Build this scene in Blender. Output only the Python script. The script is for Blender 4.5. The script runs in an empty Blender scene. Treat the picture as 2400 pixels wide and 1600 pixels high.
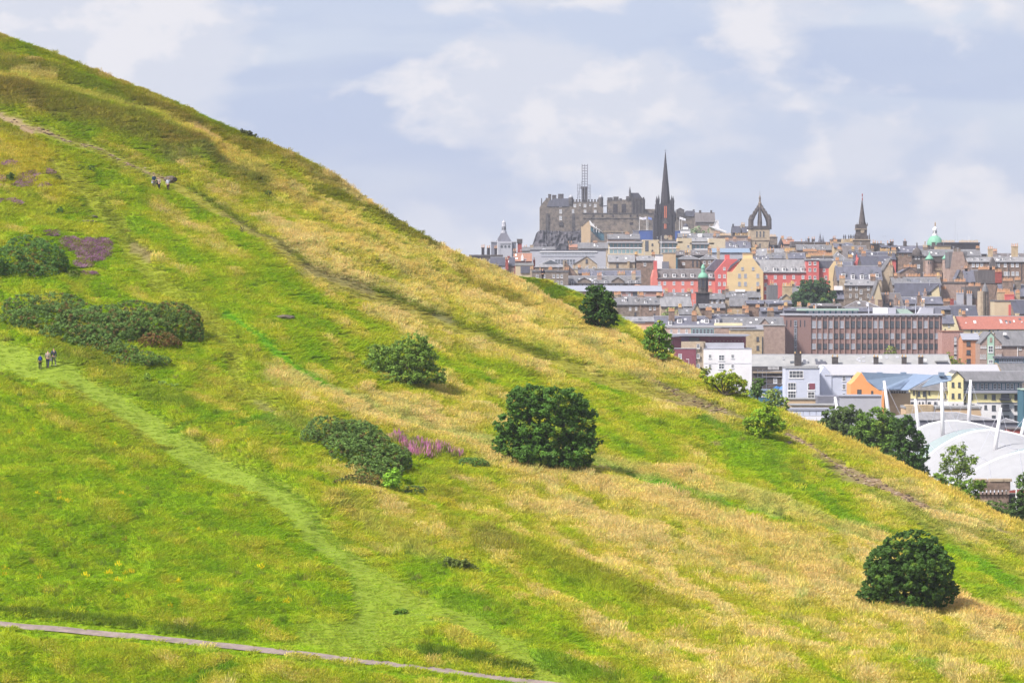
import bpy, bmesh, math, random
import numpy as np
from mathutils import Vector, Matrix

SC = bpy.context.scene
COL = SC.collection
R = math.radians

# ---------------------------------------------------------------- camera
F, CX, HZ, ZC = 7100.0, 1200.0, 690.0, 95.0      # focal length in photo pixels, centre column, horizon row, eye height
cam_d = bpy.data.cameras.new('camera')
cam = bpy.data.objects.new('camera', cam_d)
COL.objects.link(cam)
cam.location = (0, 0, ZC)
cam.rotation_euler = (R(90), 0, 0)
cam_d.sensor_width = 36.0
cam_d.lens = 36.0 * F / 2400.0
cam_d.shift_y = -(800.0 - HZ) / 2400.0
cam_d.clip_start = 1.0
cam_d.clip_end = 20000.0
SC.camera = cam

# ---------------------------------------------------------------- sky
SUN_EL, SUN_AZ = 50.0, -126.0      # azimuth measured from +Y towards +X: the sun stands to the left and slightly behind the camera
world = bpy.data.worlds.new('World')
SC.world = world
world.use_nodes = True
wt = world.node_tree
wt.nodes.clear()
def wn(t, **kw):
    n = wt.nodes.new(t)
    for k, v in kw.items():
        setattr(n, k, v)
    return n
def wmix(a, b, f):
    m = wn('ShaderNodeMix', data_type='RGBA')
    for s, v in ((6, a), (7, b), (0, f)):
        if hasattr(v, 'is_output'):
            wt.links.new(v, m.inputs[s])
        else:
            m.inputs[s].default_value = v
    return m.outputs[2]
def lin(c):
    return tuple((v / 255.0 / 12.92) if v <= 10 else ((v / 255.0 + 0.055) / 1.055) ** 2.4 for v in c)
sky = wn('ShaderNodeTexSky', sky_type='NISHITA')
sky.sun_disc = False
sky.sun_elevation = R(SUN_EL)
sky.sun_rotation = R(SUN_AZ)
sky.air_density = 1.0
sky.dust_density = 1.6
tc = wn('ShaderNodeTexCoord')
def wnoise(scale, zs, off, detail, rough, dist=0.0):
    m = wn('ShaderNodeMapping')
    m.inputs['Location'].default_value = off
    m.inputs['Scale'].default_value = (scale, scale, scale * zs)
    wt.links.new(tc.outputs['Generated'], m.inputs['Vector'])
    n = wn('ShaderNodeTexNoise')
    n.inputs['Scale'].default_value = 1.0
    n.inputs['Detail'].default_value = detail
    n.inputs['Roughness'].default_value = rough
    n.inputs['Distortion'].default_value = dist
    wt.links.new(m.outputs['Vector'], n.inputs['Vector'])
    return n.outputs['Fac']
def wramp(v, stops):
    r = wn('ShaderNodeValToRGB')
    r.color_ramp.interpolation = 'EASE'
    while len(r.color_ramp.elements) < len(stops):
        r.color_ramp.elements.new(0.5)
    for e, (p, c) in zip(r.color_ramp.elements, stops):
        e.position = p
        e.color = (c, c, c, 1) if not isinstance(c, tuple) else c + (1,)
    wt.links.new(v, r.inputs['Fac'])
    return r.outputs['Color']
SKY_K = 0.48
def wc(c):
    return tuple(v * SKY_K for v in lin(c)) + (1,)
base_mask = wramp(wnoise(7.0, 3.2, (3.1, 0.7, 0.35), 3, 0.5), [(0.38, 0.0), (0.60, 1.0)])       # pale veil over blue
bank_mask = wramp(wnoise(13.0, 1.9, (2.2, 9.1, 3.7), 9, 0.52, 0.12), [(0.45, 0.0), (0.545, 1.0)])     # cumulus banks
puff_mask = wramp(wnoise(30.0, 1.6, (8.3, 2.2, 5.1), 9, 0.54, 0.15), [(0.47, 0.0), (0.58, 1.0)])      # their sunlit heads
grey_mask = wramp(wnoise(6.0, 6.5, (8.2, 1.4, 3.8), 7, 0.52, 0.3), [(0.44, 0.0), (0.60, 1.0)])        # grey undersides
skys = wn('ShaderNodeMix', data_type='RGBA', blend_type='MULTIPLY')
skys.inputs[0].default_value = 1.0
wt.links.new(sky.outputs['Color'], skys.inputs[6])
skys.inputs[7].default_value = (0.10, 0.10, 0.10, 1)
def wmul(a, k):
    m = wn('ShaderNodeMath', operation='MULTIPLY'); m.inputs[1].default_value = k
    wt.links.new(a, m.inputs[0]); return m.outputs[0]
cloud = wmix(wc((203, 213, 238)), wc((217, 224, 241)), base_mask)
cloud = wmix(cloud, skys.outputs[2], 0.08)
cloud = wmix(cloud, wc((188, 202, 233)), wmul(grey_mask, .6))
cloud = wmix(cloud, wc((225, 229, 242)), wmul(bank_mask, .9))
pm = wn('ShaderNodeMath', operation='MULTIPLY')
wt.links.new(puff_mask, pm.inputs[0]); wt.links.new(bank_mask, pm.inputs[1])
cloud = wmix(cloud, wc((243, 242, 248)), wmul(pm.outputs[0], .9))
# the air brightens towards the horizon all round
sx = wn('ShaderNodeSeparateXYZ'); wt.links.new(tc.outputs['Generated'], sx.inputs[0])
mr = wn('ShaderNodeMapRange', interpolation_type='SMOOTHSTEP')
for k_, v_ in (('From Min', 0.0), ('From Max', 0.055), ('To Min', 0.6), ('To Max', 0.0)): mr.inputs[k_].default_value = v_
wt.links.new(sx.outputs['Z'], mr.inputs['Value'])
cloud = wmix(cloud, wc((229, 232, 243)), mr.outputs[0])
bg = wn('ShaderNodeBackground')
bg.inputs['Strength'].default_value = 1.0
wt.links.new(cloud, bg.inputs['Color'])
wo = wn('ShaderNodeOutputWorld')
wt.links.new(bg.outputs[0], wo.inputs['Surface'])

# ---------------------------------------------------------------- sun
sun_d = bpy.data.lights.new('sun', 'SUN')
sun_d.energy = 3.8
sun_d.angle = R(9.0)
sun_d.color = (1.0, 0.95, 0.86)
sun = bpy.data.objects.new('sun', sun_d)
COL.objects.link(sun)
sdir = Vector((math.sin(R(SUN_AZ)) * math.cos(R(SUN_EL)), math.cos(R(SUN_AZ)) * math.cos(R(SUN_EL)), math.sin(R(SUN_EL))))
sun.rotation_euler = sdir.to_track_quat('Z', 'Y').to_euler()
sun.location = (0, 0, 400)

SC.view_settings.view_transform = 'Standard'
SC.view_settings.look = 'None'
SC.view_settings.exposure = 1.0
SC.view_settings.gamma = 1.0
SC.view_settings.use_curve_mapping = False
SC.cycles.use_denoising = True
SC.cycles.max_bounces = 5
SC.cycles.diffuse_bounces = 2
SC.cycles.use_adaptive_sampling = True
SC.cycles.adaptive_threshold = 0.025
SC.cycles.glossy_bounces = 2
SC.cycles.transmission_bounces = 3
SC.cycles.transparent_max_bounces = 6
SC.cycles.volume_bounces = 0
SC.cycles.caustics_reflective = False
SC.cycles.caustics_refractive = False

# ---------------------------------------------------------------- helpers
def P(x, y, Y):
    """The point at distance Y that photo pixel (x, y) looks at."""
    return Vector(((x - CX) / F * Y, Y, ZC + (HZ - y) / F * Y))

def link(o, parent=None):
    COL.objects.link(o)
    if parent is not None:
        o.parent = parent
    return o

def tag(o, label=None, cat=None, group=None, kind=None):
    if label: o['label'] = label
    if cat: o['category'] = cat
    if group: o['group'] = group
    if kind: o['kind'] = kind
    return o

def empty(name, loc, rz=0.0, label=None, cat=None, group=None):
    o = bpy.data.objects.new(name, None)
    o.location = loc
    o.rotation_euler = (0, 0, rz)
    o.empty_display_size = 0.5
    link(o)
    return tag(o, label, cat, group)

class MB:
    """Collects faces; build() links them as one mesh object."""
    def __init__(self):
        self.v, self.f, self.m = [], [], []
    def face(self, pts, mi=0):
        n = len(self.v)
        self.v += [tuple(p) for p in pts]
        self.f.append(tuple(range(n, n + len(pts))))
        self.m.append(mi)
        return self
    def poly(self, vs, fs, mi=0):
        n = len(self.v)
        self.v += [tuple(p) for p in vs]
        for f in fs:
            self.f.append(tuple(n + i for i in f))
            self.m.append(mi)
        return self
    def box(self, x0, x1, y0, y1, z0, z1, mi=0, taper=0.0):
        t = taper
        vs = [(x0, y0, z0), (x1, y0, z0), (x1, y1, z0), (x0, y1, z0), (x0 + t, y0 + t, z1), (x1 - t, y0 + t, z1), (x1 - t, y1 - t, z1), (x0 + t, y1 - t, z1)]
        return self.poly(vs, [(0, 3, 2, 1), (4, 5, 6, 7), (0, 1, 5, 4), (1, 2, 6, 5), (2, 3, 7, 6), (3, 0, 4, 7)], mi)
    def lathe(self, cx, cy, prof, n=10, mi=0, rot=0.0, cap=True):
        """prof: (radius, z) from the bottom up."""
        b = len(self.v)
        for r, z in prof:
            for i in range(n):
                a = rot + 2 * math.pi * i / n
                self.v.append((cx + r * math.cos(a), cy + r * math.sin(a), z))
        for k in range(len(prof) - 1):
            for i in range(n):
                j = (i + 1) % n
                self.f.append((b + k * n + i, b + k * n + j, b + (k + 1) * n + j, b + (k + 1) * n + i)); self.m.append(mi)
        if cap:
            self.f.append(tuple(b + i for i in reversed(range(n)))); self.m.append(mi)
            t = b + (len(prof) - 1) * n
            self.f.append(tuple(t + i for i in range(n))); self.m.append(mi)
        return self
    def tube(self, pts, rad, n=6, mi=0):
        """A tube along pts; rad is one radius or one per point."""
        pts = [Vector(p) for p in pts]
        rs = rad if isinstance(rad, (list, tuple)) else [rad] * len(pts)
        b = len(self.v)
        for k, p in enumerate(pts):
            d = (pts[min(k + 1, len(pts) - 1)] - pts[max(k - 1, 0)])
            d = d.normalized() if d.length > 1e-6 else Vector((0, 0, 1))
            a = d.cross(Vector((0, 1, 0.13)))
            a = a.normalized() if a.length > 1e-4 else Vector((1, 0, 0))
            c = d.cross(a)
            for i in range(n):
                t = 2 * math.pi * i / n
                self.v.append(tuple(p + (a * math.cos(t) + c * math.sin(t)) * rs[k]))
        for k in range(len(pts) - 1):
            for i in range(n):
                j = (i + 1) % n
                self.f.append((b + k * n + i, b + k * n + j, b + (k + 1) * n + j, b + (k + 1) * n + i)); self.m.append(mi)
        self.f.append(tuple(b + i for i in reversed(range(n)))); self.m.append(mi)
        t = b + (len(pts) - 1) * n
        self.f.append(tuple(t + i for i in range(n))); self.m.append(mi)
        return self
    def prism(self, outline, y0, y1, mi=0):
        """outline: (x, z) points anticlockwise as seen from -Y; extruded from y0 to y1."""
        n = len(outline)
        vs = [(x, y0, z) for x, z in outline] + [(x, y1, z) for x, z in outline]
        fs = [tuple(range(n)), tuple(reversed(range(n, 2 * n)))]
        for i in range(n):
            j = (i + 1) % n
            fs.append((i, n + i, n + j, j))
        return self.poly(vs, fs, mi)
    def mesh(self, name, mats, smooth=False):
        me = bpy.data.meshes.new(name)
        me.from_pydata(self.v, [], self.f)
        for m in (mats if isinstance(mats, (list, tuple)) else [mats]):
            me.materials.append(m)
        if any(self.m):
            me.polygons.foreach_set('material_index', self.m)
        if smooth:
            me.polygons.foreach_set('use_smooth', [True] * len(self.f))
        me.update()
        return me
    def build(self, name, mats, parent=None, loc=None, smooth=False):
        o = bpy.data.objects.new(name, self.mesh(name, mats, smooth))
        if loc is not None:
            o.location = loc
        return link(o, parent)

# ---- materials
MATS = {}
def mat(key, col, rough=0.8, var=0.0, scale=1.0, bump=0.0, metal=0.0, col2=None, spec=0.3, stretch=None, detail=5, trans=0.0, lo=0.35, hi=0.65):
    """Principled surface; var or col2 mottle it with noise in object space."""
    if key in MATS:
        return MATS[key]
    m = bpy.data.materials.new(key)
    m.use_nodes = True
    nt = m.node_tree
    b = nt.nodes['Principled BSDF']
    b.inputs['Roughness'].default_value = rough
    b.inputs['Metallic'].default_value = metal
    b.inputs['Specular IOR Level'].default_value = spec
    c = tuple(col) + (1,)
    b.inputs['Base Color'].default_value = c
    if var > 0 or col2 is not None or bump > 0:
        t = nt.nodes.new('ShaderNodeTexCoord')
        mp = nt.nodes.new('ShaderNodeMapping')
        if stretch:
            mp.inputs['Scale'].default_value = stretch
        nt.links.new(t.outputs['Object'], mp.inputs['Vector'])
        n = nt.nodes.new('ShaderNodeTexNoise')
        n.inputs['Scale'].default_value = scale
        n.inputs['Detail'].default_value = detail
        n.inputs['Roughness'].default_value = 0.62
        nt.links.new(mp.outputs['Vector'], n.inputs['Vector'])
        if var > 0 or col2 is not None:
            r = nt.nodes.new('ShaderNodeValToRGB')
            r.color_ramp.elements[0].position = lo
            r.color_ramp.elements[1].position = hi
            a = tuple(v * (1 - var) for v in col) if col2 is None else tuple(col)
            z = tuple(min(1, v * (1 + var)) for v in col) if col2 is None else tuple(col2)
            r.color_ramp.elements[0].color = a + (1,)
            r.color_ramp.elements[1].color = z + (1,)
            nt.links.new(n.outputs['Fac'], r.inputs['Fac'])
            nt.links.new(r.outputs['Color'], b.inputs['Base Color'])
        if bump > 0:
            bp = nt.nodes.new('ShaderNodeBump')
            bp.inputs['Strength'].default_value = bump
            bp.inputs['Distance'].default_value = 0.1
            nt.links.new(n.outputs['Fac'], bp.inputs['Height'])
            nt.links.new(bp.outputs['Normal'], b.inputs['Normal'])
    MATS[key] = m
    return m

ALB = 0.50       # photo colour (linear) to surface albedo under this light
def A(c, k=ALB):
    return tuple(min(0.85, v * k) for v in lin(c))

# ---- smooth value noise
def _hash(ix, iy, seed):
    h = (ix.astype(np.int64) * 374761393 + iy.astype(np.int64) * 668265263 + seed * 1442695041) & 0xFFFFFFFF
    h = ((h ^ (h >> 13)) * 1274126177) & 0xFFFFFFFF
    return ((h ^ (h >> 16)) & 0xFFFFFF) / float(0xFFFFFF)
def vnoise(x, y, seed=0):
    ix, iy = np.floor(x), np.floor(y)
    fx, fy = x - ix, y - iy
    fx, fy = fx * fx * (3 - 2 * fx), fy * fy * (3 - 2 * fy)
    a, b = _hash(ix, iy, seed), _hash(ix + 1, iy, seed)
    c, d = _hash(ix, iy + 1, seed), _hash(ix + 1, iy + 1, seed)
    return (a + (b - a) * fx) * (1 - fy) + (c + (d - c) * fx) * fy
def fbm(x, y, seed=0, octs=4):
    s, a, t = 0.0, 1.0, 0.0
    for k in range(octs):
        s = s + a * vnoise(x * 2 ** k, y * 2 ** k, seed + 17 * k)
        t += a
        a *= 0.55
    return s / t
# ================================================================ the hillside
RIDGE = np.array([(-900, -250), (-300, -10), (0, 88), (60, 105), (120, 128), (180, 155), (250, 185), (320, 212), (400, 245), (470, 275), (530, 303), (600, 331), (660, 356), (720, 384),
    (790, 425), (830, 456), (880, 492), (930, 523), (980, 553), (1030, 581), (1080, 606), (1130, 622), (1180, 646), (1234, 676), (1278, 706), (1323, 725), (1371, 757),
    (1420, 780), (1480, 805), (1540, 832), (1580, 850), (1620, 872), (1650, 894), (1690, 914), (1754, 938), (1793, 956), (1851, 981), (1906, 1001), (1941, 1020), (1993, 1044), (2044, 1067),
    (2107, 1101), (2161, 1128), (2232, 1164), (2303, 1199), (2339, 1217), (2400, 1242), (2600, 1330), (3000, 1500), (3400, 1650)], float)
def ridge_y(x): return np.interp(x, RIDGE[:, 0], RIDGE[:, 1])
def ridge_Y(x): return np.interp(x, [-900, 0, 600, 1200, 1600, 2100, 2400, 3400], [410, 402, 384, 372, 352, 328, 316, 290])
def foot_Y(x): return np.interp(x, [-900, 0, 1200, 2400, 3400], [226, 226, 224, 220, 215])
def hill_Y(x, y):
    """Distance of the hillside at photo pixel (x, y)."""
    x = np.asarray(x, float); y = np.asarray(y, float)
    t = (1620.0 - y) / (1620.0 - ridge_y(x))
    y0, y1 = foot_Y(x), ridge_Y(x)
    up = y0 + (y1 - y0) * np.power(np.clip(t, 0, 1.3), 1.16)
    return np.where(t >= 0, up, y0 + t * 52.0)

def seg_dist(x, y, pts):
    """Distance in photo pixels to a polyline, and how far along it."""
    d = np.full(np.shape(x), 1e9); al = np.zeros(np.shape(x)); L = 0.0
    for (ax, ay), (bx, by) in zip(pts[:-1], pts[1:]):
        l2 = (bx - ax) ** 2 + (by - ay) ** 2
        t = np.clip(((x - ax) * (bx - ax) + (y - ay) * (by - ay)) / l2, 0, 1)
        dd = np.hypot(x - ax - t * (bx - ax), y - ay - t * (by - ay))
        al = np.where(dd < d, L + t * math.sqrt(l2), al)
        d = np.minimum(d, dd)
        L += math.sqrt(l2)
    return d, al

# banks and hollows of the slope: (line, half width px, height m)
BANKS = [
    ([(-100, 212), (100, 238), (220, 270), (330, 312), (400, 335), (480, 362)], 30, 1.6),
    ([(-100, 150), (120, 172), (260, 215), (420, 268), (560, 330)], 24, 1.1),
    ([(400, 470), (560, 545), (740, 655), (950, 742), (1180, 822), (1420, 892), (1660, 965)], 16, -0.22),
    ([(700, 560), (900, 650), (1100, 745), (1300, 800), (1480, 850)], 44, 0.2),
    ([(600, 420), (760, 520), (900, 590), (1060, 660)], 30, 0.9),
    ([(1060, 640), (1160, 690), (1260, 735)], 24, -0.9),
    ([(1120, 1275), (1300, 1340), (1450, 1400), (1620, 1440)], 34, 0.9),
    ([(900, 1300), (1150, 1360), (1400, 1440), (1700, 1530)], 30, -0.4),
    ([(-100, 828), (130, 880), (260, 945), (400, 1025), (560, 1105), (700, 1195), (790, 1285), (845, 1350), (850, 1440)], 34, -0.2),
    ([(-50, 1440), (200, 1452), (560, 1488)], 10, 0.25),
    ([(940, 1515), (1080, 1545), (1230, 1572)], 10, 0.25),
    ([(530, 735), (640, 830), (800, 920), (960, 990), (1130, 1050), (1400, 1095), (1650, 1170), (1800, 1212), (2030, 1275)], 10, -0.25),
    ([(1730, 1060), (1830, 1130), (1950, 1210), (2100, 1260), (2250, 1330), (2450, 1430)], 14, -0.25),
    ([(180, 430), (300, 580), (390, 680), (470, 740), (540, 830), (570, 920), (640, 965)], 20, -0.4),
    ([(700, 1120), (900, 1200), (1060, 1260)], 50, 0.7),
]
GRAVEL = [(-260, 1440), (-60, 1461), (0, 1467), (150, 1479), (300, 1493), (450, 1507), (600, 1523), (750, 1540), (900, 1557), (1060, 1577), (1230, 1599), (1420, 1625), (1640, 1655)]
def hill_bump(x, y):
    Y = hill_Y(x, y)
    wx, wy = (x - CX) / F * Y, Y
    h = (fbm(wx / 14, wy / 14, 3) - 0.5) * 1.7 + (fbm(wx / 3.5, wy / 3.5, 9) - 0.5) * 0.55
    h = h + np.clip(1.0 - np.abs(fbm(wx / 9, wy / 14, 21, 2) - 0.5) * 9, 0, 1) * 0.35
    for pts, w, a in BANKS:
        d, _ = seg_dist(x, y, pts)
        h = h + a * np.exp(-(d / w) ** 2) * 0.75
    edge = np.clip((y - ridge_y(x)) / 40.0, 0.25, 1)
    dg, _ = seg_dist(x, y, GRAVEL)
    edge = edge * np.clip((dg - 8) / 60.0, 0.12, 1)
    return h * edge * np.clip((2200 - y) / 500, 0, 1)

def hill_point(x, y, dz=0.0):
    xx, yy = np.array([float(x)]), np.array([float(y)])
    Y = float(hill_Y(xx, yy)[0])
    p = P(x, y, Y)
    p.z += float(hill_bump(xx, yy)[0]) + dz
    return p

# ---- what grows where: colours as the photo shows them, laid out along the slope
def G(c, k=None):
    r, g, b = A(c, 0.98)
    if k is None:        # green growth, straw or bare earth
        k = (1.28, .95, .6) if c[1] > c[0] + 8 else ((1.0, 1.04, .95) if c[2] > 95 and c[1] < 160 else (1.08, 1.26, 1.3))
    return (min(.85, r * k[0]), min(.85, g * k[1]), b * k[2])
GOLD = np.array([(100, 130, .55), (30, 190, .75), (300, 235, .55), (250, 290, .35), (450, 310, .6), (150, 330, .25), (60, 380, .6), (60, 480, .4), (250, 470, .2), (400, 480, .35), (560, 340, .55),
    (700, 430, .75), (560, 420, .7), (640, 480, .8), (800, 540, .95), (900, 590, .95), (700, 560, .9), (1000, 640, .98), (1100, 680, 1.), (1000, 730, .9), (1250, 770, 1.), (1400, 830, 1.), (1520, 870, .9), (1640, 920, .8),
    (600, 640, .42), (700, 700, .35), (560, 620, .5), (800, 720, .5), (900, 760, .6), (1000, 800, .6), (600, 760, .25), (700, 800, .22), (830, 860, .3), (1080, 900, .45), (1200, 880, .5), (1300, 900, .35), (1450, 900, .28),
    (1400, 960, .18), (1500, 1000, .35), (1550, 1050, .45), (1450, 1100, .7), (1600, 1130, .75), (1700, 1050, .25), (1800, 1050, .3), (1900, 1120, .6), (2000, 1080, .75), (1950, 1200, .6), (2150, 1150, .8), (2350, 1240, .85), (2250, 1260, .7),
    (650, 880, .75), (780, 920, .9), (900, 960, .95), (1000, 1010, .9), (1120, 1060, .85), (250, 720, .2), (100, 660, .3), (400, 900, .3), (480, 950, .25), (330, 850, .3), (560, 960, .35),
    (100, 1000, .22), (250, 1050, .25), (100, 1200, .12), (350, 1150, .15), (300, 1300, .12), (550, 1250, .2), (600, 1400, .14), (150, 1400, .15), (760, 1400, .15), (700, 1080, .4), (860, 1230, .5), (900, 1180, .5),
    (1000, 1150, .6), (1150, 1140, .75), (1300, 1180, .85), (1100, 1220, .6), (1250, 1280, .6), (1500, 1230, .9), (1450, 1320, .85), (1700, 1280, .95), (1650, 1390, .85), (1900, 1360, .95), (1850, 1450, .75), (2050, 1480, .85), (2300, 1440, .9), (2350, 1380, .6), (2330, 1320, .3),
    (1150, 1350, .55), (1300, 1400, .5), (1400, 1470, .6), (1600, 1500, .55), (1750, 1550, .75), (2000, 1560, .65), (2200, 1570, .65), (1100, 1440, .12), (1000, 1380, .15), (950, 1480, .15), (1300, 1540, .2), (1500, 1570, .4),
    (200, 1540, .4), (450, 1580, .6), (700, 1570, .45), (60, 1580, .3)], float)
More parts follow.
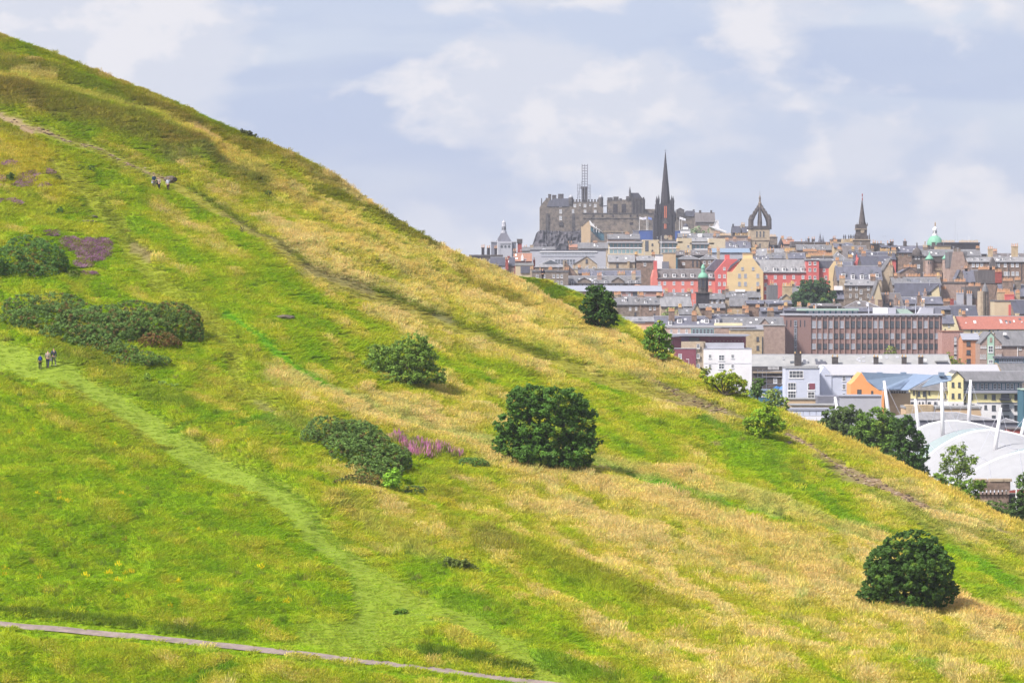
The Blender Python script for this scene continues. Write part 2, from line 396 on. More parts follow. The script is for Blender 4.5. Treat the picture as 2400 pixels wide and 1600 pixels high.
PATCH = [   # line, half width, colour, strength, blade height, ragged edge
    ([(-100, 225), (60, 236), (160, 262), (260, 292), (360, 328), (470, 358)], 24, (136, 116, 46), .9, .45, 1.),
    ([(400, 372), (500, 382), (560, 400), (620, 430)], 17, (120, 118, 54), .7, .4, 1.),
    ([(60, 250), (180, 290), (300, 330)], 12, (112, 122, 62), .6, .4, 1.),
    ([(-60, 168), (60, 172), (150, 196), (260, 232), (330, 262)], 15, (112, 132, 52), .8, .4, 1.),
    ([(280, 220), (350, 262), (440, 292), (520, 320), (600, 360)], 17, (112, 122, 44), .75, .4, 1.),
    ([(600, 345), (700, 395), (780, 440)], 14, (150, 132, 42), .7, .45, 1.),
    ([(730, 440), (830, 482), (930, 530), (1020, 578)], 10, (104, 126, 42), .8, .45, 1.),
    ([(500, 390), (560, 420), (640, 450)], 12, (124, 138, 58), .55, .4, 1.),
    ([(650, 440), (700, 470), (730, 480)], 9, (98, 112, 50), .6, .4, 1.),
    ([(1070, 640), (1130, 670), (1180, 690), (1230, 708)], 15, (150, 132, 40), .85, .5, 1.),
    ([(930, 640), (1000, 670), (1060, 680)], 14, (165, 148, 62), .5, .5, 1.),
    ([(-60, 372), (40, 375), (110, 400), (150, 440)], 48, (188, 166, 42), .75, .35, 1.),
    ([(-60, 480), (60, 490), (120, 500)], 26, (178, 166, 46), .6, .35, 1.),
    ([(70, 520), (140, 525), (220, 540)], 14, (190, 172, 46), .6, .35, 1.),
    ([(200, 640), (180, 670)], 14, (182, 170, 50), .6, .35, 1.),
    # upper path, worn to earth at its top
    ([(-60, 262), (0, 285), (60, 302), (150, 338), (260, 376), (330, 402), (400, 432), (470, 472)], 15, (142, 168, 76), .8, .07, .5),
    ([(-60, 268), (0, 284), (40, 298), (90, 316), (120, 326)], 6, (182, 152, 130), .85, 0., 1.2),
    ([(120, 326), (200, 352), (250, 372), (290, 385), (360, 412), (400, 425)], 4, (160, 136, 112), .75, .02, 1.3),
    ([(50, 318), (75, 325)], 8, (176, 140, 130), .8, 0., 1.),
    ([(85, 372), (120, 385), (145, 418), (165, 462)], 4, (184, 158, 112), .8, 0., 1.),
    ([(420, 440), (540, 515), (650, 592), (740, 645), (830, 684), (950, 728), (1060, 768), (1180, 810), (1300, 846), (1420, 884), (1560, 925), (1660, 962), (1760, 1000)], 13, (152, 168, 84), .85, .06, .5),
    ([(440, 436), (560, 518), (660, 588), (750, 638), (840, 676), (960, 720), (1070, 760), (1190, 802), (1300, 838)], 4, (104, 136, 42), .75, .3, .9),
    ([(520, 508), (590, 545), (640, 575), (680, 600)], 7, (152, 136, 98), .55, .03, 1.),
    ([(710, 625), (760, 642), (830, 672), (870, 690)], 9, (150, 134, 96), .7, .03, 1.),
    ([(1010, 740), (1060, 756)], 5, (140, 124, 88), .7, .03, 1.),
    ([(1480, 878), (1560, 905), (1630, 938), (1700, 966), (1750, 986)], 7, (146, 132, 96), .75, .03, 1.),
    ([(1560, 930), (1610, 938), (1640, 945)], 6, (168, 140, 112), .6, .02, 1.),
    # long green way from the top left
    ([(130, 400), (180, 440), (250, 490), (300, 575), (350, 640), (430, 700), (500, 760), (545, 830), (560, 900), (640, 962)], 26, (146, 174, 66), .8, .08, .7),
    ([(240, 480), (280, 530), (310, 565)], 9, (112, 140, 56), .6, .2, 1.),
    ([(310, 575), (335, 590), (355, 605)], 12, (150, 134, 96), .8, .03, 1.),
    ([(600, 940), (640, 960)], 9, (148, 142, 96), .6, .05, 1.),
    ([(525, 735), (590, 780), (650, 830), (800, 918), (960, 988), (1060, 1022), (1140, 1046)], 11, (112, 184, 40), 1., .13, .4),
    ([(1380, 1078), (1460, 1105), (1560, 1135), (1660, 1170), (1760, 1200), (1860, 1235), (1960, 1260), (2040, 1276)], 11, (110, 184, 38), 1., .14, .5),
    ([(1590, 1155), (1660, 1182), (1720, 1200)], 13, (130, 168, 72), .7, .5, 1.),
    ([(1640, 985), (1740, 1030), (1830, 1100), (1900, 1150), (1960, 1200), (2040, 1240), (2110, 1260)], 11, (106, 166, 30), .85, .25, 1.),
    ([(1740, 1010), (1800, 1065), (1870, 1130)], 16, (134, 168, 60), .55, .12, 1.),
    ([(1960, 1100), (2080, 1180), (2160, 1230), (2260, 1290), (2400, 1370), (2500, 1420)], 20, (136, 168, 62), .75, .1, .8),
    ([(2210, 1280), (2290, 1330), (2360, 1370), (2440, 1410)], 12, (104, 172, 26), .8, .25, 1.),
    ([(2200, 1330), (2280, 1370), (2400, 1440)], 14, (128, 176, 48), .7, .25, 1.),
    ([(2120, 1200), (2230, 1240), (2330, 1270), (2450, 1320)], 9, (120, 150, 54), .6, .3, 1.),
    # bare earth on the right-hand track
    ([(1840, 1018), (1880, 1040), (1930, 1075), (1990, 1105), (2040, 1128), (2090, 1155), (2140, 1182), (2168, 1194)], 10, (178, 148, 124), .95, 0., 1.3),
    ([(1900, 1072), (1960, 1098), (2000, 1122)], 10, (162, 150, 100), .6, .05, 1.),
    ([(2168, 1194), (2230, 1215), (2290, 1232), (2350, 1255), (2440, 1300)], 6, (196, 168, 116), .8, .05, .9),
    ([(2330, 1245), (2400, 1272), (2460, 1300)], 4, (140, 118, 92), .8, .02, 1.),
    ([(1660, 1036), (1690, 1042)], 6, (186, 158, 126), .7, .02, 1.),
    # bleached stripes
    ([(640, 872), (740, 905), (850, 945), (960, 985), (1060, 1025), (1130, 1050)], 20, (216, 186, 120), .75, .5, 1.),
    ([(1140, 1080), (1230, 1095), (1330, 1122), (1450, 1155), (1560, 1185), (1680, 1225), (1800, 1265), (1960, 1320)], 18, (214, 182, 118), .8, .55, 1.),
    ([(1400, 1070), (1500, 1100), (1600, 1115)], 13, (208, 176, 110), .6, .5, 1.),
    ([(1650, 1140), (1760, 1165), (1850, 1200), (1950, 1230), (2060, 1260)], 18, (208, 178, 110), .7, .5, 1.),
    ([(1680, 1300), (1800, 1330), (1900, 1340), (1980, 1340)], 20, (208, 174, 108), .6, .5, 1.),
    ([(2220, 1420), (2330, 1460), (2440, 1500)], 22, (212, 172, 112), .8, .5, 1.),
    ([(2150, 1500), (2280, 1540), (2400, 1570)], 20, (196, 164, 92), .5, .5, 1.),
    ([(700, 540), (850, 600), (1000, 660), (1120, 740), (1260, 800), (1400, 850), (1520, 880)], 14, (220, 188, 112), .7, .55, 1.),
    ([(500, 350), (600, 400), (700, 480), (800, 530), (900, 570)], 13, (208, 176, 92), .6, .55, 1.),
    ([(1100, 640), (1180, 670), (1260, 720), (1350, 770), (1480, 830)], 9, (222, 188, 110), .7, .55, 1.),
    ([(120, 196), (40, 190)], 12, (206, 176, 106), .6, .5, 1.),
    ([(-60, 190), (100, 212), (220, 240), (330, 275), (450, 330), (560, 385)], 11, (204, 176, 84), .65, .55, 1.),
    ([(1900, 1010), (2000, 1055), (2110, 1110), (2230, 1175), (2400, 1255)], 13, (208, 180, 84), .7, .6, 1.),
    # mown way over the meadow and down to the gravel
    ([(-100, 800), (0, 838), (130, 885), (260, 952), (400, 1030), (480, 1075), (570, 1115), (690, 1200), (780, 1285), (835, 1350), (855, 1420), (850, 1480)], 36, (142, 186, 76), 1., .045, .4),
    ([(150, 912), (260, 980), (360, 1040)], 12, (150, 162, 60), .5, .2, 1.),
    ([(560, 1080), (640, 1140), (720, 1200), (800, 1280), (830, 1310)], 8, (124, 166, 40), .55, .2, 1.),
    ([(800, 1315), (818, 1350), (828, 1385)], 6, (116, 166, 40), .5, .2, 1.),
    ([(840, 1330), (900, 1380), (980, 1430), (1080, 1470), (1160, 1510), (1240, 1560), (1330, 1610)], 30, (142, 184, 72), .9, .05, .7),
    ([(880, 1420), (960, 1480), (820, 1500), (720, 1505)], 46, (138, 182, 68), .85, .06, .7),
    ([(400, 1010), (470, 990), (560, 975), (570, 950)], 6, (112, 168, 40), .7, .2, 1.),
    ([(560, 1000), (610, 985), (640, 968)], 9, (100, 166, 34), .8, .3, 1.),
    ([(620, 1000), (680, 990), (720, 1010)], 22, (118, 160, 78), .6, .5, 1.),
    ([(120, 1070), (260, 1058), (400, 1042)], 4, (118, 140, 48), .7, .3, 1.),
    # verge of the gravel path
    ([(-60, 1452), (150, 1464), (400, 1490), (600, 1508), (760, 1524)], 9, (140, 192, 38), .9, .08, .5),
    ([(-60, 1482), (200, 1500), (420, 1520), (700, 1552), (900, 1580), (1100, 1605)], 9, (138, 190, 42), .85, .08, .6),
    ([(-60, 1432), (60, 1442), (200, 1455), (330, 1470)], 6, (90, 128, 42), .85, .4, 1.),
    ([(370, 1474), (460, 1486), (560, 1492)], 6, (90, 132, 40), .85, .4, 1.),
    ([(420, 1600), (480, 1576), (540, 1552)], 9, (82, 148, 22), .85, .3, 1.),
    ([(990, 1530), (1070, 1544), (1150, 1562), (1230, 1574)], 7, (84, 122, 40), .85, .5, 1.),
    # banks of rank grass
    ([(1130, 1285), (1230, 1310), (1330, 1350), (1420, 1380), (1500, 1402), (1600, 1420)], 22, (132, 156, 52), .8, .55, 1.),
    ([(1050, 1410), (1130, 1430), (1220, 1480)], 22, (108, 160, 36), .6, .35, 1.),
    ([(1270, 1550), (1360, 1580), (1450, 1600)], 16, (98, 152, 26), .7, .4, 1.),
    ([(2090, 1530), (2130, 1560), (2200, 1600)], 12, (118, 176, 30), .75, .35, 1.),
    ([(1980, 1545), (1985, 1530)], 10, (110, 170, 30), .7, .5, 1.),
    ([(1000, 1130), (1060, 1200), (1060, 1260)], 24, (138, 162, 56), .6, .5, 1.),
    ([(1040, 1185), (1080, 1210)], 12, (190, 170, 40), .6, .5, 1.),
    ([(780, 1180), (860, 1230), (940, 1270), (1010, 1310)], 15, (196, 164, 88), .55, .5, 1.),
    ([(120, 830), (200, 850), (300, 900), (440, 950)], 18, (124, 152, 62), .6, .45, 1.),
    ([(480, 880), (520, 910), (540, 950)], 20, (150, 172, 70), .5, .45, 1.),
]
def hill_cover(x, y):
    """Albedo (n,3), blade height in m, goldness for points of the slope."""
    x = np.asarray(x, float); y = np.asarray(y, float)
    # the drift of the slope: everything streaks along the contour, down to the right
    ang = R(27)
    wob = 22 * (fbm(x / 190, y / 120, 51, 2) - 0.5)
    u = (x * math.cos(ang) + y * math.sin(ang))
    v = (-x * math.sin(ang) + y * math.cos(ang)) + wob
    num = np.zeros_like(x); den = np.zeros_like(x)
    for gx, gy, g in GOLD:
        du = (x - gx) * math.cos(ang) + (y - gy) * math.sin(ang)
        dv = -(x - gx) * math.sin(ang) + (y - gy) * math.cos(ang)
        w = 1.0 / ((du / 1.7) ** 2 + dv ** 2 + 900.0) ** 1.6
        num += w * g; den += w
    g = num / den
    n1 = fbm(u / 150, v / 26, 5, 5)
    n2 = fbm(u / 46, v / 13, 77, 4)
    n3 = fbm(x / 9, y / 6, 31, 3)
    low = np.clip((x - 0.35 * (y - 1000) - 1100) / -700, 0, 1) * np.clip((y - 700) / 300, 0, 1)   # meadow at the lower left streaks less
    am = np.interp(g, [.7, .95], [1, .6])
    g = g - 0.05 * am + am * ((n1 - 0.5) * (1.75 - 0.5 * low) + (n2 - 0.5) * 0.95 + (n3 - 0.5) * 0.4)
    g = np.clip(g, 0, 1)
    stops = np.array([0.0, .18, .38, .58, .78, 1.0])
    cols = np.array([G((128, 158, 34), (1.2, 1.2, .4)), G((150, 174, 38), (1.12, 1.1, .42)), G((168, 180, 48), (1., 1.02, .55)), G((184, 178, 60), (1.03, 1.12, .75)), G((200, 180, 84), (1.08, 1.23, 1.25)), G((212, 186, 118), (1.12, 1.26, 1.36))])
    c = np.stack([np.interp(g, stops, cols[:, k]) for k in range(3)], -1)
    # upper slope is duller, olive rather than lime
    up = np.clip((520 - y) / 300, 0, 1)[:, None]
    c = c * (1 - up * np.array([.20, .26, .20]))
    hgt = 0.20 + 0.34 * g
    for pts, w, pc, st, ph, rag in PATCH:
        d, _ = seg_dist(x, y, pts)
        d = d * (1 + rag * (n2 - 0.5) * 1.3) + rag * (n3 - 0.5) * w * 0.9
        k = np.clip((1.25 - d / w) / 0.6, 0, 1)
        k = k * k * (3 - 2 * k) * st
        if rag >= .9:
            k = k * np.clip(0.35 + 1.3 * n1, 0, 1)
        c = c * (1 - k[:, None]) + np.array(G(pc)) * k[:, None]
        hgt = hgt * (1 - k) + ph * k
    br = 0.88 + 0.24 * fbm(x / 26, y / 16, 91, 3)
    # darker flecks: rank tufts, and the shade of little hollows put in the colour
    dk = np.clip((fbm(u / 30, v / 12, 131, 3) - 0.575) * 6, 0, 1) * 0.42 * (hgt > 0.12)
    c = c * (br * 1.0)[:, None]
    c = c * (1 - dk[:, None] * np.array([.55, .35, .55]))
    return c, hgt, g

def attr_col(me, name, cols, domain='POINT'):
    a = me.color_attributes.new(name, 'FLOAT_COLOR', domain)
    full = np.ones((len(cols), 4), np.float32)
    full[:, :3] = cols
    a.data.foreach_set('color', full.ravel())

def attr_mat(key, attr, rough=0.9, instancer=False, mul=None, transl=0.0, noise=0.0):
    if key in MATS: return MATS[key]
    m = bpy.data.materials.new(key); m.use_nodes = True
    nt = m.node_tree; b = nt.nodes['Principled BSDF']
    b.inputs['Roughness'].default_value = rough
    b.inputs['Specular IOR Level'].default_value = 0.15
    a = nt.nodes.new('ShaderNodeAttribute'); a.attribute_name = attr
    if instancer: a.attribute_type = 'INSTANCER'
    out = a.outputs['Color']
    if mul:
        a2 = nt.nodes.new('ShaderNodeAttribute'); a2.attribute_name = mul
        mx = nt.nodes.new('ShaderNodeMix'); mx.data_type = 'RGBA'; mx.blend_type = 'MULTIPLY'; mx.inputs[0].default_value = 1
        nt.links.new(out, mx.inputs[6]); nt.links.new(a2.outputs['Color'], mx.inputs[7])
        out = mx.outputs[2]
    nt.links.new(out, b.inputs['Base Color'])
    if transl > 0:
        tr = nt.nodes.new('ShaderNodeBsdfTranslucent')
        nt.links.new(out, tr.inputs['Color'])
        ms = nt.nodes.new('ShaderNodeMixShader'); ms.inputs[0].default_value = transl
        nt.links.new(b.outputs[0], ms.inputs[1]); nt.links.new(tr.outputs[0], ms.inputs[2])
        nt.links.new(ms.outputs[0], nt.nodes['Material Output'].inputs['Surface'])
    MATS[key] = m
    return m

def grid_mesh(name, V, nx, ny, cols, mat_):
    me = bpy.data.meshes.new(name)
    i = np.arange(nx * ny).reshape(ny, nx)
    q = np.stack([i[:-1, :-1], i[:-1, 1:], i[1:, 1:], i[1:, :-1]], -1).reshape(-1, 4)
    me.vertices.add(len(V)); me.vertices.foreach_set('co', np.asarray(V, np.float32).ravel())
    me.loops.add(q.size); me.loops.foreach_set('vertex_index', q.ravel().astype(np.int32))
    me.polygons.add(len(q)); me.polygons.foreach_set('loop_start', np.arange(0, q.size, 4, dtype=np.int32))
    me.polygons.foreach_set('use_smooth', np.ones(len(q), bool))
    me.update(calc_edges=True)
    if cols is not None: attr_col(me, 'cover', cols)
    me.materials.append(mat_)
    return me

soil = attr_mat('turf', 'cover', 0.95)
# the slope, from the near valley floor up to the crest and a little down its far side
gx = np.concatenate([np.arange(-860, -60, 40), np.arange(-60, 2461, 9), np.arange(2490, 3301, 45)]).astype(float)
fr = np.concatenate([np.linspace(-0.55, -0.02, 12), np.linspace(0, 1, 190) ** 0.92])
GX, FR = np.meshgrid(gx, fr)
RY = ridge_y(GX)
PY = 1620.0 - FR * (1620.0 - RY)
YY = hill_Y(GX, PY)
XX = (GX - CX) / F * YY
ZZ = ZC + (HZ - PY) / F * YY + hill_bump(GX.ravel(), PY.ravel()).reshape(GX.shape)
bx, bz, by = [XX], [ZZ], [YY]
for k, (dy, dz) in enumerate([(6, -0.5), (14, -2.5), (26, -7), (45, -16), (70, -30)]):
    by.append(YY[-1:] + dy); bx.append(XX[-1:]); bz.append(ZZ[-1:] + dz)
XX, YY, ZZ = np.vstack(bx), np.vstack(by), np.vstack(bz)
PYf = np.vstack([PY] + [PY[-1:]] * 5); GXf = np.vstack([GX] + [GX[-1:]] * 5)
cc, hh, _ = hill_cover(GXf.ravel(), PYf.ravel())
hill_me = grid_mesh('hillside', np.stack([XX, YY, ZZ], -1).reshape(-1, 3), GXf.shape[1], GXf.shape[0], cc * np.interp(hh, [0, .05, .15, .3], [.62, .50, .52, .60])[:, None], soil)
hill = link(bpy.data.objects.new('hillside', hill_me))
tag(hill, 'long grassy hillside sloping down to the right', 'hill', kind='structure')

# ---- the green shoulder behind the crest
SHOULDER = np.array([(1000, 640), (1120, 641), (1180, 646), (1200, 648), (1251, 653), (1289, 663), (1315, 672), (1347, 686), (1400, 712), (1450, 744), (1483, 768), (1508, 784), (1540, 810), (1572, 838), (1617, 871), (1642, 890), (1680, 912), (1760, 950)], float)
sx = np.arange(1000, 1761, 8).astype(float)
st_ = np.linspace(0, 1, 40)
SX, ST = np.meshgrid(sx, st_)
top = np.interp(SX, SHOULDER[:, 0], SHOULDER[:, 1])
SPY = top + (1 - ST) * 190.0
def shoulder_Y(x, y):
    t = np.clip((np.interp(x, SHOULDER[:, 0], SHOULDER[:, 1]) + 190 - y) / 190.0, 0, 1)
    return ridge_Y(x) + 8 + 30 * np.power(t, 1.3)
SY = shoulder_Y(SX, SPY)
sxx, szz = (SX - CX) / F * SY, ZC + (HZ - SPY) / F * SY
szz = szz + ((fbm(sxx / 5, SY / 5, 14) - 0.5) * 0.9) * np.clip((1 - ST) * 6, 0.2, 1)
bx, by, bz = [sxx], [SY], [szz]
for dy, dz in [(6, -0.8), (15, -4), (35, -14), (60, -26)]:
    bx.append(sxx[-1:]); by.append(SY[-1:] + dy); bz.append(szz[-1:] + dz)
sxx, SY, szz = np.vstack(bx), np.vstack(by), np.vstack(bz)
def shoulder_cover(x, y):
    n = fbm(x / 40, y / 22, 8, 4); n2 = fbm(x / 12, y / 8, 18, 3)
    g = np.clip((n - 0.52) * 3.2 + (n2 - .5) + np.clip((x - 1300) / 240, -.25, .35), 0, 1)
    c = np.stack([np.interp(g, [0, .5, 1], [G((112, 156, 44))[k], G((150, 172, 52))[k], G((206, 182, 72))[k]]) for k in range(3)], -1)
    c = c * (0.85 + 0.3 * n2)[:, None]
    return c, 0.2 + 0.3 * g, g
PYs = np.vstack([SPY] + [SPY[-1:]] * 4); GXs = np.vstack([SX] + [SX[-1:]] * 4)
cs, hs, _ = shoulder_cover(GXs.ravel(), PYs.ravel())
sh_me = grid_mesh('shoulder_hill', np.stack([sxx, SY, szz], -1).reshape(-1, 3), GXs.shape[1], GXs.shape[0], cs * 0.65, soil)
tag(link(bpy.data.objects.new('shoulder_hill', sh_me)), 'green grassy shoulder of the hill behind the golden crest', 'hill', kind='structure')

# ---- ground under the city, rising to the old town ridge
def ground_z(X, Y):
    z = np.interp(Y, [-3300, 150, 420, 600, 1000, 1400, 1900, 2300, 3300], [46, 46, 48, 51, 60, 84, 104, 90, 60])
    return z
gy_ = np.concatenate([np.linspace(-3300, 400, 20), np.linspace(420, 2400, 70), np.linspace(2450, 3300, 8)])
gx_ = np.linspace(-3300, 3300, 41)
GXX, GYY = np.meshgrid(gx_, gy_)
GZZ = ground_z(GXX, GYY) - 0.5
gme = grid_mesh('ground', np.stack([GXX, GYY, GZZ], -1).reshape(-1, 3), len(gx_), len(gy_), None, mat('city_ground', (0.11, 0.115, 0.10), 0.95, var=0.3, scale=0.02))
tag(link(bpy.data.objects.new('ground', gme)), 'city ground rising towards the old town ridge', 'ground', kind='structure')
# wooded hill far off on the right-hand horizon
fh = MB()
fx = np.linspace(2040, 2900, 60)
fy = 607 + 12 * np.sin(fx / 61.0) - 10 * np.exp(-((fx - 2330) / 60) ** 2) + 4 * np.sin(fx / 17.0) - 6 * np.exp(-((fx - 2500) / 90) ** 2)
for k in range(len(fx) - 1):
    a, b = P(fx[k], fy[k], 3150), P(fx[k + 1], fy[k + 1], 3150)
    fh.face([(a.x, 2750, 60), (b.x, 2750, 60), (b.x, 3150, b.z), (a.x, 3150, a.z)])
    fh.face([(a.x, 3150, a.z), (b.x, 3150, b.z), (b.x, 3280, 55), (a.x, 3280, 55)])
tag(fh.build('far_hill', mat('far_wood', (0.06, 0.085, 0.06), 0.95, var=0.4, scale=0.03)), 'wooded hill on the far horizon', 'hill', kind='structure')

# ---- gravel path along the valley floor
path_px = GRAVEL
pb = MB(); prev = None
def interp_path(pts, step):
    out = []
    for (ax, ay), (bx_, by_) in zip(pts[:-1], pts[1:]):
        n = max(1, int(math.hypot(bx_ - ax, by_ - ay) / step))
        out += [(ax + (bx_ - ax) * k / n, ay + (by_ - ay) * k / n) for k in range(n)]
    return out + [pts[-1]]
for (px, py) in interp_path(path_px, 12):
    wv = 0.6 * math.sin(px / 31.0)
    row = []
    for k in range(4):
        p = hill_point(px, py - 6.2 + 12.4 * k / 3 + (wv if k in (0, 3) else 0), 0.10)
        row.append(p)
    if prev:
        for k in range(3):
            pb.face([prev[k + 1], row[k + 1], row[k], prev[k]])
    prev = row
tag(pb.build('gravel_path', mat('gravel', A((176, 158, 152)), 0.95, var=0.22, scale=1.2, bump=0.4)), 'narrow grey gravel path crossing the valley floor', 'path', kind='structure')
# ================================================================ grass
rng = np.random.default_rng(11)
def clump_mesh(name, blades, radius, width, lean, seed_head, seed):
    r = np.random.default_rng(seed)
    V, Fc, C = [], [], []
    for k in range(blades):
        a, d = r.uniform(0, 6.283), radius * math.sqrt(r.uniform(0, 1))
        x, y = d * math.cos(a), d * math.sin(a)
        h = r.uniform(0.55, 1.15)
        la = r.uniform(0, 6.283); ll = r.uniform(0.1, lean)
        dx, dy = ll * math.cos(la) + 0.12, ll * math.sin(la)
        fa = r.uniform(0, 3.1416)
        wx, wy = math.cos(fa), math.sin(fa)
        w = width * r.uniform(0.7, 1.3)
        sh = r.uniform(0.78, 1.22); hue = r.uniform(-0.07, 0.07)
        base = (sh * (1.0 + hue), sh, sh * (1 - hue))
        n = len(V)
        def pt(t, ww, s):
            cx, cy, cz = x + dx * t * t * h, y + dy * t * t * h, h * t * (1 - 0.12 * ll * t)
            V.append((cx - wx * ww, cy - wy * ww, cz)); V.append((cx + wx * ww, cy + wy * ww, cz))
            C.append(s); C.append(s)
        if seed_head:
            lo = (base[0] * .80, base[1] * .98, base[2] * .72)
            hi = (base[0] * 1.12, base[1] * 1.04, base[2] * 1.06)
            pt(0, w * .8, lo); pt(.55, w * .45, lo); pt(.80, w * 1.25, hi); pt(1.0, w * .35, hi)
            Fc += [(n, n + 1, n + 3, n + 2), (n + 2, n + 3, n + 5, n + 4), (n + 4, n + 5, n + 7, n + 6)]
        else:
            pt(0, w, base); pt(.55, w * .8, base); pt(1.0, w * .12, base)
            Fc += [(n, n + 1, n + 3, n + 2), (n + 2, n + 3, n + 5, n + 4)]
    me = bpy.data.meshes.new(name)
    me.from_pydata(V, [], Fc); me.update()
    attr_col(me, 'bshade', np.array(C))
    me.materials.append(attr_mat('grass_blade', 'gcol', 0.75, instancer=True, mul='bshade', transl=0.42))
    return me

def scatter(name, label, clump, pts, cols, scl, rotz):
    """One stuff object: a clump of blades stood on every point."""
    me = bpy.data.meshes.new(name)
    me.vertices.add(len(pts)); me.vertices.foreach_set('co', np.asarray(pts, np.float32).ravel())
    attr_col(me, 'gcol', cols)
    a = me.attributes.new('gscale', 'FLOAT_VECTOR', 'POINT'); a.data.foreach_set('vector', np.asarray(scl, np.float32).ravel())
    r = np.zeros((len(pts), 3), np.float32); r[:, 2] = rotz
    a = me.attributes.new('grot', 'FLOAT_VECTOR', 'POINT'); a.data.foreach_set('vector', r.ravel())
    me.update()
    src = bpy.data.objects.new(name + '_clump', clump)
    ng = bpy.data.node_groups.new(name + '_scatter', 'GeometryNodeTree')
    ng.interface.new_socket('Geometry', in_out='INPUT', socket_type='NodeSocketGeometry')
    ng.interface.new_socket('Geometry', in_out='OUTPUT', socket_type='NodeSocketGeometry')
    N, L = ng.nodes, ng.links
    gi, go = N.new('NodeGroupInput'), N.new('NodeGroupOutput')
    iop = N.new('GeometryNodeInstanceOnPoints')
    oi = N.new('GeometryNodeObjectInfo'); oi.inputs['Object'].default_value = src; oi.inputs['As Instance'].default_value = True
    def named(nm, dt):
        n = N.new('GeometryNodeInputNamedAttribute'); n.data_type = dt; n.inputs['Name'].default_value = nm
        return n.outputs['Attribute']
    L.new(gi.outputs[0], iop.inputs['Points'])
    L.new(oi.outputs['Geometry'], iop.inputs['Instance'])
    e2r = N.new('FunctionNodeEulerToRotation')
    L.new(named('grot', 'FLOAT_VECTOR'), e2r.inputs[0])
    L.new(e2r.outputs[0], iop.inputs['Rotation'])
    L.new(named('gscale', 'FLOAT_VECTOR'), iop.inputs['Scale'])
    L.new(iop.outputs['Instances'], go.inputs[0])
    o = link(bpy.data.objects.new(name, me))
    md = o.modifiers.new('scatter', 'NODES'); md.node_group = ng
    return tag(o, label, 'grass', kind='stuff')

NP = 118000
px = rng.uniform(-60, 2460, NP * 2); py = rng.uniform(60, 1640, NP * 2)
rim = rng.uniform(-60, 2460, 9000)
px = np.concatenate([px, rim]); py = np.concatenate([py, ridge_y(rim) + rng.uniform(0, 9, 9000)])
ok = py > ridge_y(px) + 0.5
px, py = px[ok], py[ok]
d_path, _ = seg_dist(px, py, path_px)
ok = d_path > 7.5
px, py = px[ok], py[ok]
pY = hill_Y(px, py)
pp = np.stack([(px - CX) / F * pY, pY, ZC + (HZ - py) / F * pY + hill_bump(px, py) - 0.02], -1)
pc, ph, pg = hill_cover(px, py)
keep = (ph > 0.13) | ((ph > 0.02) & (rng.uniform(0, 1, len(ph)) < 0.70))
pp, pc, ph, pg, px, py = pp[keep], pc[keep], ph[keep], pg[keep], px[keep], py[keep]
jit = rng.uniform(0.82, 1.2, (len(pp), 1)) * (1 + rng.uniform(-.05, .05, (len(pp), 3)))
pc = np.clip(pc * jit, 0, .8)
hs_ = ph * rng.uniform(0.6, 1.3, len(pp)) * np.where(rng.uniform(0, 1, len(pp)) < .06, 1.7, 1.0)
wd = rng.uniform(0.75, 1.25, len(pp))
is_gold = (pg + rng.uniform(-.25, .25, len(pp)) > 0.52) & (ph > 0.2)
for nm, lb, sel, cm in (
        ('meadow_grass', 'short and rank green grass covering the hillside', ~is_gold, clump_mesh('grass_clump', 46, 0.55, 0.034, 0.55, False, 1)),
        ('seeding_grass', 'tall golden grass in seed streaking the hillside', is_gold, clump_mesh('seed_clump', 40, 0.55, 0.030, 0.45, True, 2))):
    n = int(sel.sum())
    scatter(nm, lb, cm, pp[sel], pc[sel], np.stack([wd[sel] * np.clip(ph[sel] / .2, .45, 1), wd[sel] * np.clip(ph[sel] / .2, .45, 1), hs_[sel]], -1), rng.uniform(0, .6, n) - .3)
# the shoulder behind
n = 7000
qx = rng.uniform(1120, 1690, n); qy = np.interp(qx, SHOULDER[:, 0], SHOULDER[:, 1]) + rng.uniform(0.5, 120, n) * rng.uniform(0, 1, n) ** 0.7
qY = shoulder_Y(qx, qy)
wx_ = (qx - CX) / F * qY
tS = np.clip((np.interp(qx, SHOULDER[:, 0], SHOULDER[:, 1]) + 190 - qy) / 190.0, 0, 1)
qz = ZC + (HZ - qy) / F * qY + ((fbm(wx_ / 5, qY / 5, 14) - 0.5) * 0.9) * np.clip((1 - tS) * 6, 0.2, 1)
qc, qh, qg = shoulder_cover(qx, qy)
qc = np.clip(qc * rng.uniform(.82, 1.2, (n, 1)), 0, .8)
qw = rng.uniform(.8, 1.3, n)
scatter('shoulder_grass', 'green and yellow grass on the shoulder behind the crest', clump_mesh('shoulder_clump', 46, 0.6, 0.036, 0.5, False, 3),
        np.stack([wx_, qY, qz - 0.03], -1), qc, np.stack([qw, qw, qh * rng.uniform(.7, 1.4, n)], -1), rng.uniform(-.3, .3, n))

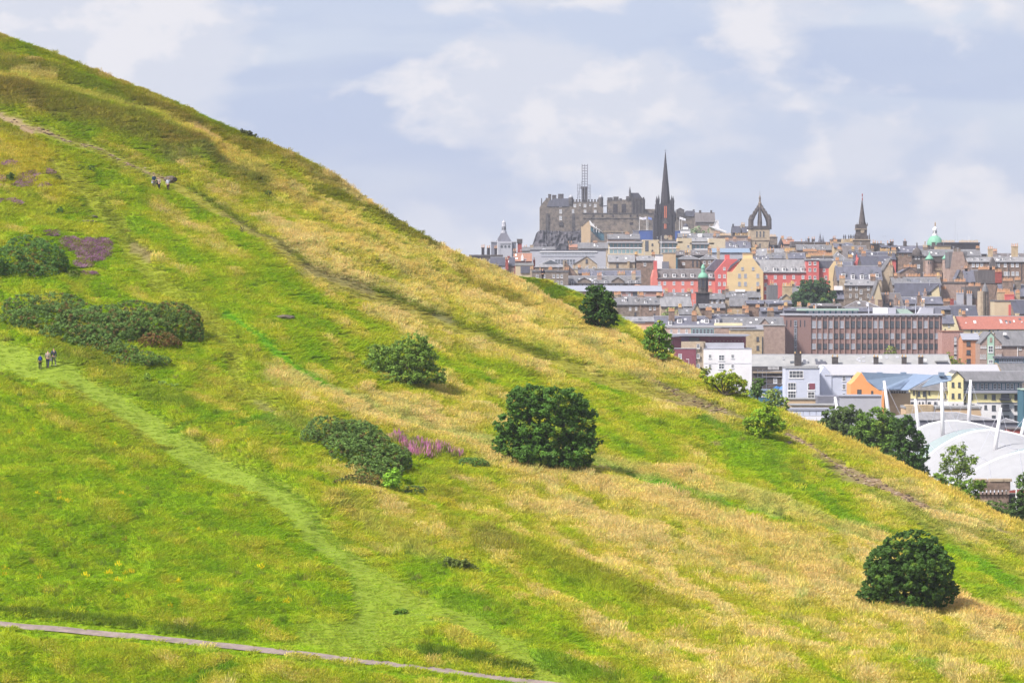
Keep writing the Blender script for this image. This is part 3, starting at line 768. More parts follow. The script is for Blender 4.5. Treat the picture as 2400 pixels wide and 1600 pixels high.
# rank tufts: dock, thistle and last year's stems standing out of the sward
n = 2600
tx = rng.uniform(-40, 2440, n * 2); ty = rng.uniform(120, 1620, n * 2)
okk = (ty > ridge_y(tx) + 14)
tx, ty = tx[okk][:n], ty[okk][:n]
keep = vnoise(tx / 120, ty / 70, 55) > .42
tx, ty = tx[keep], ty[keep]
tc0, th0, tg0 = hill_cover(tx, ty)
keep = (th0 > .17) & (seg_dist(tx, ty, path_px)[0] > 16)
tx, ty, tc0 = tx[keep], ty[keep], tc0[keep]
tY = hill_Y(tx, ty)
pal = np.array([G((96, 126, 44)), G((112, 112, 56)), G((86, 112, 48)), G((150, 122, 70)), G((140, 160, 70))])
tcol = pal[rng.integers(0, 5, len(tx))] * .5 + tc0 * .42
tw_ = rng.uniform(.35, 1.0, len(tx))
scatter('rank_tufts', 'darker rank tufts and old stems dotted over the slope', clump_mesh('rank_clump', 42, 0.5, 0.05, 0.5, False, 8),
        np.stack([(tx - CX) / F * tY, tY, ZC + (HZ - ty) / F * tY + hill_bump(tx, ty) - .02], -1), np.clip(tcol, 0, .8), np.stack([tw_, tw_, rng.uniform(.3, .7, len(tx))], -1), rng.uniform(0, 6, len(tx)))
# ================================================================ trees and bushes
def leaf_mat(key, rough=0.6, transl=0.25):
    return attr_mat(key, 'leafcol', rough, transl=transl)
LEAF = leaf_mat('leaf')
BARK = mat('bark', (0.07, 0.055, 0.045), 0.9, var=0.35, scale=4.0, bump=0.4)

def LC(c):
    v = A(c, 1.0)
    return (v[0] * 1.34, v[1] * 1.14, v[2] * .85)
def leaves(name, lobes, dens, size, col, seed, Y, org, var=0.28, tint=None, clumpy=1.0, aspect=0.62, inner=0.14):
    """A crown of single leaves. lobes: (px, py, rx, ry, dy) in photo pixels at distance Y; org: the plant's base."""
    r = np.random.default_rng(seed)
    k = Y / F
    C, N, K = [], [], []
    cen_all = np.array([[(l[0] - CX) * (Y + l[4]) / F, Y + l[4], ZC + (HZ - l[1]) * (Y + l[4]) / F] for l in lobes])
    cmid = cen_all.mean(0)
    for l, cen in zip(lobes, cen_all):
        rx, rz = l[2] * (Y + l[4]) / F, l[3] * (Y + l[4]) / F
        rad = np.array([rx, min(rx, rz) * 0.5 + max(rx, rz) * 0.4, rz])
        n = max(30, int(dens * l[2] * l[3]))
        # sprays of leaves: each a small tuft on the lobe's shell, thick on its upper side, with gaps between
        rs = max(size * 1.6, 0.30 * clumpy * rad.mean() ** 0.75)
        nc = int(np.clip(1.5 * (rad.mean() / rs) ** 2 * 3.2, 8, 260))
        d = r.normal(size=(nc, 3)); d /= np.linalg.norm(d, axis=1)[:, None]
        rr = np.where(r.uniform(size=nc) < inner, r.uniform(0.15, 0.65, nc), r.uniform(0.66, 1.02, nc) if clumpy >= .5 else r.uniform(.86, 1.0, nc))
        cc_ = cen + d * rr[:, None] * rad
        tone = r.uniform(1 - var, 1 + var, nc) * np.where(r.uniform(size=nc) < .25, .8, 1.06)
        wgt = r.uniform(.4, 1.6, nc); wgt /= wgt.sum()
        sel = r.choice(nc, n, p=wgt)
        q = r.normal(size=(n, 3)) + d[sel] * .55 + np.array([0, 0, .55]); q /= np.linalg.norm(q, axis=1)[:, None]
        pos = cc_[sel] + q * (rs * r.uniform(.35, 1.12, n) * r.uniform(.8, 1.2, nc)[sel])[:, None] * np.array([1, 1, .8])
        out = q * 0.9 + r.normal(size=(n, 3)) * 0.55 + np.array([0, -0.1, 0.35])
        out /= np.linalg.norm(out, axis=1)[:, None]
        c = np.array(LC(col))[None, :] * (tone[sel] * r.uniform(0.75, 1.25, n))[:, None]
        if tint is not None:
            tc_ = np.array(LC(tint[0]))
            tk = (r.uniform(size=nc) < tint[1])[sel][:, None] * r.uniform(.4, 1, (n, 1))
            c = c * (1 - tk) + tc_ * tk * (r.uniform(0.8, 1.2, n))[:, None]
        C.append(pos); N.append(out); K.append(c)
    pos, nrm, col_ = np.concatenate(C), np.concatenate(N), np.concatenate(K)
    n = len(pos)
    a = np.cross(nrm, r.normal(size=(n, 3))); a /= np.linalg.norm(a, axis=1)[:, None] + 1e-9
    b = np.cross(nrm, a)
    s = size * r.uniform(0.65, 1.35, (n, 1))
    V = np.stack([pos - a * s, pos - b * s * aspect, pos + a * s, pos + b * s * aspect], 1).reshape(-1, 3) - np.array(org)
    me = bpy.data.meshes.new(name)
    me.vertices.add(4 * n); me.vertices.foreach_set('co', V.astype(np.float32).ravel())
    me.loops.add(4 * n); me.loops.foreach_set('vertex_index', np.arange(4 * n, dtype=np.int32))
    me.polygons.add(n); me.polygons.foreach_set('loop_start', np.arange(0, 4 * n, 4, dtype=np.int32))
    me.update(calc_edges=True)
    attr_col(me, 'leafcol', np.repeat(np.clip(col_, 0, .8), 4, axis=0))
    me.materials.append(LEAF)
    return me

PLANT_N = [0]
def plant(name, label, cat, base, lobes, dens, size, col, Y=None, group=None, trunk=0.16, tint=None, var=0.28, clumpy=1.0, part='crown', stem='trunk', limbs=True, inner=0.14, aspect=0.62, bend=0.0, base_z=None):
    """base: photo pixel of the foot; Y None means it grows on the hillside."""
    PLANT_N[0] += 1
    seed = 100 + PLANT_N[0]
    r = random.Random(seed)
    if Y is None:
        bp = hill_point(base[0], base[1], -0.05)
        Yp = bp.y
        dz = bp.z - P(base[0], base[1], Yp).z
    else:
        Yp = Y
        bp = P(base[0], base[1], Yp); dz = 0.0
    k = Yp / F
    root = empty(name, bp, 0, label, cat, group)
    def lobe_d(l):
        if name == 'gorse_bush':      # a spreading bush follows the slope it sits on
            return float(hill_Y(np.array([l[0] * 1.0]), np.array([min(1600., l[1] + l[3] * .75)]))[0]) - Yp
        return r.uniform(-.25, .25) * l[2] * k
    me = leaves(part, [(l[0], l[1] - dz / k, l[2], l[3], lobe_d(l)) for l in lobes], dens, size, col, seed, Yp, bp, var, tint, clumpy, aspect, inner)
    o = bpy.data.objects.new(part, me); link(o, root)
    tb = MB()
    lc = [Vector(((l[0] - CX) * k, Yp + r.uniform(-.3, .3) * l[2] * k, ZC + (HZ - l[1]) * k + dz)) - bp for l in lobes]
    top = max(lc, key=lambda v: v.z)
    fork = Vector((top.x * .25 + bend, 0, max(0.3, min(v.z for v in lc) * 0.55)))
    gz = 0.0 if base_z is None else base_z - bp.z
    tb.tube([(0, 0, min(-0.25, gz)), (bend * .4, 0, fork.z * .5), tuple(fork)], [trunk * 1.25, trunk, trunk * .85], 7)
    if limbs:
        for v in lc:
            mid = fork.lerp(v, .5) + Vector((r.uniform(-.1, .1), r.uniform(-.1, .1), r.uniform(0, .2))) * v.length * .3
            tb.tube([tuple(fork), tuple(mid), tuple(v)], [trunk * .7, trunk * .42, trunk * .12], 5)
            for q in range(2):
                e = v + Vector((r.uniform(-1, 1), r.uniform(-1, 1), r.uniform(-.2, 1))) * trunk * 5
                tb.tube([tuple(mid), tuple(mid.lerp(e, .6)), tuple(e)], [trunk * .3, trunk * .2, trunk * .06], 4)
    tb.build(stem, BARK, root)
    return root

plant('sycamore_tree', 'broad dark green tree standing in mid slope with shade at its foot', 'tree', (1262, 1100),
      [(1238, 945, 52, 40), (1305, 952, 66, 44), (1352, 1000, 46, 56), (1205, 1002, 46, 38), (1190, 1046, 36, 26), (1272, 1010, 78, 58), (1300, 1068, 76, 34), (1235, 1066, 66, 34), (1358, 1062, 38, 34), (1400, 1040, 15, 8), (1272, 1092, 34, 13), (1362, 1086, 24, 17)],
      2.8, 0.125, (70, 110, 48), trunk=0.22, tint=((120, 150, 50), .10), var=.32, clumpy=.8)
plant('hawthorn_tree', 'rounded dark bushy tree low on the right of the slope', 'tree', (2140, 1432),
      [(2127, 1348, 100, 84), (2140, 1292, 72, 46), (2062, 1385, 46, 36), (2190, 1392, 48, 38), (2140, 1412, 66, 22), (2178, 1330, 56, 54), (2070, 1330, 44, 46), (2030, 1392, 22, 14), (2225, 1385, 22, 22)],
      3.8, 0.105, (62, 96, 46), trunk=0.2, tint=((106, 140, 54), .1), var=.22, clumpy=.42, inner=.32)
plant('hawthorn_tree', 'wide mid green bush alone on the slope left of the dark tree', 'tree', (968, 902),
      [(950, 842, 72, 46), (972, 800, 32, 28), (893, 832, 42, 34), (1000, 868, 46, 26), (928, 876, 60, 24), (1030, 884, 20, 9), (985, 830, 40, 34)],
      2.6, 0.10, (100, 136, 62), trunk=0.14, tint=((134, 158, 72), .15), clumpy=.75)
plant('crest_tree', 'dense dark upright tree on the crest before the grey roofs', 'tree', (1405, 778),
      [(1400, 712, 36, 38), (1396, 690, 24, 22), (1414, 742, 32, 24), (1440, 756, 12, 8), (1384, 748, 18, 12), (1410, 764, 14, 7), (1424, 712, 18, 26), (1380, 718, 16, 22)],
      3.2, 0.13, (52, 84, 42), trunk=0.16, tint=((84, 120, 56), .12))
plant('crest_tree', 'loose mid green tree on the crest beside the maroon block', 'tree', (1546, 850),
      [(1540, 792, 28, 30), (1544, 766, 16, 16), (1524, 802, 18, 18), (1560, 814, 18, 16), (1552, 830, 16, 10), (1518, 780, 10, 14), (1562, 790, 12, 14)],
      3.0, 0.12, (96, 140, 62), trunk=0.1, tint=((150, 165, 60), .1))
plant('crest_tree', 'windswept yellow green tree with bare leaning trunk before the white block', 'tree', (1702, 934),
      [(1690, 892, 34, 16), (1724, 902, 28, 16), (1662, 892, 18, 10), (1744, 920, 14, 8), (1702, 880, 26, 12), (1715, 888, 22, 12), (1648, 880, 10, 8), (1740, 898, 10, 8)],
      3.0, 0.105, (128, 156, 50), trunk=0.14, tint=((172, 180, 66), .2), bend=-0.3)
plant('crest_tree', 'bright green rounded bush beside the bare earth track', 'tree', (1784, 1036),
      [(1795, 984, 36, 20), (1816, 1000, 28, 20), (1770, 1004, 24, 18), (1790, 1018, 30, 14), (1800, 970, 22, 12), (1752, 995, 12, 8)],
      3.0, 0.105, (112, 150, 44), trunk=0.1, tint=((168, 184, 66), .18))
plant('crest_tree', 'thin feathery tree behind the bright bush on the crest', 'tree', (1818, 1000),
      [(1810, 932, 22, 20), (1826, 958, 22, 16), (1800, 950, 16, 14), (1838, 940, 10, 12), (1816, 975, 18, 12)],
      2.4, 0.13, (124, 152, 84), Y=400, trunk=0.12, base_z=52)
plant('crest_bush', 'small dark bush by the foot of the white block', 'bush', (1776, 930), [(1776, 905, 16, 18), (1770, 920, 14, 12), (1786, 895, 8, 8)], 2.6, 0.15, (80, 112, 62), Y=420, trunk=0.1, base_z=53)
plant('crest_bush', 'grey green bush at the corner of the maroon wall', 'bush', (1644, 905), [(1645, 876, 14, 12), (1634, 884, 10, 10), (1656, 868, 8, 8)], 2.6, 0.15, (112, 128, 74), Y=395, trunk=0.08, base_z=60)

# trees in the hollow behind the crest, in front of the white tent
HOLLOW = 'trees in the hollow below the tent'
plant('hollow_tree', 'grey green leftmost tree of the row below the white masts', 'tree', (1968, 1120), [(1960, 985, 40, 30), (1990, 970, 36, 20), (1940, 1005, 26, 22), (1985, 1010, 46, 34), (1950, 1030, 34, 26), (2005, 1040, 40, 30)], 2.0, 0.20, (78, 104, 62), Y=470, group=HOLLOW, trunk=0.3, base_z=50)
plant('hollow_tree', 'broad bright crowned tree in the middle of the row below the masts', 'tree', (2062, 1150), [(2060, 985, 46, 26), (2030, 1005, 40, 26), (2085, 1010, 40, 30), (2050, 1035, 46, 34), (2020, 1050, 34, 28), (2075, 1055, 40, 30)], 2.0, 0.19, (88, 124, 56), Y=440, group=HOLLOW, trunk=0.3, tint=((120, 150, 70), .15), base_z=50)
plant('hollow_tree', 'tall dark tree at the right end of the row against the tent', 'tree', (2130, 1180), [(2116, 1000, 30, 26), (2134, 1030, 36, 24), (2118, 1060, 36, 30), (2150, 1075, 26, 26), (2128, 1100, 40, 24), (2165, 1050, 10, 14), (2160, 1105, 18, 14), (2090, 1085, 30, 24), (2110, 1115, 34, 16)], 2.0, 0.17, (62, 96, 48), Y=410, group=HOLLOW, trunk=0.26, base_z=50)
plant('birch_tree', 'slender pale birch with open crown against the white tent', 'tree', (2243, 1165), [(2246, 1056, 26, 20), (2226, 1080, 22, 20), (2262, 1086, 22, 20), (2244, 1105, 26, 18), (2284, 1078, 10, 14), (2272, 1106, 14, 10), (2215, 1105, 12, 12)], 1.5, 0.13, (104, 134, 66), Y=385, trunk=0.07, inner=.5, clumpy=1.5, base_z=55)
plant('hollow_bush', 'low leafy bush at the foot of the birch', 'bush', (2235, 1190), [(2230, 1135, 34, 18), (2270, 1142, 34, 18), (2200, 1125, 18, 16), (2250, 1165, 44, 20), (2300, 1138, 12, 14)], 2.4, 0.13, (92, 126, 48), Y=372, trunk=0.1, base_z=55)
plant('hollow_bush', 'dark shrub under the battlemented stone tower', 'bush', (2335, 1230), [(2330, 1195, 34, 22), (2308, 1205, 24, 16), (2350, 1212, 30, 16)], 2.2, 0.14, (78, 106, 58), Y=360, trunk=0.1, base_z=56)
plant('hollow_bush', 'dark leafy bush at the right edge above the golden slope', 'bush', (2396, 1240), [(2395, 1190, 28, 34), (2410, 1160, 24, 24), (2380, 1215, 22, 18), (2425, 1200, 30, 40)], 2.2, 0.14, (58, 84, 46), Y=352, trunk=0.12, base_z=56)
plant('hollow_bush', 'leafy bush in front of the tent right of the tower', 'bush', (2400, 1180), [(2398, 1130, 16, 20), (2420, 1125, 24, 26)], 2.2, 0.16, (76, 108, 52), Y=410, trunk=0.1, base_z=52)

# gorse
GORSE = dict(dens=5.0, size=0.075, cat='bush', part='foliage', stem='stem', trunk=0.09, limbs=False, aspect=0.5, clumpy=.45, inner=.06)
def gorse(label, base, lobes, col, tint=((112, 92, 60), .10), group='gorse bushes', dens=None, var=.3):
    kw = dict(GORSE)
    if dens: kw['dens'] = dens
    return plant('gorse_bush', label, base=base, lobes=lobes, col=col, tint=tint, group=group, var=var, **kw)
gorse('big dark green gorse bush beside the purple heather', (85, 652), [(62, 578, 54, 30), (100, 600, 56, 40), (20, 612, 44, 38), (132, 616, 30, 24), (48, 630, 54, 20), (104, 634, 34, 16), (-30, 615, 40, 40)], (82, 122, 66))
gorse('small olive gorse tuft beside the big bush', (172, 648), [(170, 634, 18, 11), (160, 640, 12, 7)], (104, 128, 66))
gorse('long dark gorse thicket behind the three walkers', (150, 790), [(58, 722, 52, 28), (132, 714, 66, 24), (104, 752, 78, 34), (196, 762, 70, 34), (170, 735, 66, 26), (256, 790, 60, 32), (236, 812, 52, 26), (40, 750, 40, 22), (300, 775, 50, 32), (240, 745, 60, 26), (290, 760, 60, 30), (210, 795, 60, 30), (150, 785, 60, 26)], (88, 122, 68), tint=((110, 90, 62), .14))
gorse('tall rounded gorse thicket at the end of the long one', (420, 815), [(388, 758, 82, 42), (312, 734, 56, 22), (432, 772, 46, 42), (352, 785, 58, 34), (404, 740, 48, 24), (460, 795, 18, 22)], (84, 116, 58), tint=((112, 88, 62), .18))
gorse('brown topped low gorse dome before the tall thicket', (378, 826), [(372, 806, 46, 22), (402, 814, 24, 15), (344, 812, 26, 14)], (104, 104, 58), tint=((120, 88, 66), .45))
gorse('low spreading gorse at the lower edge of the thicket', (320, 868), [(282, 832, 44, 24), (338, 846, 42, 18), (310, 852, 50, 14), (376, 850, 26, 12)], (92, 126, 64))
gorse('large humped gorse bush left of the pink flowers', (850, 1118), [(764, 1012, 46, 30), (726, 1030, 22, 22), (830, 1020, 54, 30), (866, 1052, 56, 34), (905, 1080, 54, 34), (820, 1068, 50, 36), (870, 1096, 42, 28), (795, 1048, 40, 30), (940, 1092, 26, 20), (846, 1104, 36, 26), (900, 1112, 46, 26), (864, 1124, 36, 20), (800, 1025, 46, 34), (850, 1035, 50, 38), (930, 1076, 34, 24)], (92, 126, 70), tint=((92, 76, 54), .14))
gorse('ragged low gorse in front of the large humped bush', (842, 1165), [(832, 1146, 28, 16), (800, 1152, 20, 11), (868, 1148, 22, 14), (850, 1158, 34, 8)], (88, 108, 58), tint=((110, 84, 66), .3))
gorse('small dark gorse bush right of the bright sapling', (972, 1168), [(966, 1154, 26, 14), (986, 1152, 14, 11), (952, 1160, 14, 8)], (82, 112, 62))
gorse('small rounded gorse bush beside the pink flowers', (1112, 1104), [(1108, 1087, 34, 13), (1094, 1084, 18, 10), (1132, 1092, 16, 10)], (84, 124, 64))
plant('sapling', 'bright green sapling before the humped gorse', 'tree', (918, 1166), [(918, 1132, 20, 18), (924, 1118, 14, 12), (910, 1146, 16, 12), (928, 1142, 12, 10)], 3.4, 0.09, (122, 172, 62), trunk=0.04, limbs=False)
plant('scrub_bush', 'straggly wind bent dark bush in the lower slope', 'bush', (1066, 1338), [(1050, 1308, 12, 6), (1072, 1318, 22, 10), (1092, 1322, 16, 7), (1120, 1336, 18, 6), (1046, 1326, 10, 6), (1105, 1328, 10, 5)], 3.4, 0.10, (92, 112, 58), trunk=0.07, inner=.4, bend=.2)
plant('scrub_bush', 'small dark tuft in the mown green way', 'bush', (942, 1446), [(940, 1438, 14, 6), (926, 1440, 8, 4)], 4.0, 0.08, (92, 130, 48), trunk=0.03, limbs=False)
plant('scrub_bush', 'tiny dark shrub below the worn upper path', 'bush', (214, 412), [(214, 402, 9, 7), (190, 397, 8, 5)], 4.5, 0.09, (78, 104, 48), trunk=0.03, limbs=False)
plant('scrub_bush', 'tiny round shrub between the heather patches', 'bush', (139, 498), [(139, 488, 9, 8)], 5, 0.09, (80, 118, 60), trunk=0.03, limbs=False)
plant('scrub_bush', 'small dark shrub standing in the upper heather', 'bush', (24, 428), [(24, 414, 9, 11)], 5, 0.09, (70, 100, 52), trunk=0.03, limbs=False)
plant('scrub_bush', 'little dark shrub at the end of the upper heather', 'bush', (136, 432), [(136, 424, 8, 8)], 5, 0.09, (80, 96, 50), trunk=0.03, limbs=False)
plant('scrub_bush', 'dark shrub breaking the skyline of the upper hill', 'bush', (585, 328), [(578, 312, 12, 6), (594, 320, 10, 6), (566, 309, 6, 4)], 3.6, 0.12, (72, 82, 56), trunk=0.05, inner=.4)
plant('scrub_bush', 'small bush under the crest tree', 'bush', (1452, 810), [(1452, 803, 12, 6)], 4.5, 0.1, (88, 120, 44), trunk=0.03, limbs=False)
plant('scrub_bush', 'dark low scrub on the crest before the maroon wall', 'bush', (1572, 866), [(1560, 858, 12, 5), (1580, 868, 14, 6)], 4, 0.1, (92, 112, 52), trunk=0.03, limbs=False)
plant('scrub_bush', 'dark clump on the upper golden slope', 'bush', (627, 460), [(627, 452, 8, 7)], 4.5, 0.1, (82, 108, 50), trunk=0.03, limbs=False)
plant('scrub_bush', 'leafy clump beside the lower gorse edge', 'bush', (346, 898), [(346, 886, 8, 12)], 4.5, 0.09, (122, 158, 62), trunk=0.03, limbs=False)
plant('scrub_bush', 'low green patch of bramble right of the gorse', 'bush', (392, 908), [(380, 902, 14, 7), (406, 906, 14, 5)], 4.5, 0.09, (112, 146, 70), trunk=0.03, limbs=False)
# dead sapling
db = hill_point(566, 552, -.1)
dt = MB()
for pts in ([(0, 0, 0), (.05, 0, .5), (.02, 0, 1.05)], [(.04, 0, .45), (-.18, 0, .75), (-.34, 0, .8)], [(.04, 0, .55), (.2, 0, .8), (.22, 0, 1.15)], [(.02, 0, .8), (-.1, .05, 1.0), (-.12, 0, 1.25)], [(0, 0, .3), (.18, 0, .5), (.34, .1, .55)]):
    dt.tube(pts, [.06, .045, .02], 5)
tag(dt.build('dead_sapling', BARK, None, db), 'bare leafless sapling beside the upper path', 'tree')

# heather, willowherb and ragwort: nobody could count the stalks
def herb_mesh(name, n, radius, kind, seed):
    r = np.random.default_rng(seed); V, Fc, C = [], [], []
    for k in range(n):
        a, d = r.uniform(0, 6.283), radius * math.sqrt(r.uniform())
        x, y = d * math.cos(a), d * math.sin(a)
        h = r.uniform(.6, 1.1) * (1 - .5 * (d / radius) ** 2)
        fa = r.uniform(0, 3.14); wx, wy = math.cos(fa), math.sin(fa)
        lx, ly = r.uniform(-.2, .2), r.uniform(-.2, .2)
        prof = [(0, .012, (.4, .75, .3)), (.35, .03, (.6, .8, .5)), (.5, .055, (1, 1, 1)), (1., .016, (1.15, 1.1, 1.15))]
        b = len(V)
        for t, w, c in prof:
            V.append((x + lx * t - wx * w, y + ly * t - wy * w, h * t)); V.append((x + lx * t + wx * w, y + ly * t + wy * w, h * t)); C += [c, c]
        Fc += [(b, b + 1, b + 3, b + 2), (b + 2, b + 3, b + 5, b + 4), (b + 4, b + 5, b + 7, b + 6)]
    me = bpy.data.meshes.new(name); me.from_pydata(V, [], Fc); me.update(); attr_col(me, 'bshade', np.array(C))
    me.materials.append(MATS['grass_blade'])
    return me
def herb(name, label, spots, cols, h, n_per, clump, seed):
    r = np.random.default_rng(seed); X, Yy = [], []
    for (x, y, rx, ry) in spots:
        n = max(2, int(n_per * rx * ry))
        a, d = r.uniform(0, 6.283, n), np.sqrt(r.uniform(0, 1, n))
        X.append(x + rx * d * np.cos(a)); Yy.append(y + ry * d * np.sin(a))
    X, Yy = np.concatenate(X), np.concatenate(Yy)
    D = hill_Y(X, Yy)
    pts = np.stack([(X - CX) / F * D, D, ZC + (HZ - Yy) / F * D + hill_bump(X, Yy)], -1)
    base = np.array([A(c, .95) for c in cols])[r.integers(0, len(cols), len(X))] * r.uniform(.75, 1.25, (len(X), 1))
    s = r.uniform(.8, 1.25, len(X))
    scatter(name, label, clump, pts, base, np.stack([s, s, h * r.uniform(.7, 1.25, len(X))], -1), r.uniform(0, 6.28, len(X)))
heather_c = herb_mesh('heather_clump', 60, .42, 'heather', 5)
herb('heather', 'purple heather in flower beside the dark gorse', [(215, 586, 36, 24), (165, 572, 22, 13), (120, 557, 14, 6), (195, 614, 18, 7), (242, 580, 16, 18), (212, 637, 14, 3), (196, 632, 6, 2)],
     [(168, 124, 158), (146, 108, 132), (180, 144, 168), (124, 104, 88), (138, 136, 74)], .4, .5, heather_c, 41)
herb('heather', 'purple heather patches in the yellow grass at the left edge', [(65, 424, 26, 10), (100, 444, 14, 5), (4, 424, 10, 6), (55, 438, 26, 5), (20, 395, 14, 6), (30, 477, 14, 5), (38, 482, 10, 4), (0, 480, 8, 4), (0, 440, 8, 4), (115, 418, 10, 5)],
     [(166, 126, 158), (146, 112, 130), (178, 144, 162), (130, 112, 84), (160, 150, 70)], .4, .5, heather_c, 42)
herb('willowherb', 'band of tall pink willowherb beside the humped gorse', [(930, 1040, 22, 9), (965, 1052, 26, 10), (1000, 1062, 24, 8), (1035, 1070, 22, 6), (1068, 1077, 12, 4), (1000, 1068, 40, 8)],
     [(196, 128, 172), (204, 146, 180), (180, 150, 120), (150, 150, 80), (140, 150, 70)], 1.1, .16, herb_mesh('willowherb_clump', 26, .5, 'spike', 6), 43)
rw = np.random.default_rng(77)
rag = [(x, y, 7, 4) for x, y in ((1240, 897), (1222, 908), (1290, 902), (1320, 912), (1500, 795), (1590, 852), (1592, 845), (1590, 900), (225, 226), (1075, 1190), (1060, 1200), (1085, 1205), (1045, 1195), (95, 1355), (292, 1342), (420, 1374), (355, 1401), (300, 1417), (400, 1440), (8, 1336), (8, 1352), (1545, 960), (1530, 968), (675, 1420), (440, 1100), (250, 1010), (100, 970), (260, 1020), (130, 1030))]
herb('ragwort', 'scattered yellow flowers dotted through the grass', rag + [(x, y, 5, 3) for x, y in zip(rw.uniform(20, 760, 30), rw.uniform(950, 1430, 30))], [(226, 206, 30), (206, 190, 40)], .5, .09, herb_mesh('ragwort_clump', 14, .25, 'spike', 7), 44)

# boulders
ROCK = mat('rock', A((150, 132, 118)), 0.9, col2=A((104, 96, 88)), scale=2.2, bump=0.6)
def boulder(label, px, py, w, h, seed, flat=1.0):
    r = np.random.default_rng(seed)
    bm = bmesh.new(); bmesh.ops.create_icosphere(bm, subdivisions=3, radius=1)
    k = float(hill_Y(np.array([px * 1.0]), np.array([py * 1.0]))[0]) / F
    o3 = r.uniform(0, 50, 3)
    for v in bm.verts:
        n = fbm(np.array([v.co.x * 1.6 + o3[0]]), np.array([v.co.y * 1.6 + v.co.z * 1.9 + o3[1]]), 3, 3)[0]
        v.co *= 0.72 + 0.6 * n
        v.co.x *= w * k; v.co.y *= w * k * .8; v.co.z *= h * k * flat
    me = bpy.data.meshes.new('boulder'); bm.to_mesh(me); bm.free(); me.materials.append(ROCK)
    o = link(bpy.data.objects.new('boulder', me)); o.location = hill_point(px, py, 0.1 * h * k)
    return tag(o, label, 'rock')
boulder('pale rounded boulder behind the three upper walkers', 399, 424, 17, 10, 1)
boulder('dark boulder at the head of the bare earth track', 1846, 1045, 14, 9, 2)
boulder('flat grey rock lying in the middle slope', 668, 746, 25, 6, 3)
boulder('low stone outcrop on the green way, upper one', 210, 500, 20, 4, 4)
boulder('low stone outcrop on the green way, lower one', 205, 515, 24, 4, 5)

# loose stones on the bare track
r = np.random.default_rng(15)
bm = bmesh.new(); bmesh.ops.create_icosphere(bm, subdivisions=1, radius=.5)
for v in bm.verts: v.co *= .8 + .4 * r.uniform(); v.co.z *= .6
sm = bpy.data.meshes.new('stone_piece'); bm.to_mesh(sm); bm.free(); attr_col(sm, 'bshade', np.ones((len(sm.vertices), 3))); sm.materials.append(MATS['grass_blade'])
X, Yy = [], []
for line, w, n in (([(1840, 1018), (1880, 1040), (1930, 1075), (1990, 1105), (2040, 1128), (2090, 1155), (2140, 1182), (2168, 1194)], 8, 330), ([(0, 284), (40, 298), (90, 316), (120, 326), (200, 352), (290, 385), (400, 425)], 4, 120), ([(1490, 882), (1560, 905), (1630, 938), (1700, 966)], 4, 90)):
    q = np.array(interp_path(line, 2.0)); i = r.integers(0, len(q), n)
    X.append(q[i, 0] + r.normal(0, w * .6, n)); Yy.append(q[i, 1] + r.normal(0, w * .6, n))
X, Yy = np.concatenate(X), np.concatenate(Yy); D = hill_Y(X, Yy)
cst = np.array([A((186, 158, 136), .8), A((150, 124, 106), .8), A((200, 178, 156), .8), A((120, 104, 92), .8)])[r.integers(0, 4, len(X))]
ss = r.uniform(.12, .6, len(X)) ** 1.3
scatter('loose_stones', 'loose stones and scree lying on the bare tracks', sm, np.stack([(X - CX) / F * D, D, ZC + (HZ - Yy) / F * D + hill_bump(X, Yy)], -1), cst, np.stack([ss * 1.3, ss, ss * .8], -1), r.uniform(0, 6, len(X)))['category'] = 'stones'
# ================================================================ people
def skin_obj(name, joints, edges, radii, m, parent, root=0, sub=1):
    me = bpy.data.meshes.new(name)
    me.from_pydata([tuple(j) for j in joints], edges, [])
    me.materials.append(m)
    o = bpy.data.objects.new(name, me); link(o, parent)
    sk = o.modifiers.new('skin', 'SKIN')
    sk.use_smooth_shade = True
    for i, r in enumerate(radii):
        d = me.skin_vertices[0].data[i]
        d.radius = (r, r) if not isinstance(r, tuple) else r
        d.use_root = (i == root)
    ss = o.modifiers.new('sub', 'SUBSURF'); ss.levels = sub; ss.render_levels = sub
    return o

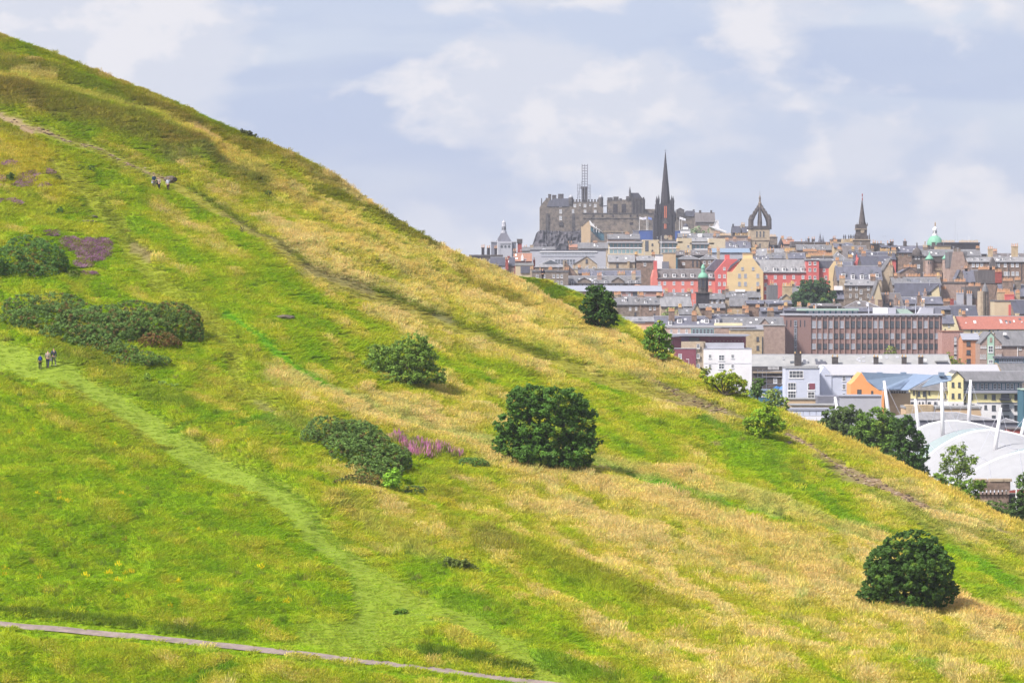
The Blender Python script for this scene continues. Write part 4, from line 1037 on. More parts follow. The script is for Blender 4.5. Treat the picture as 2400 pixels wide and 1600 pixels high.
def person(label, px, py, face, h, top, legs, hair, shoe, skin=(0.50, 0.30, 0.22), stride=0.0, arms=((.05, 0), (.05, 0)), hair_long=False, short_sleeve=False, group=None, shoulder=1.0):
    """face: degrees the figure looks, 0 = away from the camera, 180 = towards it. arms: (forward swing, elbow bend) in metres for left and right."""
    base = hill_point(px, py, 0.02)
    s = h / 1.75
    root = empty('person', base, R(-face), label, 'person', group)
    S = lambda x, y, z: Vector((x, y, z)) * s
    sk_m = mat('skin_%d' % int(skin[0] * 100), skin, 0.6)
    J, E, Rr = [], [], []
    def add(p, r, par=None):
        J.append(p); Rr.append(r * s if not isinstance(r, tuple) else (r[0] * s, r[1] * s))
        if par is not None: E.append((par, len(J) - 1))
        return len(J) - 1
    pel = add(S(0, 0, .95), (.14, .10))
    wst = add(S(0, 0, 1.10), (.125, .095), pel)
    che = add(S(0, .01, 1.30), (.155, .105), wst)
    nek = add(S(0, .01, 1.47), .055, che)
    hd0 = add(S(0, .025, 1.57), .078, nek)
    hd1 = add(S(0, .03, 1.66), .088, hd0)
    add(S(0, .02, 1.735), .05, hd1)
    add(S(0, .125, 1.61), .016, hd1)      # nose
    foot, hand, elbow, shl, knee, ank = {}, {}, {}, {}, {}, {}
    for sd, sw in ((-1, stride), (1, -stride)):
        hip = add(S(.095 * sd, 0, .88), .092, pel)
        kn = add(S(.10 * sd, sw * .45 + .02, .49), .060, hip)
        an = add(S(.10 * sd, sw - (.06 if sw < 0 else 0), .09 + (.03 if sw < 0 else 0)), .042, kn)
        tp = add(S(.105 * sd, sw + .13, .04), .035, an)
        knee[sd], ank[sd], foot[sd] = J[kn].copy(), J[an].copy(), J[tp].copy()
    for sd, (fw, bend) in zip((-1, 1), arms):
        sh = add(S(.19 * shoulder * sd, 0, 1.41), .056, che)
        el = add(S(.245 * sd, fw * .45 - .02, 1.13 + bend * .15), .042, sh)
        wr = add(S((.25 - bend * .3) * sd, fw + bend * .6, .89 + bend * 1.0), .028, el)
        shl[sd], elbow[sd], hand[sd] = J[sh].copy(), J[el].copy(), J[wr].copy()
        d = (J[wr] - J[el]).normalized()
        pm = add(J[wr] + d * .05 * s, (.038, .02), wr)
        side = Vector((0, 1, 0)) if abs(d.y) < .8 else Vector((0, 0, 1))
        for q, ln in enumerate((.075, .085, .08, .06)):
            a = add(J[pm] + d * .045 * s + side * (q - 1.5) * .021 * s, .009, pm)
            add(J[a] + d * ln * s * .8 + Vector((-.02 * sd, 0, 0)) * s, .008, a)
        th = add(J[wr] + d * .03 * s + side * .04 * s, .010, wr)
        add(J[th] + d * .05 * s + side * .012 * s, .009, th)
    skin_obj('body', J, E, Rr, sk_m, root)
    # clothes
    tj = [S(0, 0, .90), S(0, 0, 1.10), S(0, .01, 1.30), S(0, .01, 1.45)]
    te, tr = [(0, 1), (1, 2), (2, 3)], [(.165 * s, .125 * s), (.150 * s, .118 * s), (.185 * s, .13 * s), .085 * s]
    for sd in (-1, 1):
        n = len(tj); end = elbow[sd] if short_sleeve else hand[sd]
        tj += [shl[sd], elbow[sd]]; te += [(2, n), (n, n + 1)]; tr += [.074 * s, .058 * s]
        if not short_sleeve:
            tj.append(end); te.append((n + 1, n + 2)); tr.append(.042 * s)
    skin_obj('jacket', tj, te, tr, mat('cloth_%d_%d_%d' % top, A(top, .62), .9, var=.12, scale=14), root)
    lj, le, lr = [S(0, 0, .98)], [], [(.158 * s, .115 * s)]
    for sd in (-1, 1):
        n = len(lj)
        lj += [S(.095 * sd, 0, .86), knee[sd], ank[sd] + S(0, 0, .02)]
        le += [(0, n), (n, n + 1), (n + 1, n + 2)]; lr += [.108 * s, .076 * s, .062 * s]
    skin_obj('trousers', lj, le, lr, mat('cloth_%d_%d_%d' % legs, A(legs, .62), .9, var=.12, scale=14), root)
    for sd in (-1, 1):
        a, f = ank[sd], foot[sd]
        sh_ = MB().tube([a + S(0, -.07, -.04), a + S(0, .02, -.03), f + S(0, .05, -.01)], [.05 * s, .055 * s, .042 * s], 8)
        sh_.build('shoe', mat('shoe_%d' % shoe[0], A(shoe, .62), .7), root, smooth=True)
    hj, he, hr = [S(0, -.005, 1.64), S(0, .0, 1.73)], [(0, 1)], [.098 * s, .07 * s]
    if hair_long:
        hj += [S(0, -.05, 1.53), S(0, -.07, 1.44)]; he += [(0, 2), (2, 3)]; hr += [.085 * s, .05 * s]
    skin_obj('hair', hj, he, hr, mat('hair_%d' % hair[0], A(hair, .62), .8, var=.2, scale=30), root)
    return root

def held(root, off, build, name, label, cat):
    M = Matrix.Translation(root.location) @ Matrix.Rotation(root.rotation_euler.z, 4, 'Z')
    o = build
    o.location = M @ Vector(off); o.rotation_euler = root.rotation_euler
    return tag(o, label, cat)

LOW, UPP = 'walkers on the mown way', 'walkers by the upper path'
child = person('child in dark jacket with a blue backpack walking away', 94, 874, -8, 1.48, (46, 52, 62), (44, 44, 52), (58, 48, 44), (60, 60, 64), stride=.10, arms=((.03, .0), (.05, .1)), group=LOW)
dad = person('walker in grey beige sweater and navy jeans, middle of three', 112, 875, 4, 1.80, (180, 166, 156), (40, 48, 96), (60, 48, 44), (90, 90, 90), stride=.16, arms=((.05, .05), (-.05, 0)), group=LOW)
mate = person('walker in slate jacket and grey trousers carrying a white bag', 126, 873, -30, 1.82, (86, 90, 110), (128, 132, 122), (72, 52, 44), (176, 178, 172), stride=.2, arms=((.1, .1), (0, 0)), group=LOW)
bk = MB().box(-.15, .15, -.10, .10, 0, .40, 0, .03); bk.box(-.11, .11, -.15, -.10, .04, .22, 0, .012)
for sx_ in (-.10, .10): bk.tube([(sx_, .1, .38), (sx_, .22, .30), (sx_, .2, .1), (sx_, .1, .04)], .018, 5)
held(child, (0, -.20, .93), bk.build('backpack', mat('pack_blue', A((52, 84, 176), .62), .8, var=.2, scale=9)), 'backpack', 'blue backpack on the back of the child walking away', 'backpack')
def bag_mesh(name, w, h):
    b = MB().poly([(-w, -.05, 0), (w, -.05, 0), (w, .05, 0), (-w, .05, 0), (-w * .7, -.03, h), (w * .7, -.03, h), (w * .7, .03, h), (-w * .7, .03, h)], [(0, 3, 2, 1), (4, 5, 6, 7), (0, 1, 5, 4), (1, 2, 6, 5), (2, 3, 7, 6), (3, 0, 4, 7)])
    b.tube([(-w * .5, 0, h), (-w * .2, 0, h + .14), (w * .2, 0, h + .14), (w * .5, 0, h)], .012, 4)
    return b.build(name, mat('bag_white', A((232, 232, 244), .62), .6))
held(mate, (-.27, .1, .52), bag_mesh('carrier_bag', .16, .28), 'carrier_bag', 'white carrier bag held by the walker in slate jacket', 'bag')
p1 = person('blond walker in navy jacket stepping down the upper slope', 361, 443, 152, 1.72, (52, 84, 120), (112, 104, 124), (222, 200, 140), (180, 150, 130), stride=.12, arms=((.1, .2), (.05, .1)), hair_long=True, group=UPP)
held(p1, (.24, .05, .62), bag_mesh('carrier_bag', .12, .30), 'carrier_bag', 'white bag in the hand of the walker in navy', 'bag')
p2 = person('fair haired walker in beige top and black trousers, mid stride', 373, 450, 205, 1.70, (186, 168, 160), (40, 42, 54), (232, 214, 150), (44, 44, 48), stride=.2, arms=((.1, .1), (.1, .2)), hair_long=True, group=UPP)
jk = MB().poly([(-.1, -.05, 0), (.1, -.05, 0), (.1, .05, 0), (-.1, .05, 0), (-.07, -.06, .5), (.09, -.06, .5), (.09, .06, .5), (-.07, .06, .5)], [(0, 3, 2, 1), (4, 5, 6, 7), (0, 1, 5, 4), (1, 2, 6, 5), (2, 3, 7, 6), (3, 0, 4, 7)])
held(p2, (.24, .08, .78), jk.build('folded_jacket', mat('jacket_black', A((38, 38, 46), .62), .9)), 'folded_jacket', 'dark jacket hung over the arm of the walker in beige', 'jacket')
p3 = person('walker in white top and maroon trousers with raised hand', 394, 449, 190, 1.74, (214, 216, 236), (84, 52, 70), (214, 196, 140), (226, 222, 214), stride=.04, arms=((.05, .75), (.05, .1)), hair_long=True, group=UPP)
p4y = float(shoulder_Y(np.array([1272.0]), np.array([656.0]))[0])
_hp = hill_point
def hill_point(px, py, dz=0.0):
    if px == 1272:
        q = P(1272, 656.5, p4y); q.z += dz - .1; return q
    return _hp(px, py, dz)
person('distant walker in dark coat on the green shoulder', 1272, 656, 20, 1.75, (62, 66, 92), (58, 52, 66), (60, 50, 48), (60, 60, 60), stride=.1, arms=((.05, .1), (.05, .1)))
hill_point = _hp
# ================================================================ buildings: tools
KW = 0.84
def W(c): return A(c, KW)
def stone(key, c, c2=None, scale=0.9):
    c2 = c2 or tuple(int(v * .72) for v in c)
    return mat(key, W(c), 0.9, col2=W(c2), scale=scale, bump=0.5, detail=8, lo=.38, hi=.66)
def plain(key, c, rough=.75, var=.06): return mat(key, W(c), rough, var=var, scale=.35)
STN = {
 'st': stone('stone_grey', (150, 136, 126)), 'sl': stone('stone_pale', (196, 178, 156), (168, 150, 132)), 'sb': stone('stone_brown', (158, 134, 122)), 'sd': stone('stone_dark', (104, 96, 96)),
 'sv': stone('stone_sooty', (70, 66, 74)), 'sy': stone('stone_honey', (202, 180, 148), (172, 150, 124)), 'sp': stone('stone_pink', (180, 156, 146), (154, 132, 126)),
 'cr': plain('render_cream', (232, 216, 178)), 'red': plain('render_red', (228, 132, 122)), 'rdk': plain('render_red_deep_shaded', (212, 108, 106)), 'yel': plain('render_yellow', (230, 202, 156)),  # the darker red doubles as a shaded copy of the red render
 'wh': plain('render_white', (240, 236, 240)), 'pk': plain('render_pink', (208, 182, 174)), 'mar': plain('panel_maroon', (140, 76, 92)), 'org': plain('render_orange', (246, 168, 108)),
 'lav': plain('panel_lavender', (206, 210, 230)), 'gry': plain('panel_grey', (184, 184, 196)), 'dgr': plain('panel_dark_grey', (128, 128, 142)), 'tan': plain('wall_tan', (206, 178, 146)), 'bei': plain('wall_beige', (208, 190, 162)),
 'brk': mat('brick_brown', W((158, 128, 124)), .9, col2=W((144, 114, 112)), scale=3.0), 'bpk': mat('brick_pink', W((192, 154, 146)), .9, col2=W((170, 130, 124)), scale=2.4, bump=.3), 'sal': plain('render_salmon', (232, 176, 146)),
 'pye': plain('render_pale_yellow', (246, 232, 176)), 'mnt': plain('panel_mint', (176, 206, 188)), 'tim': mat('timber_cladding', W((214, 156, 122)), .8, col2=W((194, 134, 102)), scale=1.2, stretch=(6, 6, .3)), 'rbk': mat('brick_red', W((176, 92, 84)), .9, col2=W((146, 74, 70)), scale=2.5),
 'pur': plain('panel_purple', (120, 92, 130)), 'tea': plain('panel_teal', (70, 112, 132)), 'blu': plain('panel_blue', (74, 100, 168)),
}
RK = 0.60
def slate(key, c, k=.18): return mat(key, A(c, RK), .62, col2=A(tuple(int(v * (1 - k)) for v in c), RK), scale=.8, stretch=(1.6, .35, .35), spec=.4, bump=.15, detail=7)
ROF = {'s1': slate('slate_blue', (128, 128, 146)), 's2': slate('slate_grey', (146, 144, 150)), 's3': slate('slate_brown', (136, 128, 130)), 's4': slate('slate_pale', (176, 174, 180)), 's5': slate('slate_dark', (100, 100, 118)),
 'wh': mat('sheet_white', A((238, 236, 246), .44), .5, var=.03), 'bl': mat('sheet_blue', A((166, 188, 218), .5), .45, var=.05), 'b2': mat('sheet_blue_smooth', A((168, 190, 226), .5), .45, var=.04), 'rt': mat('roof_tile_red', A((200, 128, 114), .55), .8, var=.12, scale=1.5), 'lg': mat('sheet_pale_grey', A((206, 204, 206), .52), .7, col2=A((184, 184, 188), .52), scale=.5),
 'gr': mat('sheet_green', A((196, 220, 206), RK), .6), 'zn': mat('sheet_zinc', A((182, 184, 200), RK), .45, var=.05), 'st': stone('stone_slab', (150, 140, 130)), 'or': mat('roof_tile_orange', A((192, 140, 120), .55), .8, var=.15, scale=2)}
LEAD = mat('lead_flashing', A((206, 206, 216), RK), .5)
WHITE = plain('paint_white', (244, 242, 246), .5, 0.0)
DARKF = plain('paint_dark', (70, 72, 84), .5, 0.0)
GREYF = plain('paint_grey', (190, 192, 206), .5, 0.0)
STONEF = STN['sl']
POT = mat('terracotta', W((224, 176, 138)), .8, col2=W((202, 150, 114)), scale=2.0)
POTY = mat('buff_clay', W((232, 196, 140)), .8, col2=W((206, 166, 112)), scale=2.0)
GLASS = mat('window_glass', (0.085, 0.095, 0.115), .12, spec=.7)
BLIND = mat('window_blind', A((204, 208, 220), .55), .35, spec=.5)
GLASSG = mat('window_glass_green', A((150, 200, 200), .5), .15, spec=.6)
COPPER = mat('copper_green', A((150, 214, 186), .55), .6, var=.06)

WIN = {}
def win_mesh(w, h, kind):
    """One window: frame, bars and sill stand proud of the wall, glass sits back inside the frame."""
    key = (round(w, 1), round(h, 1), kind)
    if key in WIN: return WIN[key]
    fr, gl = {'s': (WHITE, GLASS), 'b': (WHITE, BLIND), 'd': (DARKF, GLASS), 'g': (GREYF, GLASS), 'o': (DARKF, GLASS), 'p': (GREYF, BLIND), 't': (GREYF, GLASSG), 'k': (STONEF, GLASS)}[kind]
    b = MB()
    t = max(.07, min(.16, w * .11)); W2, H2 = w / 2, h / 2
    if kind in 'do': t *= .7
    b.box(-W2, -W2 + t, -.07, .02, -H2, H2); b.box(W2 - t, W2, -.07, .02, -H2, H2)
    b.box(-W2 + t, W2 - t, -.07, .02, -H2, -H2 + t); b.box(-W2 + t, W2 - t, -.07, .02, H2 - t, H2)
    b.box(-W2 + t, W2 - t, -.06, .02, -t * .35, t * .35)
    nv = 1 if kind in 's' and w < 1.5 else int(w / 1.1)
    for k in range(nv):
        x = -W2 + w * (k + 1) / (nv + 1)
        b.box(x - t * .25, x + t * .25, -.055, .02, -H2 + t, H2 - t)
    b.box(-W2 - .08, W2 + .08, -.14, .02, -H2 - .12, -H2)
    b.box(-W2 + t, W2 - t, -.025, .01, -H2 + t, H2 - t, 1)
    WIN[key] = b.mesh('window', [fr, gl])
    return WIN[key]

class Bld:
    def __init__(s, name, label, x0, x1, Y, cat='building', rot=0.0, group=None, zb=None):
        s.Y, s.k, s.c, s.rot = Y, Y / F, math.cos(R(rot)), rot
        s.xc = (x0 + x1) / 2
        s.zb = float(ground_z(0, Y)) - 0.6 if zb is None else zb
        s.root = empty(name, ((s.xc - CX) * s.k, Y, s.zb), R(rot), label, cat, group)
    def x(s, px, d=0.0): return (px - s.xc) * (s.k + d / F) / s.c + ((s.xc - CX) * d / F)
    def z(s, py, d=0.0): return ZC + (HZ - py) / F * (s.Y + d) - s.zb
    def box(s, part, x0, x1, yt, yb, m, d0=0.0, d1=8.0, parent=None, taper=0.0, pd=None):
        pd = d0 if pd is None else pd
        b = MB().box(s.x(x0, pd), s.x(x1, pd), d0, d1, 0.0 if yb is None else s.z(yb, pd), s.z(yt, pd), 0, taper)
        return b.build(part, m, parent or s.root)
    def prism(s, part, pts, m, d0=0.0, d1=8.0, parent=None):
        """pts: photo pixels clockwise on the picture, from the bottom left."""
        o = [(s.x(px, d0), 0.0 if py is None else s.z(py, d0)) for px, py in pts]
        a = sum(o[i][0] * o[(i + 1) % len(o)][1] - o[(i + 1) % len(o)][0] * o[i][1] for i in range(len(o)))
        if a < 0: o.reverse()
        return MB().prism(o, d0, d1).build(part, m, parent or s.root)
    def win(s, px, py, w, h, kind='s', d=0.0, parent=None, name='window'):
        o = bpy.data.objects.new(name, win_mesh(w * s.k / s.c, h * s.k, kind))
        o.location = (s.x(px, d), d, s.z(py, d))
        return link(o, parent or s.root)
    def wins(s, xs, ys, w, h, kind='s', d=0.0, mixk=None):
        r = random.Random(int(s.xc * 7 + s.Y))
        for y in ys:
            for x in xs:
                k = kind
                if mixk and r.random() < .35: k = mixk
                s.win(x, y, w, h, k, d)
    def chimney(s, px, yt, w, pots=3, yb=None, m=None, d=None, dp=1.0, potm=None, hp=1.0):
        d = getattr(s, 'dr', 5.0) if d is None else d
        x, z1 = s.x(px, d), s.z(yt, d)
        z0 = z1 - 4.0 if yb is None else s.z(yb, d)
        hw = w * s.k / 2
        b = MB().box(x - hw, x + hw, d - dp / 2, d + dp / 2, z0, z1 - .25)
        b.box(x - hw - .1, x + hw + .1, d - dp / 2 - .1, d + dp / 2 + .1, z1 - .25, z1)
        o = b.build('chimney', m or STN['st'], s.root)
        if pots:
            q = MB()
            for k in range(pots):
                cx = x if pots == 1 else x - hw + .2 + (2 * hw - .4) * k / (pots - 1)
                hh = hp * (.85 + .3 * ((k * 37 + int(px)) % 5) / 4)
                q.lathe(cx, d, [(.19, z1 - .02), (.15, z1 + hh * .8), (.19, z1 + hh * .85), (.17, z1 + hh)], 6)
            tag(q.build('chimney_pots', potm or POT, o), kind='stuff')
        return o
    def roof_gable(s, x0, x1, ye, yr, d, m, ov=.3, thick=.18, lead=True):
        """Ridge across the picture; the near slope faces the camera."""
        s.dr = d / 2
        X0, X1 = s.x(x0) - .15, s.x(x1) + .15
        ze, zr = s.z(ye), s.z(yr, d / 2)
        zr = max(zr, ze + .3)
        k = (zr - ze) / (d / 2)
        b = MB()
        for sg in (0, 1):
            ya, yb_ = (-ov, d / 2) if sg == 0 else (d + ov, d / 2)
            za = ze - k * ov
            pts = [(X0, ya, za), (X1, ya, za), (X1, yb_, zr), (X0, yb_, zr)]
            if sg: pts = [pts[1], pts[0], pts[3], pts[2]]
            up = [(p[0], p[1], p[2] + thick) for p in pts]
            b.poly(pts + up, [(3, 2, 1, 0), (4, 5, 6, 7), (0, 1, 5, 4), (1, 2, 6, 5), (2, 3, 7, 6), (3, 0, 4, 7)])
        if lead:
            b.box(X0 - .02, X1 + .02, d / 2 - .16, d / 2 + .16, zr + thick * .6, zr + thick + .14, 1)
            b.box(X0 - .05, X1 + .05, -ov - .1, -ov + .03, ze - k * ov - .05, ze - k * ov + .1, 2)
        s.slope = (ze, zr, d)
        return b.build('roof', [m, LEAD, DARKF], s.root)
    def wall_gable(s, x0, x1, ye, yr, d, m):
        ze, zr = s.z(ye), max(s.z(yr, d / 2), s.z(ye) + .3)
        X0, X1 = s.x(x0), s.x(x1)
        prof = [(0, 0), (d, 0), (d, ze), (d / 2, zr - .02), (0, ze)]
        vs = [(X0, y, z) for y, z in prof] + [(X1, y, z) for y, z in prof]
        return MB().poly(vs, [(0, 1, 2, 3, 4)[::-1], (5, 6, 7, 8, 9), (0, 5, 9, 4), (1, 2, 7, 6)[::1], (0, 1, 6, 5), (4, 9, 8, 3), (3, 8, 7, 2)]).build('wall', m, s.root)
    def hip(s, x0, x1, ye, yr, d, m, inset=None, ov=.3):
        X0, X1 = s.x(x0) - ov, s.x(x1) + ov
        s.dr = d / 2
        ze, zr = s.z(ye), max(s.z(yr, d / 2), s.z(ye) + .3)
        i = min((X1 - X0) / 2 - .05, d / 2 if inset is None else inset)
        vs = [(X0, -ov, ze), (X1, -ov, ze), (X1, d + ov, ze), (X0, d + ov, ze), (X0 + i, d / 2, zr), (X1 - i, d / 2, zr)]
        b = MB().poly(vs, [(0, 3, 2, 1), (0, 1, 5, 4), (2, 3, 4, 5), (1, 2, 5), (3, 0, 4)])
        b.tube([vs[0], vs[4]], .1, 4, 1); b.tube([vs[1], vs[5]], .1, 4, 1); b.tube([vs[4], vs[5]], .12, 4, 1)
        s.slope = (ze, zr, d)
        return b.build('roof', [m, LEAD], s.root)
    def roof_front(s, x0, x1, ye, apex, d, m, thick=.2, ov=.25):
        """Gable towards the camera; apex = (px, py)."""
        a = (s.x(apex[0]), s.z(apex[1])); l = (s.x(x0), s.z(ye)); r_ = (s.x(x1), s.z(ye))
        s.dr = d / 2
        b = MB()
        for p, q, sgn in ((l, a, 1), (a, r_, -1)):
            vs = [(p[0], -ov, p[1]), (q[0], -ov, q[1]), (q[0], d, q[1]), (p[0], d, p[1])]
            up = [(v[0], v[1], v[2] + thick) for v in vs]
            b.poly(vs + up, [(0, 3, 2, 1), (4, 5, 6, 7), (0, 1, 5, 4), (1, 2, 6, 5), (2, 3, 7, 6), (3, 0, 4, 7)])
        return b.build('roof', m, s.root)
    def dormer(s, px, yb, yt, w, kind='s', m=None, roof=None, peak=True):
        ze, zr, d = s.slope
        # where the sill row meets the near slope
        dy = 1.2
        for _ in range(4):
            zz = s.z(yb, dy); dy = min(d / 2 - .4, max(0.1, (zz - ze) / (zr - ze) * d / 2))
        z0, z1 = s.z(yb, dy), s.z(yt, dy)
        back = min(d / 2, dy + (z1 - z0) / (zr - ze) * d / 2 + .2)
        x, hw = s.x(px, dy), w * s.k / 2
        b = MB().box(x - hw, x + hw, dy - .12, back, z0 - .1, z1)
        o = b.build('dormer', m or WHITE, s.root)
        rb = MB()
        if peak:
            rb.prism([(x - hw - .12, z1), (x + hw + .12, z1), (x, z1 + hw * .75)], dy - .22, back + .3)
        else:
            rb.box(x - hw - .1, x + hw + .1, dy - .2, back + .3, z1, z1 + .12)
        rb.build('dormer_roof', roof or ROF['s2'], o)
        wo_ = bpy.data.objects.new('window', win_mesh(2 * hw * .72, (z1 - z0) * .8, kind))
        wo_.location = (x, dy - .13, (z0 + z1) / 2); link(wo_, o)
        return o
    def pipe(s, px, yt, yb, rad=.07, m=None, d=0.0, name='drainpipe'):
        return MB().tube([(s.x(px, d), d - .12, s.z(yb, d)), (s.x(px, d), d - .12, s.z(yt, d))], rad, 5).build(name, m or DARKF, s.root)
    def pole(s, name, px, yt, yb, rad=.08, m=None, d=0.0):
        return MB().tube([(s.x(px, d), d, s.z(yb, d)), (s.x(px, d), d, s.z(yt, d))], [rad, rad * .5], 6).build(name, m or GREYF, s.root)

def H(label, x0, x1, ye, yr, Y, wall='st', roof='s1', d=11.0, style='g', rot=0.0, wins=(), chims=(), dorms=(), name='tenement', apex=None, front=()):
    """One house. wins: (xs, ys, w, h, kind); chims: (px, ytop, w, pots[, material]); dorms: (px, ybottom, ytop, w[, kind[, peak]])."""
    s = Bld(name, label, x0, x1, Y, rot=rot)
    wm, rm = STN[wall], ROF[roof]
    if style == 'g':
        s.wall_gable(x0, x1, ye, yr, d, wm); s.roof_gable(x0, x1, ye, yr, d, rm)
    elif style == 'h':
        s.box('wall', x0, x1, ye, None, wm, 0, d); s.hip(x0, x1, ye, yr, d, rm)
    elif style == 'f':
        ap = apex or ((x0 + x1) / 2, yr)
        s.prism('wall', [(x0, None), (x0, ye), (ap[0], ap[1]), (x1, ye), (x1, None)], wm, 0, d); s.roof_front(x0, x1, ye, ap, d, rm)
    else:
        s.box('wall', x0, x1, ye, None, wm, 0, d)
        s.dr = d / 2
        b = MB().box(s.x(x0) - .15, s.x(x1) + .15, -.2, d + .15, s.z(ye), s.z(ye) + max(.25, s.z(yr) - s.z(ye)))
        b.build('roof', rm, s.root)
    for wv in wins:
        s.wins(*wv)
    for c in chims:
        s.chimney(c[0], c[1], c[2], c[3], m=STN[c[4]] if len(c) > 4 and c[4] else None, d=c[5] if len(c) > 5 else None, potm=POTY if len(c) > 6 else None)
    for q in dorms:
        s.dormer(q[0], q[1], q[2], q[3], q[4] if len(q) > 4 else 's', peak=q[5] if len(q) > 5 else True, roof=rm)
    r = random.Random(int(x0 * 13 + yr * 7 + Y))
    wpx = x1 - x0
    if name in ('tenement', 'terrace', 'house') and style in 'gh' and rot == 0:
        ze, zr, dd = s.slope
        for _ in range(int(wpx / 20)):           # roof lights and vents lying on the near slope
            f = r.uniform(.25, .75); xx = s.x(x0 + r.uniform(.12, .88) * wpx) if style == 'g' else s.x(x0 + r.uniform(.3, .7) * wpx)
            y_, z_ = f * dd / 2, ze + (zr - ze) * f
            a, b2 = r.uniform(.25, .45), r.uniform(.3, .6)
            m_ = r.choice([WHITE, LEAD, GLASS, LEAD])
            sl = (zr - ze) / (dd / 2)
            MB().poly([(xx - a, y_ - b2, z_ - sl * b2 + .19), (xx + a, y_ - b2, z_ - sl * b2 + .19), (xx + a, y_ + b2, z_ + sl * b2 + .19), (xx - a, y_ + b2, z_ + sl * b2 + .19),
                       (xx - a, y_ - b2, z_ - sl * b2 + .34), (xx + a, y_ - b2, z_ - sl * b2 + .34), (xx + a, y_ + b2, z_ + sl * b2 + .34), (xx - a, y_ + b2, z_ + sl * b2 + .34)],
                      [(0, 3, 2, 1), (4, 5, 6, 7), (0, 1, 5, 4), (1, 2, 6, 5), (2, 3, 7, 6), (3, 0, 4, 7)]).build('roof_light', m_, s.root)
        if len(chims) < 2 and Y > 950:
            for q in range(1 if wpx < 45 else 2):
                px_ = x0 + (wpx * .06 if (q == 0) else wpx * .94) if style == 'g' else x0 + wpx * r.uniform(.35, .65)
                s.chimney(px_, yr - r.uniform(4, 7), r.uniform(6, 11), r.randint(2, 5), yb=yr + 3, m=STN[r.choice(['st', 'sl', 'sb', 'sp'])], potm=r.choice([POT, POT, POTY]))
    if name == 'tenement' and Y > 950:
        ax = x0 + wpx * r.uniform(.2, .8); d_ = getattr(s, 'dr', 4)
        b = MB(); zz = s.z(yr, d_); xx = s.x(ax, d_)
        b.tube([(xx, d_, zz - .3), (xx, d_, zz + 1.6)], .05, 4); b.tube([(xx - .5, d_, zz + 1.5), (xx + .5, d_, zz + 1.5)], .04, 4); b.tube([(xx - .35, d_, zz + 1.2), (xx + .35, d_, zz + 1.2)], .035, 4)
        b.build('aerial', GREYF, s.root)
    for f in front:        # small gables rising from the eaves: (x0, x1, yeave, yapex)
        fx0, fx1, fe, fa = f
        g = s.prism('gable', [(fx0, ye + 2), (fx0, fe), ((fx0 + fx1) / 2, fa), (fx1, fe), (fx1, ye + 2)], wm, -.25, d * .4)
        a, l, r_ = (s.x((fx0 + fx1) / 2), s.z(fa)), (s.x(fx0), s.z(fe)), (s.x(fx1), s.z(fe))
        b = MB()
        for p, q in ((l, a), (a, r_)):
            vs = [(p[0], -.45, p[1]), (q[0], -.45, q[1]), (q[0], d * .45, q[1]), (p[0], d * .45, p[1])]
            b.poly(vs + [(v[0], v[1], v[2] + .16) for v in vs], [(0, 3, 2, 1), (4, 5, 6, 7), (0, 1, 5, 4), (1, 2, 6, 5), (2, 3, 7, 6), (3, 0, 4, 7)])
        b.build('gable_roof', rm, g)
    return s
def xs(a, b, n): return [a + (b - a) * k / (n - 1) for k in range(n)] if n > 1 else [a]
STN['bpr'] = mat('brick_pier', W((168, 140, 134)), .9, var=.06)
# ================================================================ the nearer city, front to back
# ---- tent hall: fabric shells strung from white masts
TENT = mat('tent_fabric', A((226, 226, 234), .42), .7, var=.05, scale=.3)
TGL = mat('tent_glazing', A((190, 206, 208), .55), .2, spec=.6, var=.05)
td = Bld('tent_hall', 'white tensile tent hall with curved rims and glazed crescents', 2100, 2500, 560)
def arch(pts, Yd, n=28):
    """Photo-pixel arch at distance Yd as local points."""
    t = np.linspace(0, 1, n); pts = np.array(pts, float)
    u = np.concatenate([[0], np.cumsum(np.hypot(np.diff(pts[:, 0]), np.diff(pts[:, 1])))]); u /= u[-1]
    # smooth through the points
    x = np.interp(t, u, pts[:, 0]); y = np.interp(t, u, pts[:, 1])
    for _ in range(3):
        x[1:-1] = (x[:-2] + 2 * x[1:-1] + x[2:]) / 4; y[1:-1] = (y[:-2] + 2 * y[1:-1] + y[2:]) / 4
    return [(td.x(a, Yd - 560), Yd - 560, td.z(b, Yd - 560)) for a, b in zip(x, y)]
def shell(name, A1, A2, m, sag=0.0):
    b = MB(); n = len(A1)
    rows = [[tuple(np.array(p) * (1 - f) + np.array(q) * f - np.array((0, 0, sag * 4 * f * (1 - f)))) for p, q in zip(A1, A2)] for f in np.linspace(0, 1, 6)]
    for r0, r1 in zip(rows[:-1], rows[1:]):
        for k in range(n - 1):
            b.face([r1[k], r1[k + 1], r0[k + 1], r0[k]])
    o = b.build(name, m, td.root, smooth=True)
    for k in range(2, n - 2, 3):
        MB().tube([(r_[k][0], r_[k][1] - .05, r_[k][2] + .06) for r_ in rows], .045, 4).build('seam', GREYF, o)
    return o
a1 = arch([(2060, 1130), (2110, 1040), (2155, 997), (2195, 988), (2235, 984), (2270, 988), (2305, 998), (2360, 1012), (2440, 1045), (2520, 1120)], 620)
a1b = arch([(2040, 1160), (2110, 1080), (2165, 1045), (2210, 1018), (2260, 1003), (2310, 999), (2350, 1006), (2420, 1030), (2480, 1060), (2560, 1140)], 598)
a2 = arch([(2060, 1180), (2130, 1110), (2185, 1058), (2230, 1028), (2270, 1012), (2310, 1005), (2345, 1008), (2380, 1016), (2440, 1034), (2580, 1130)], 592)
a2b = arch([(2090, 1210), (2190, 1140), (2290, 1100), (2330, 1075), (2375, 1055), (2410, 1044), (2450, 1040), (2500, 1046), (2560, 1075), (2660, 1160)], 565)
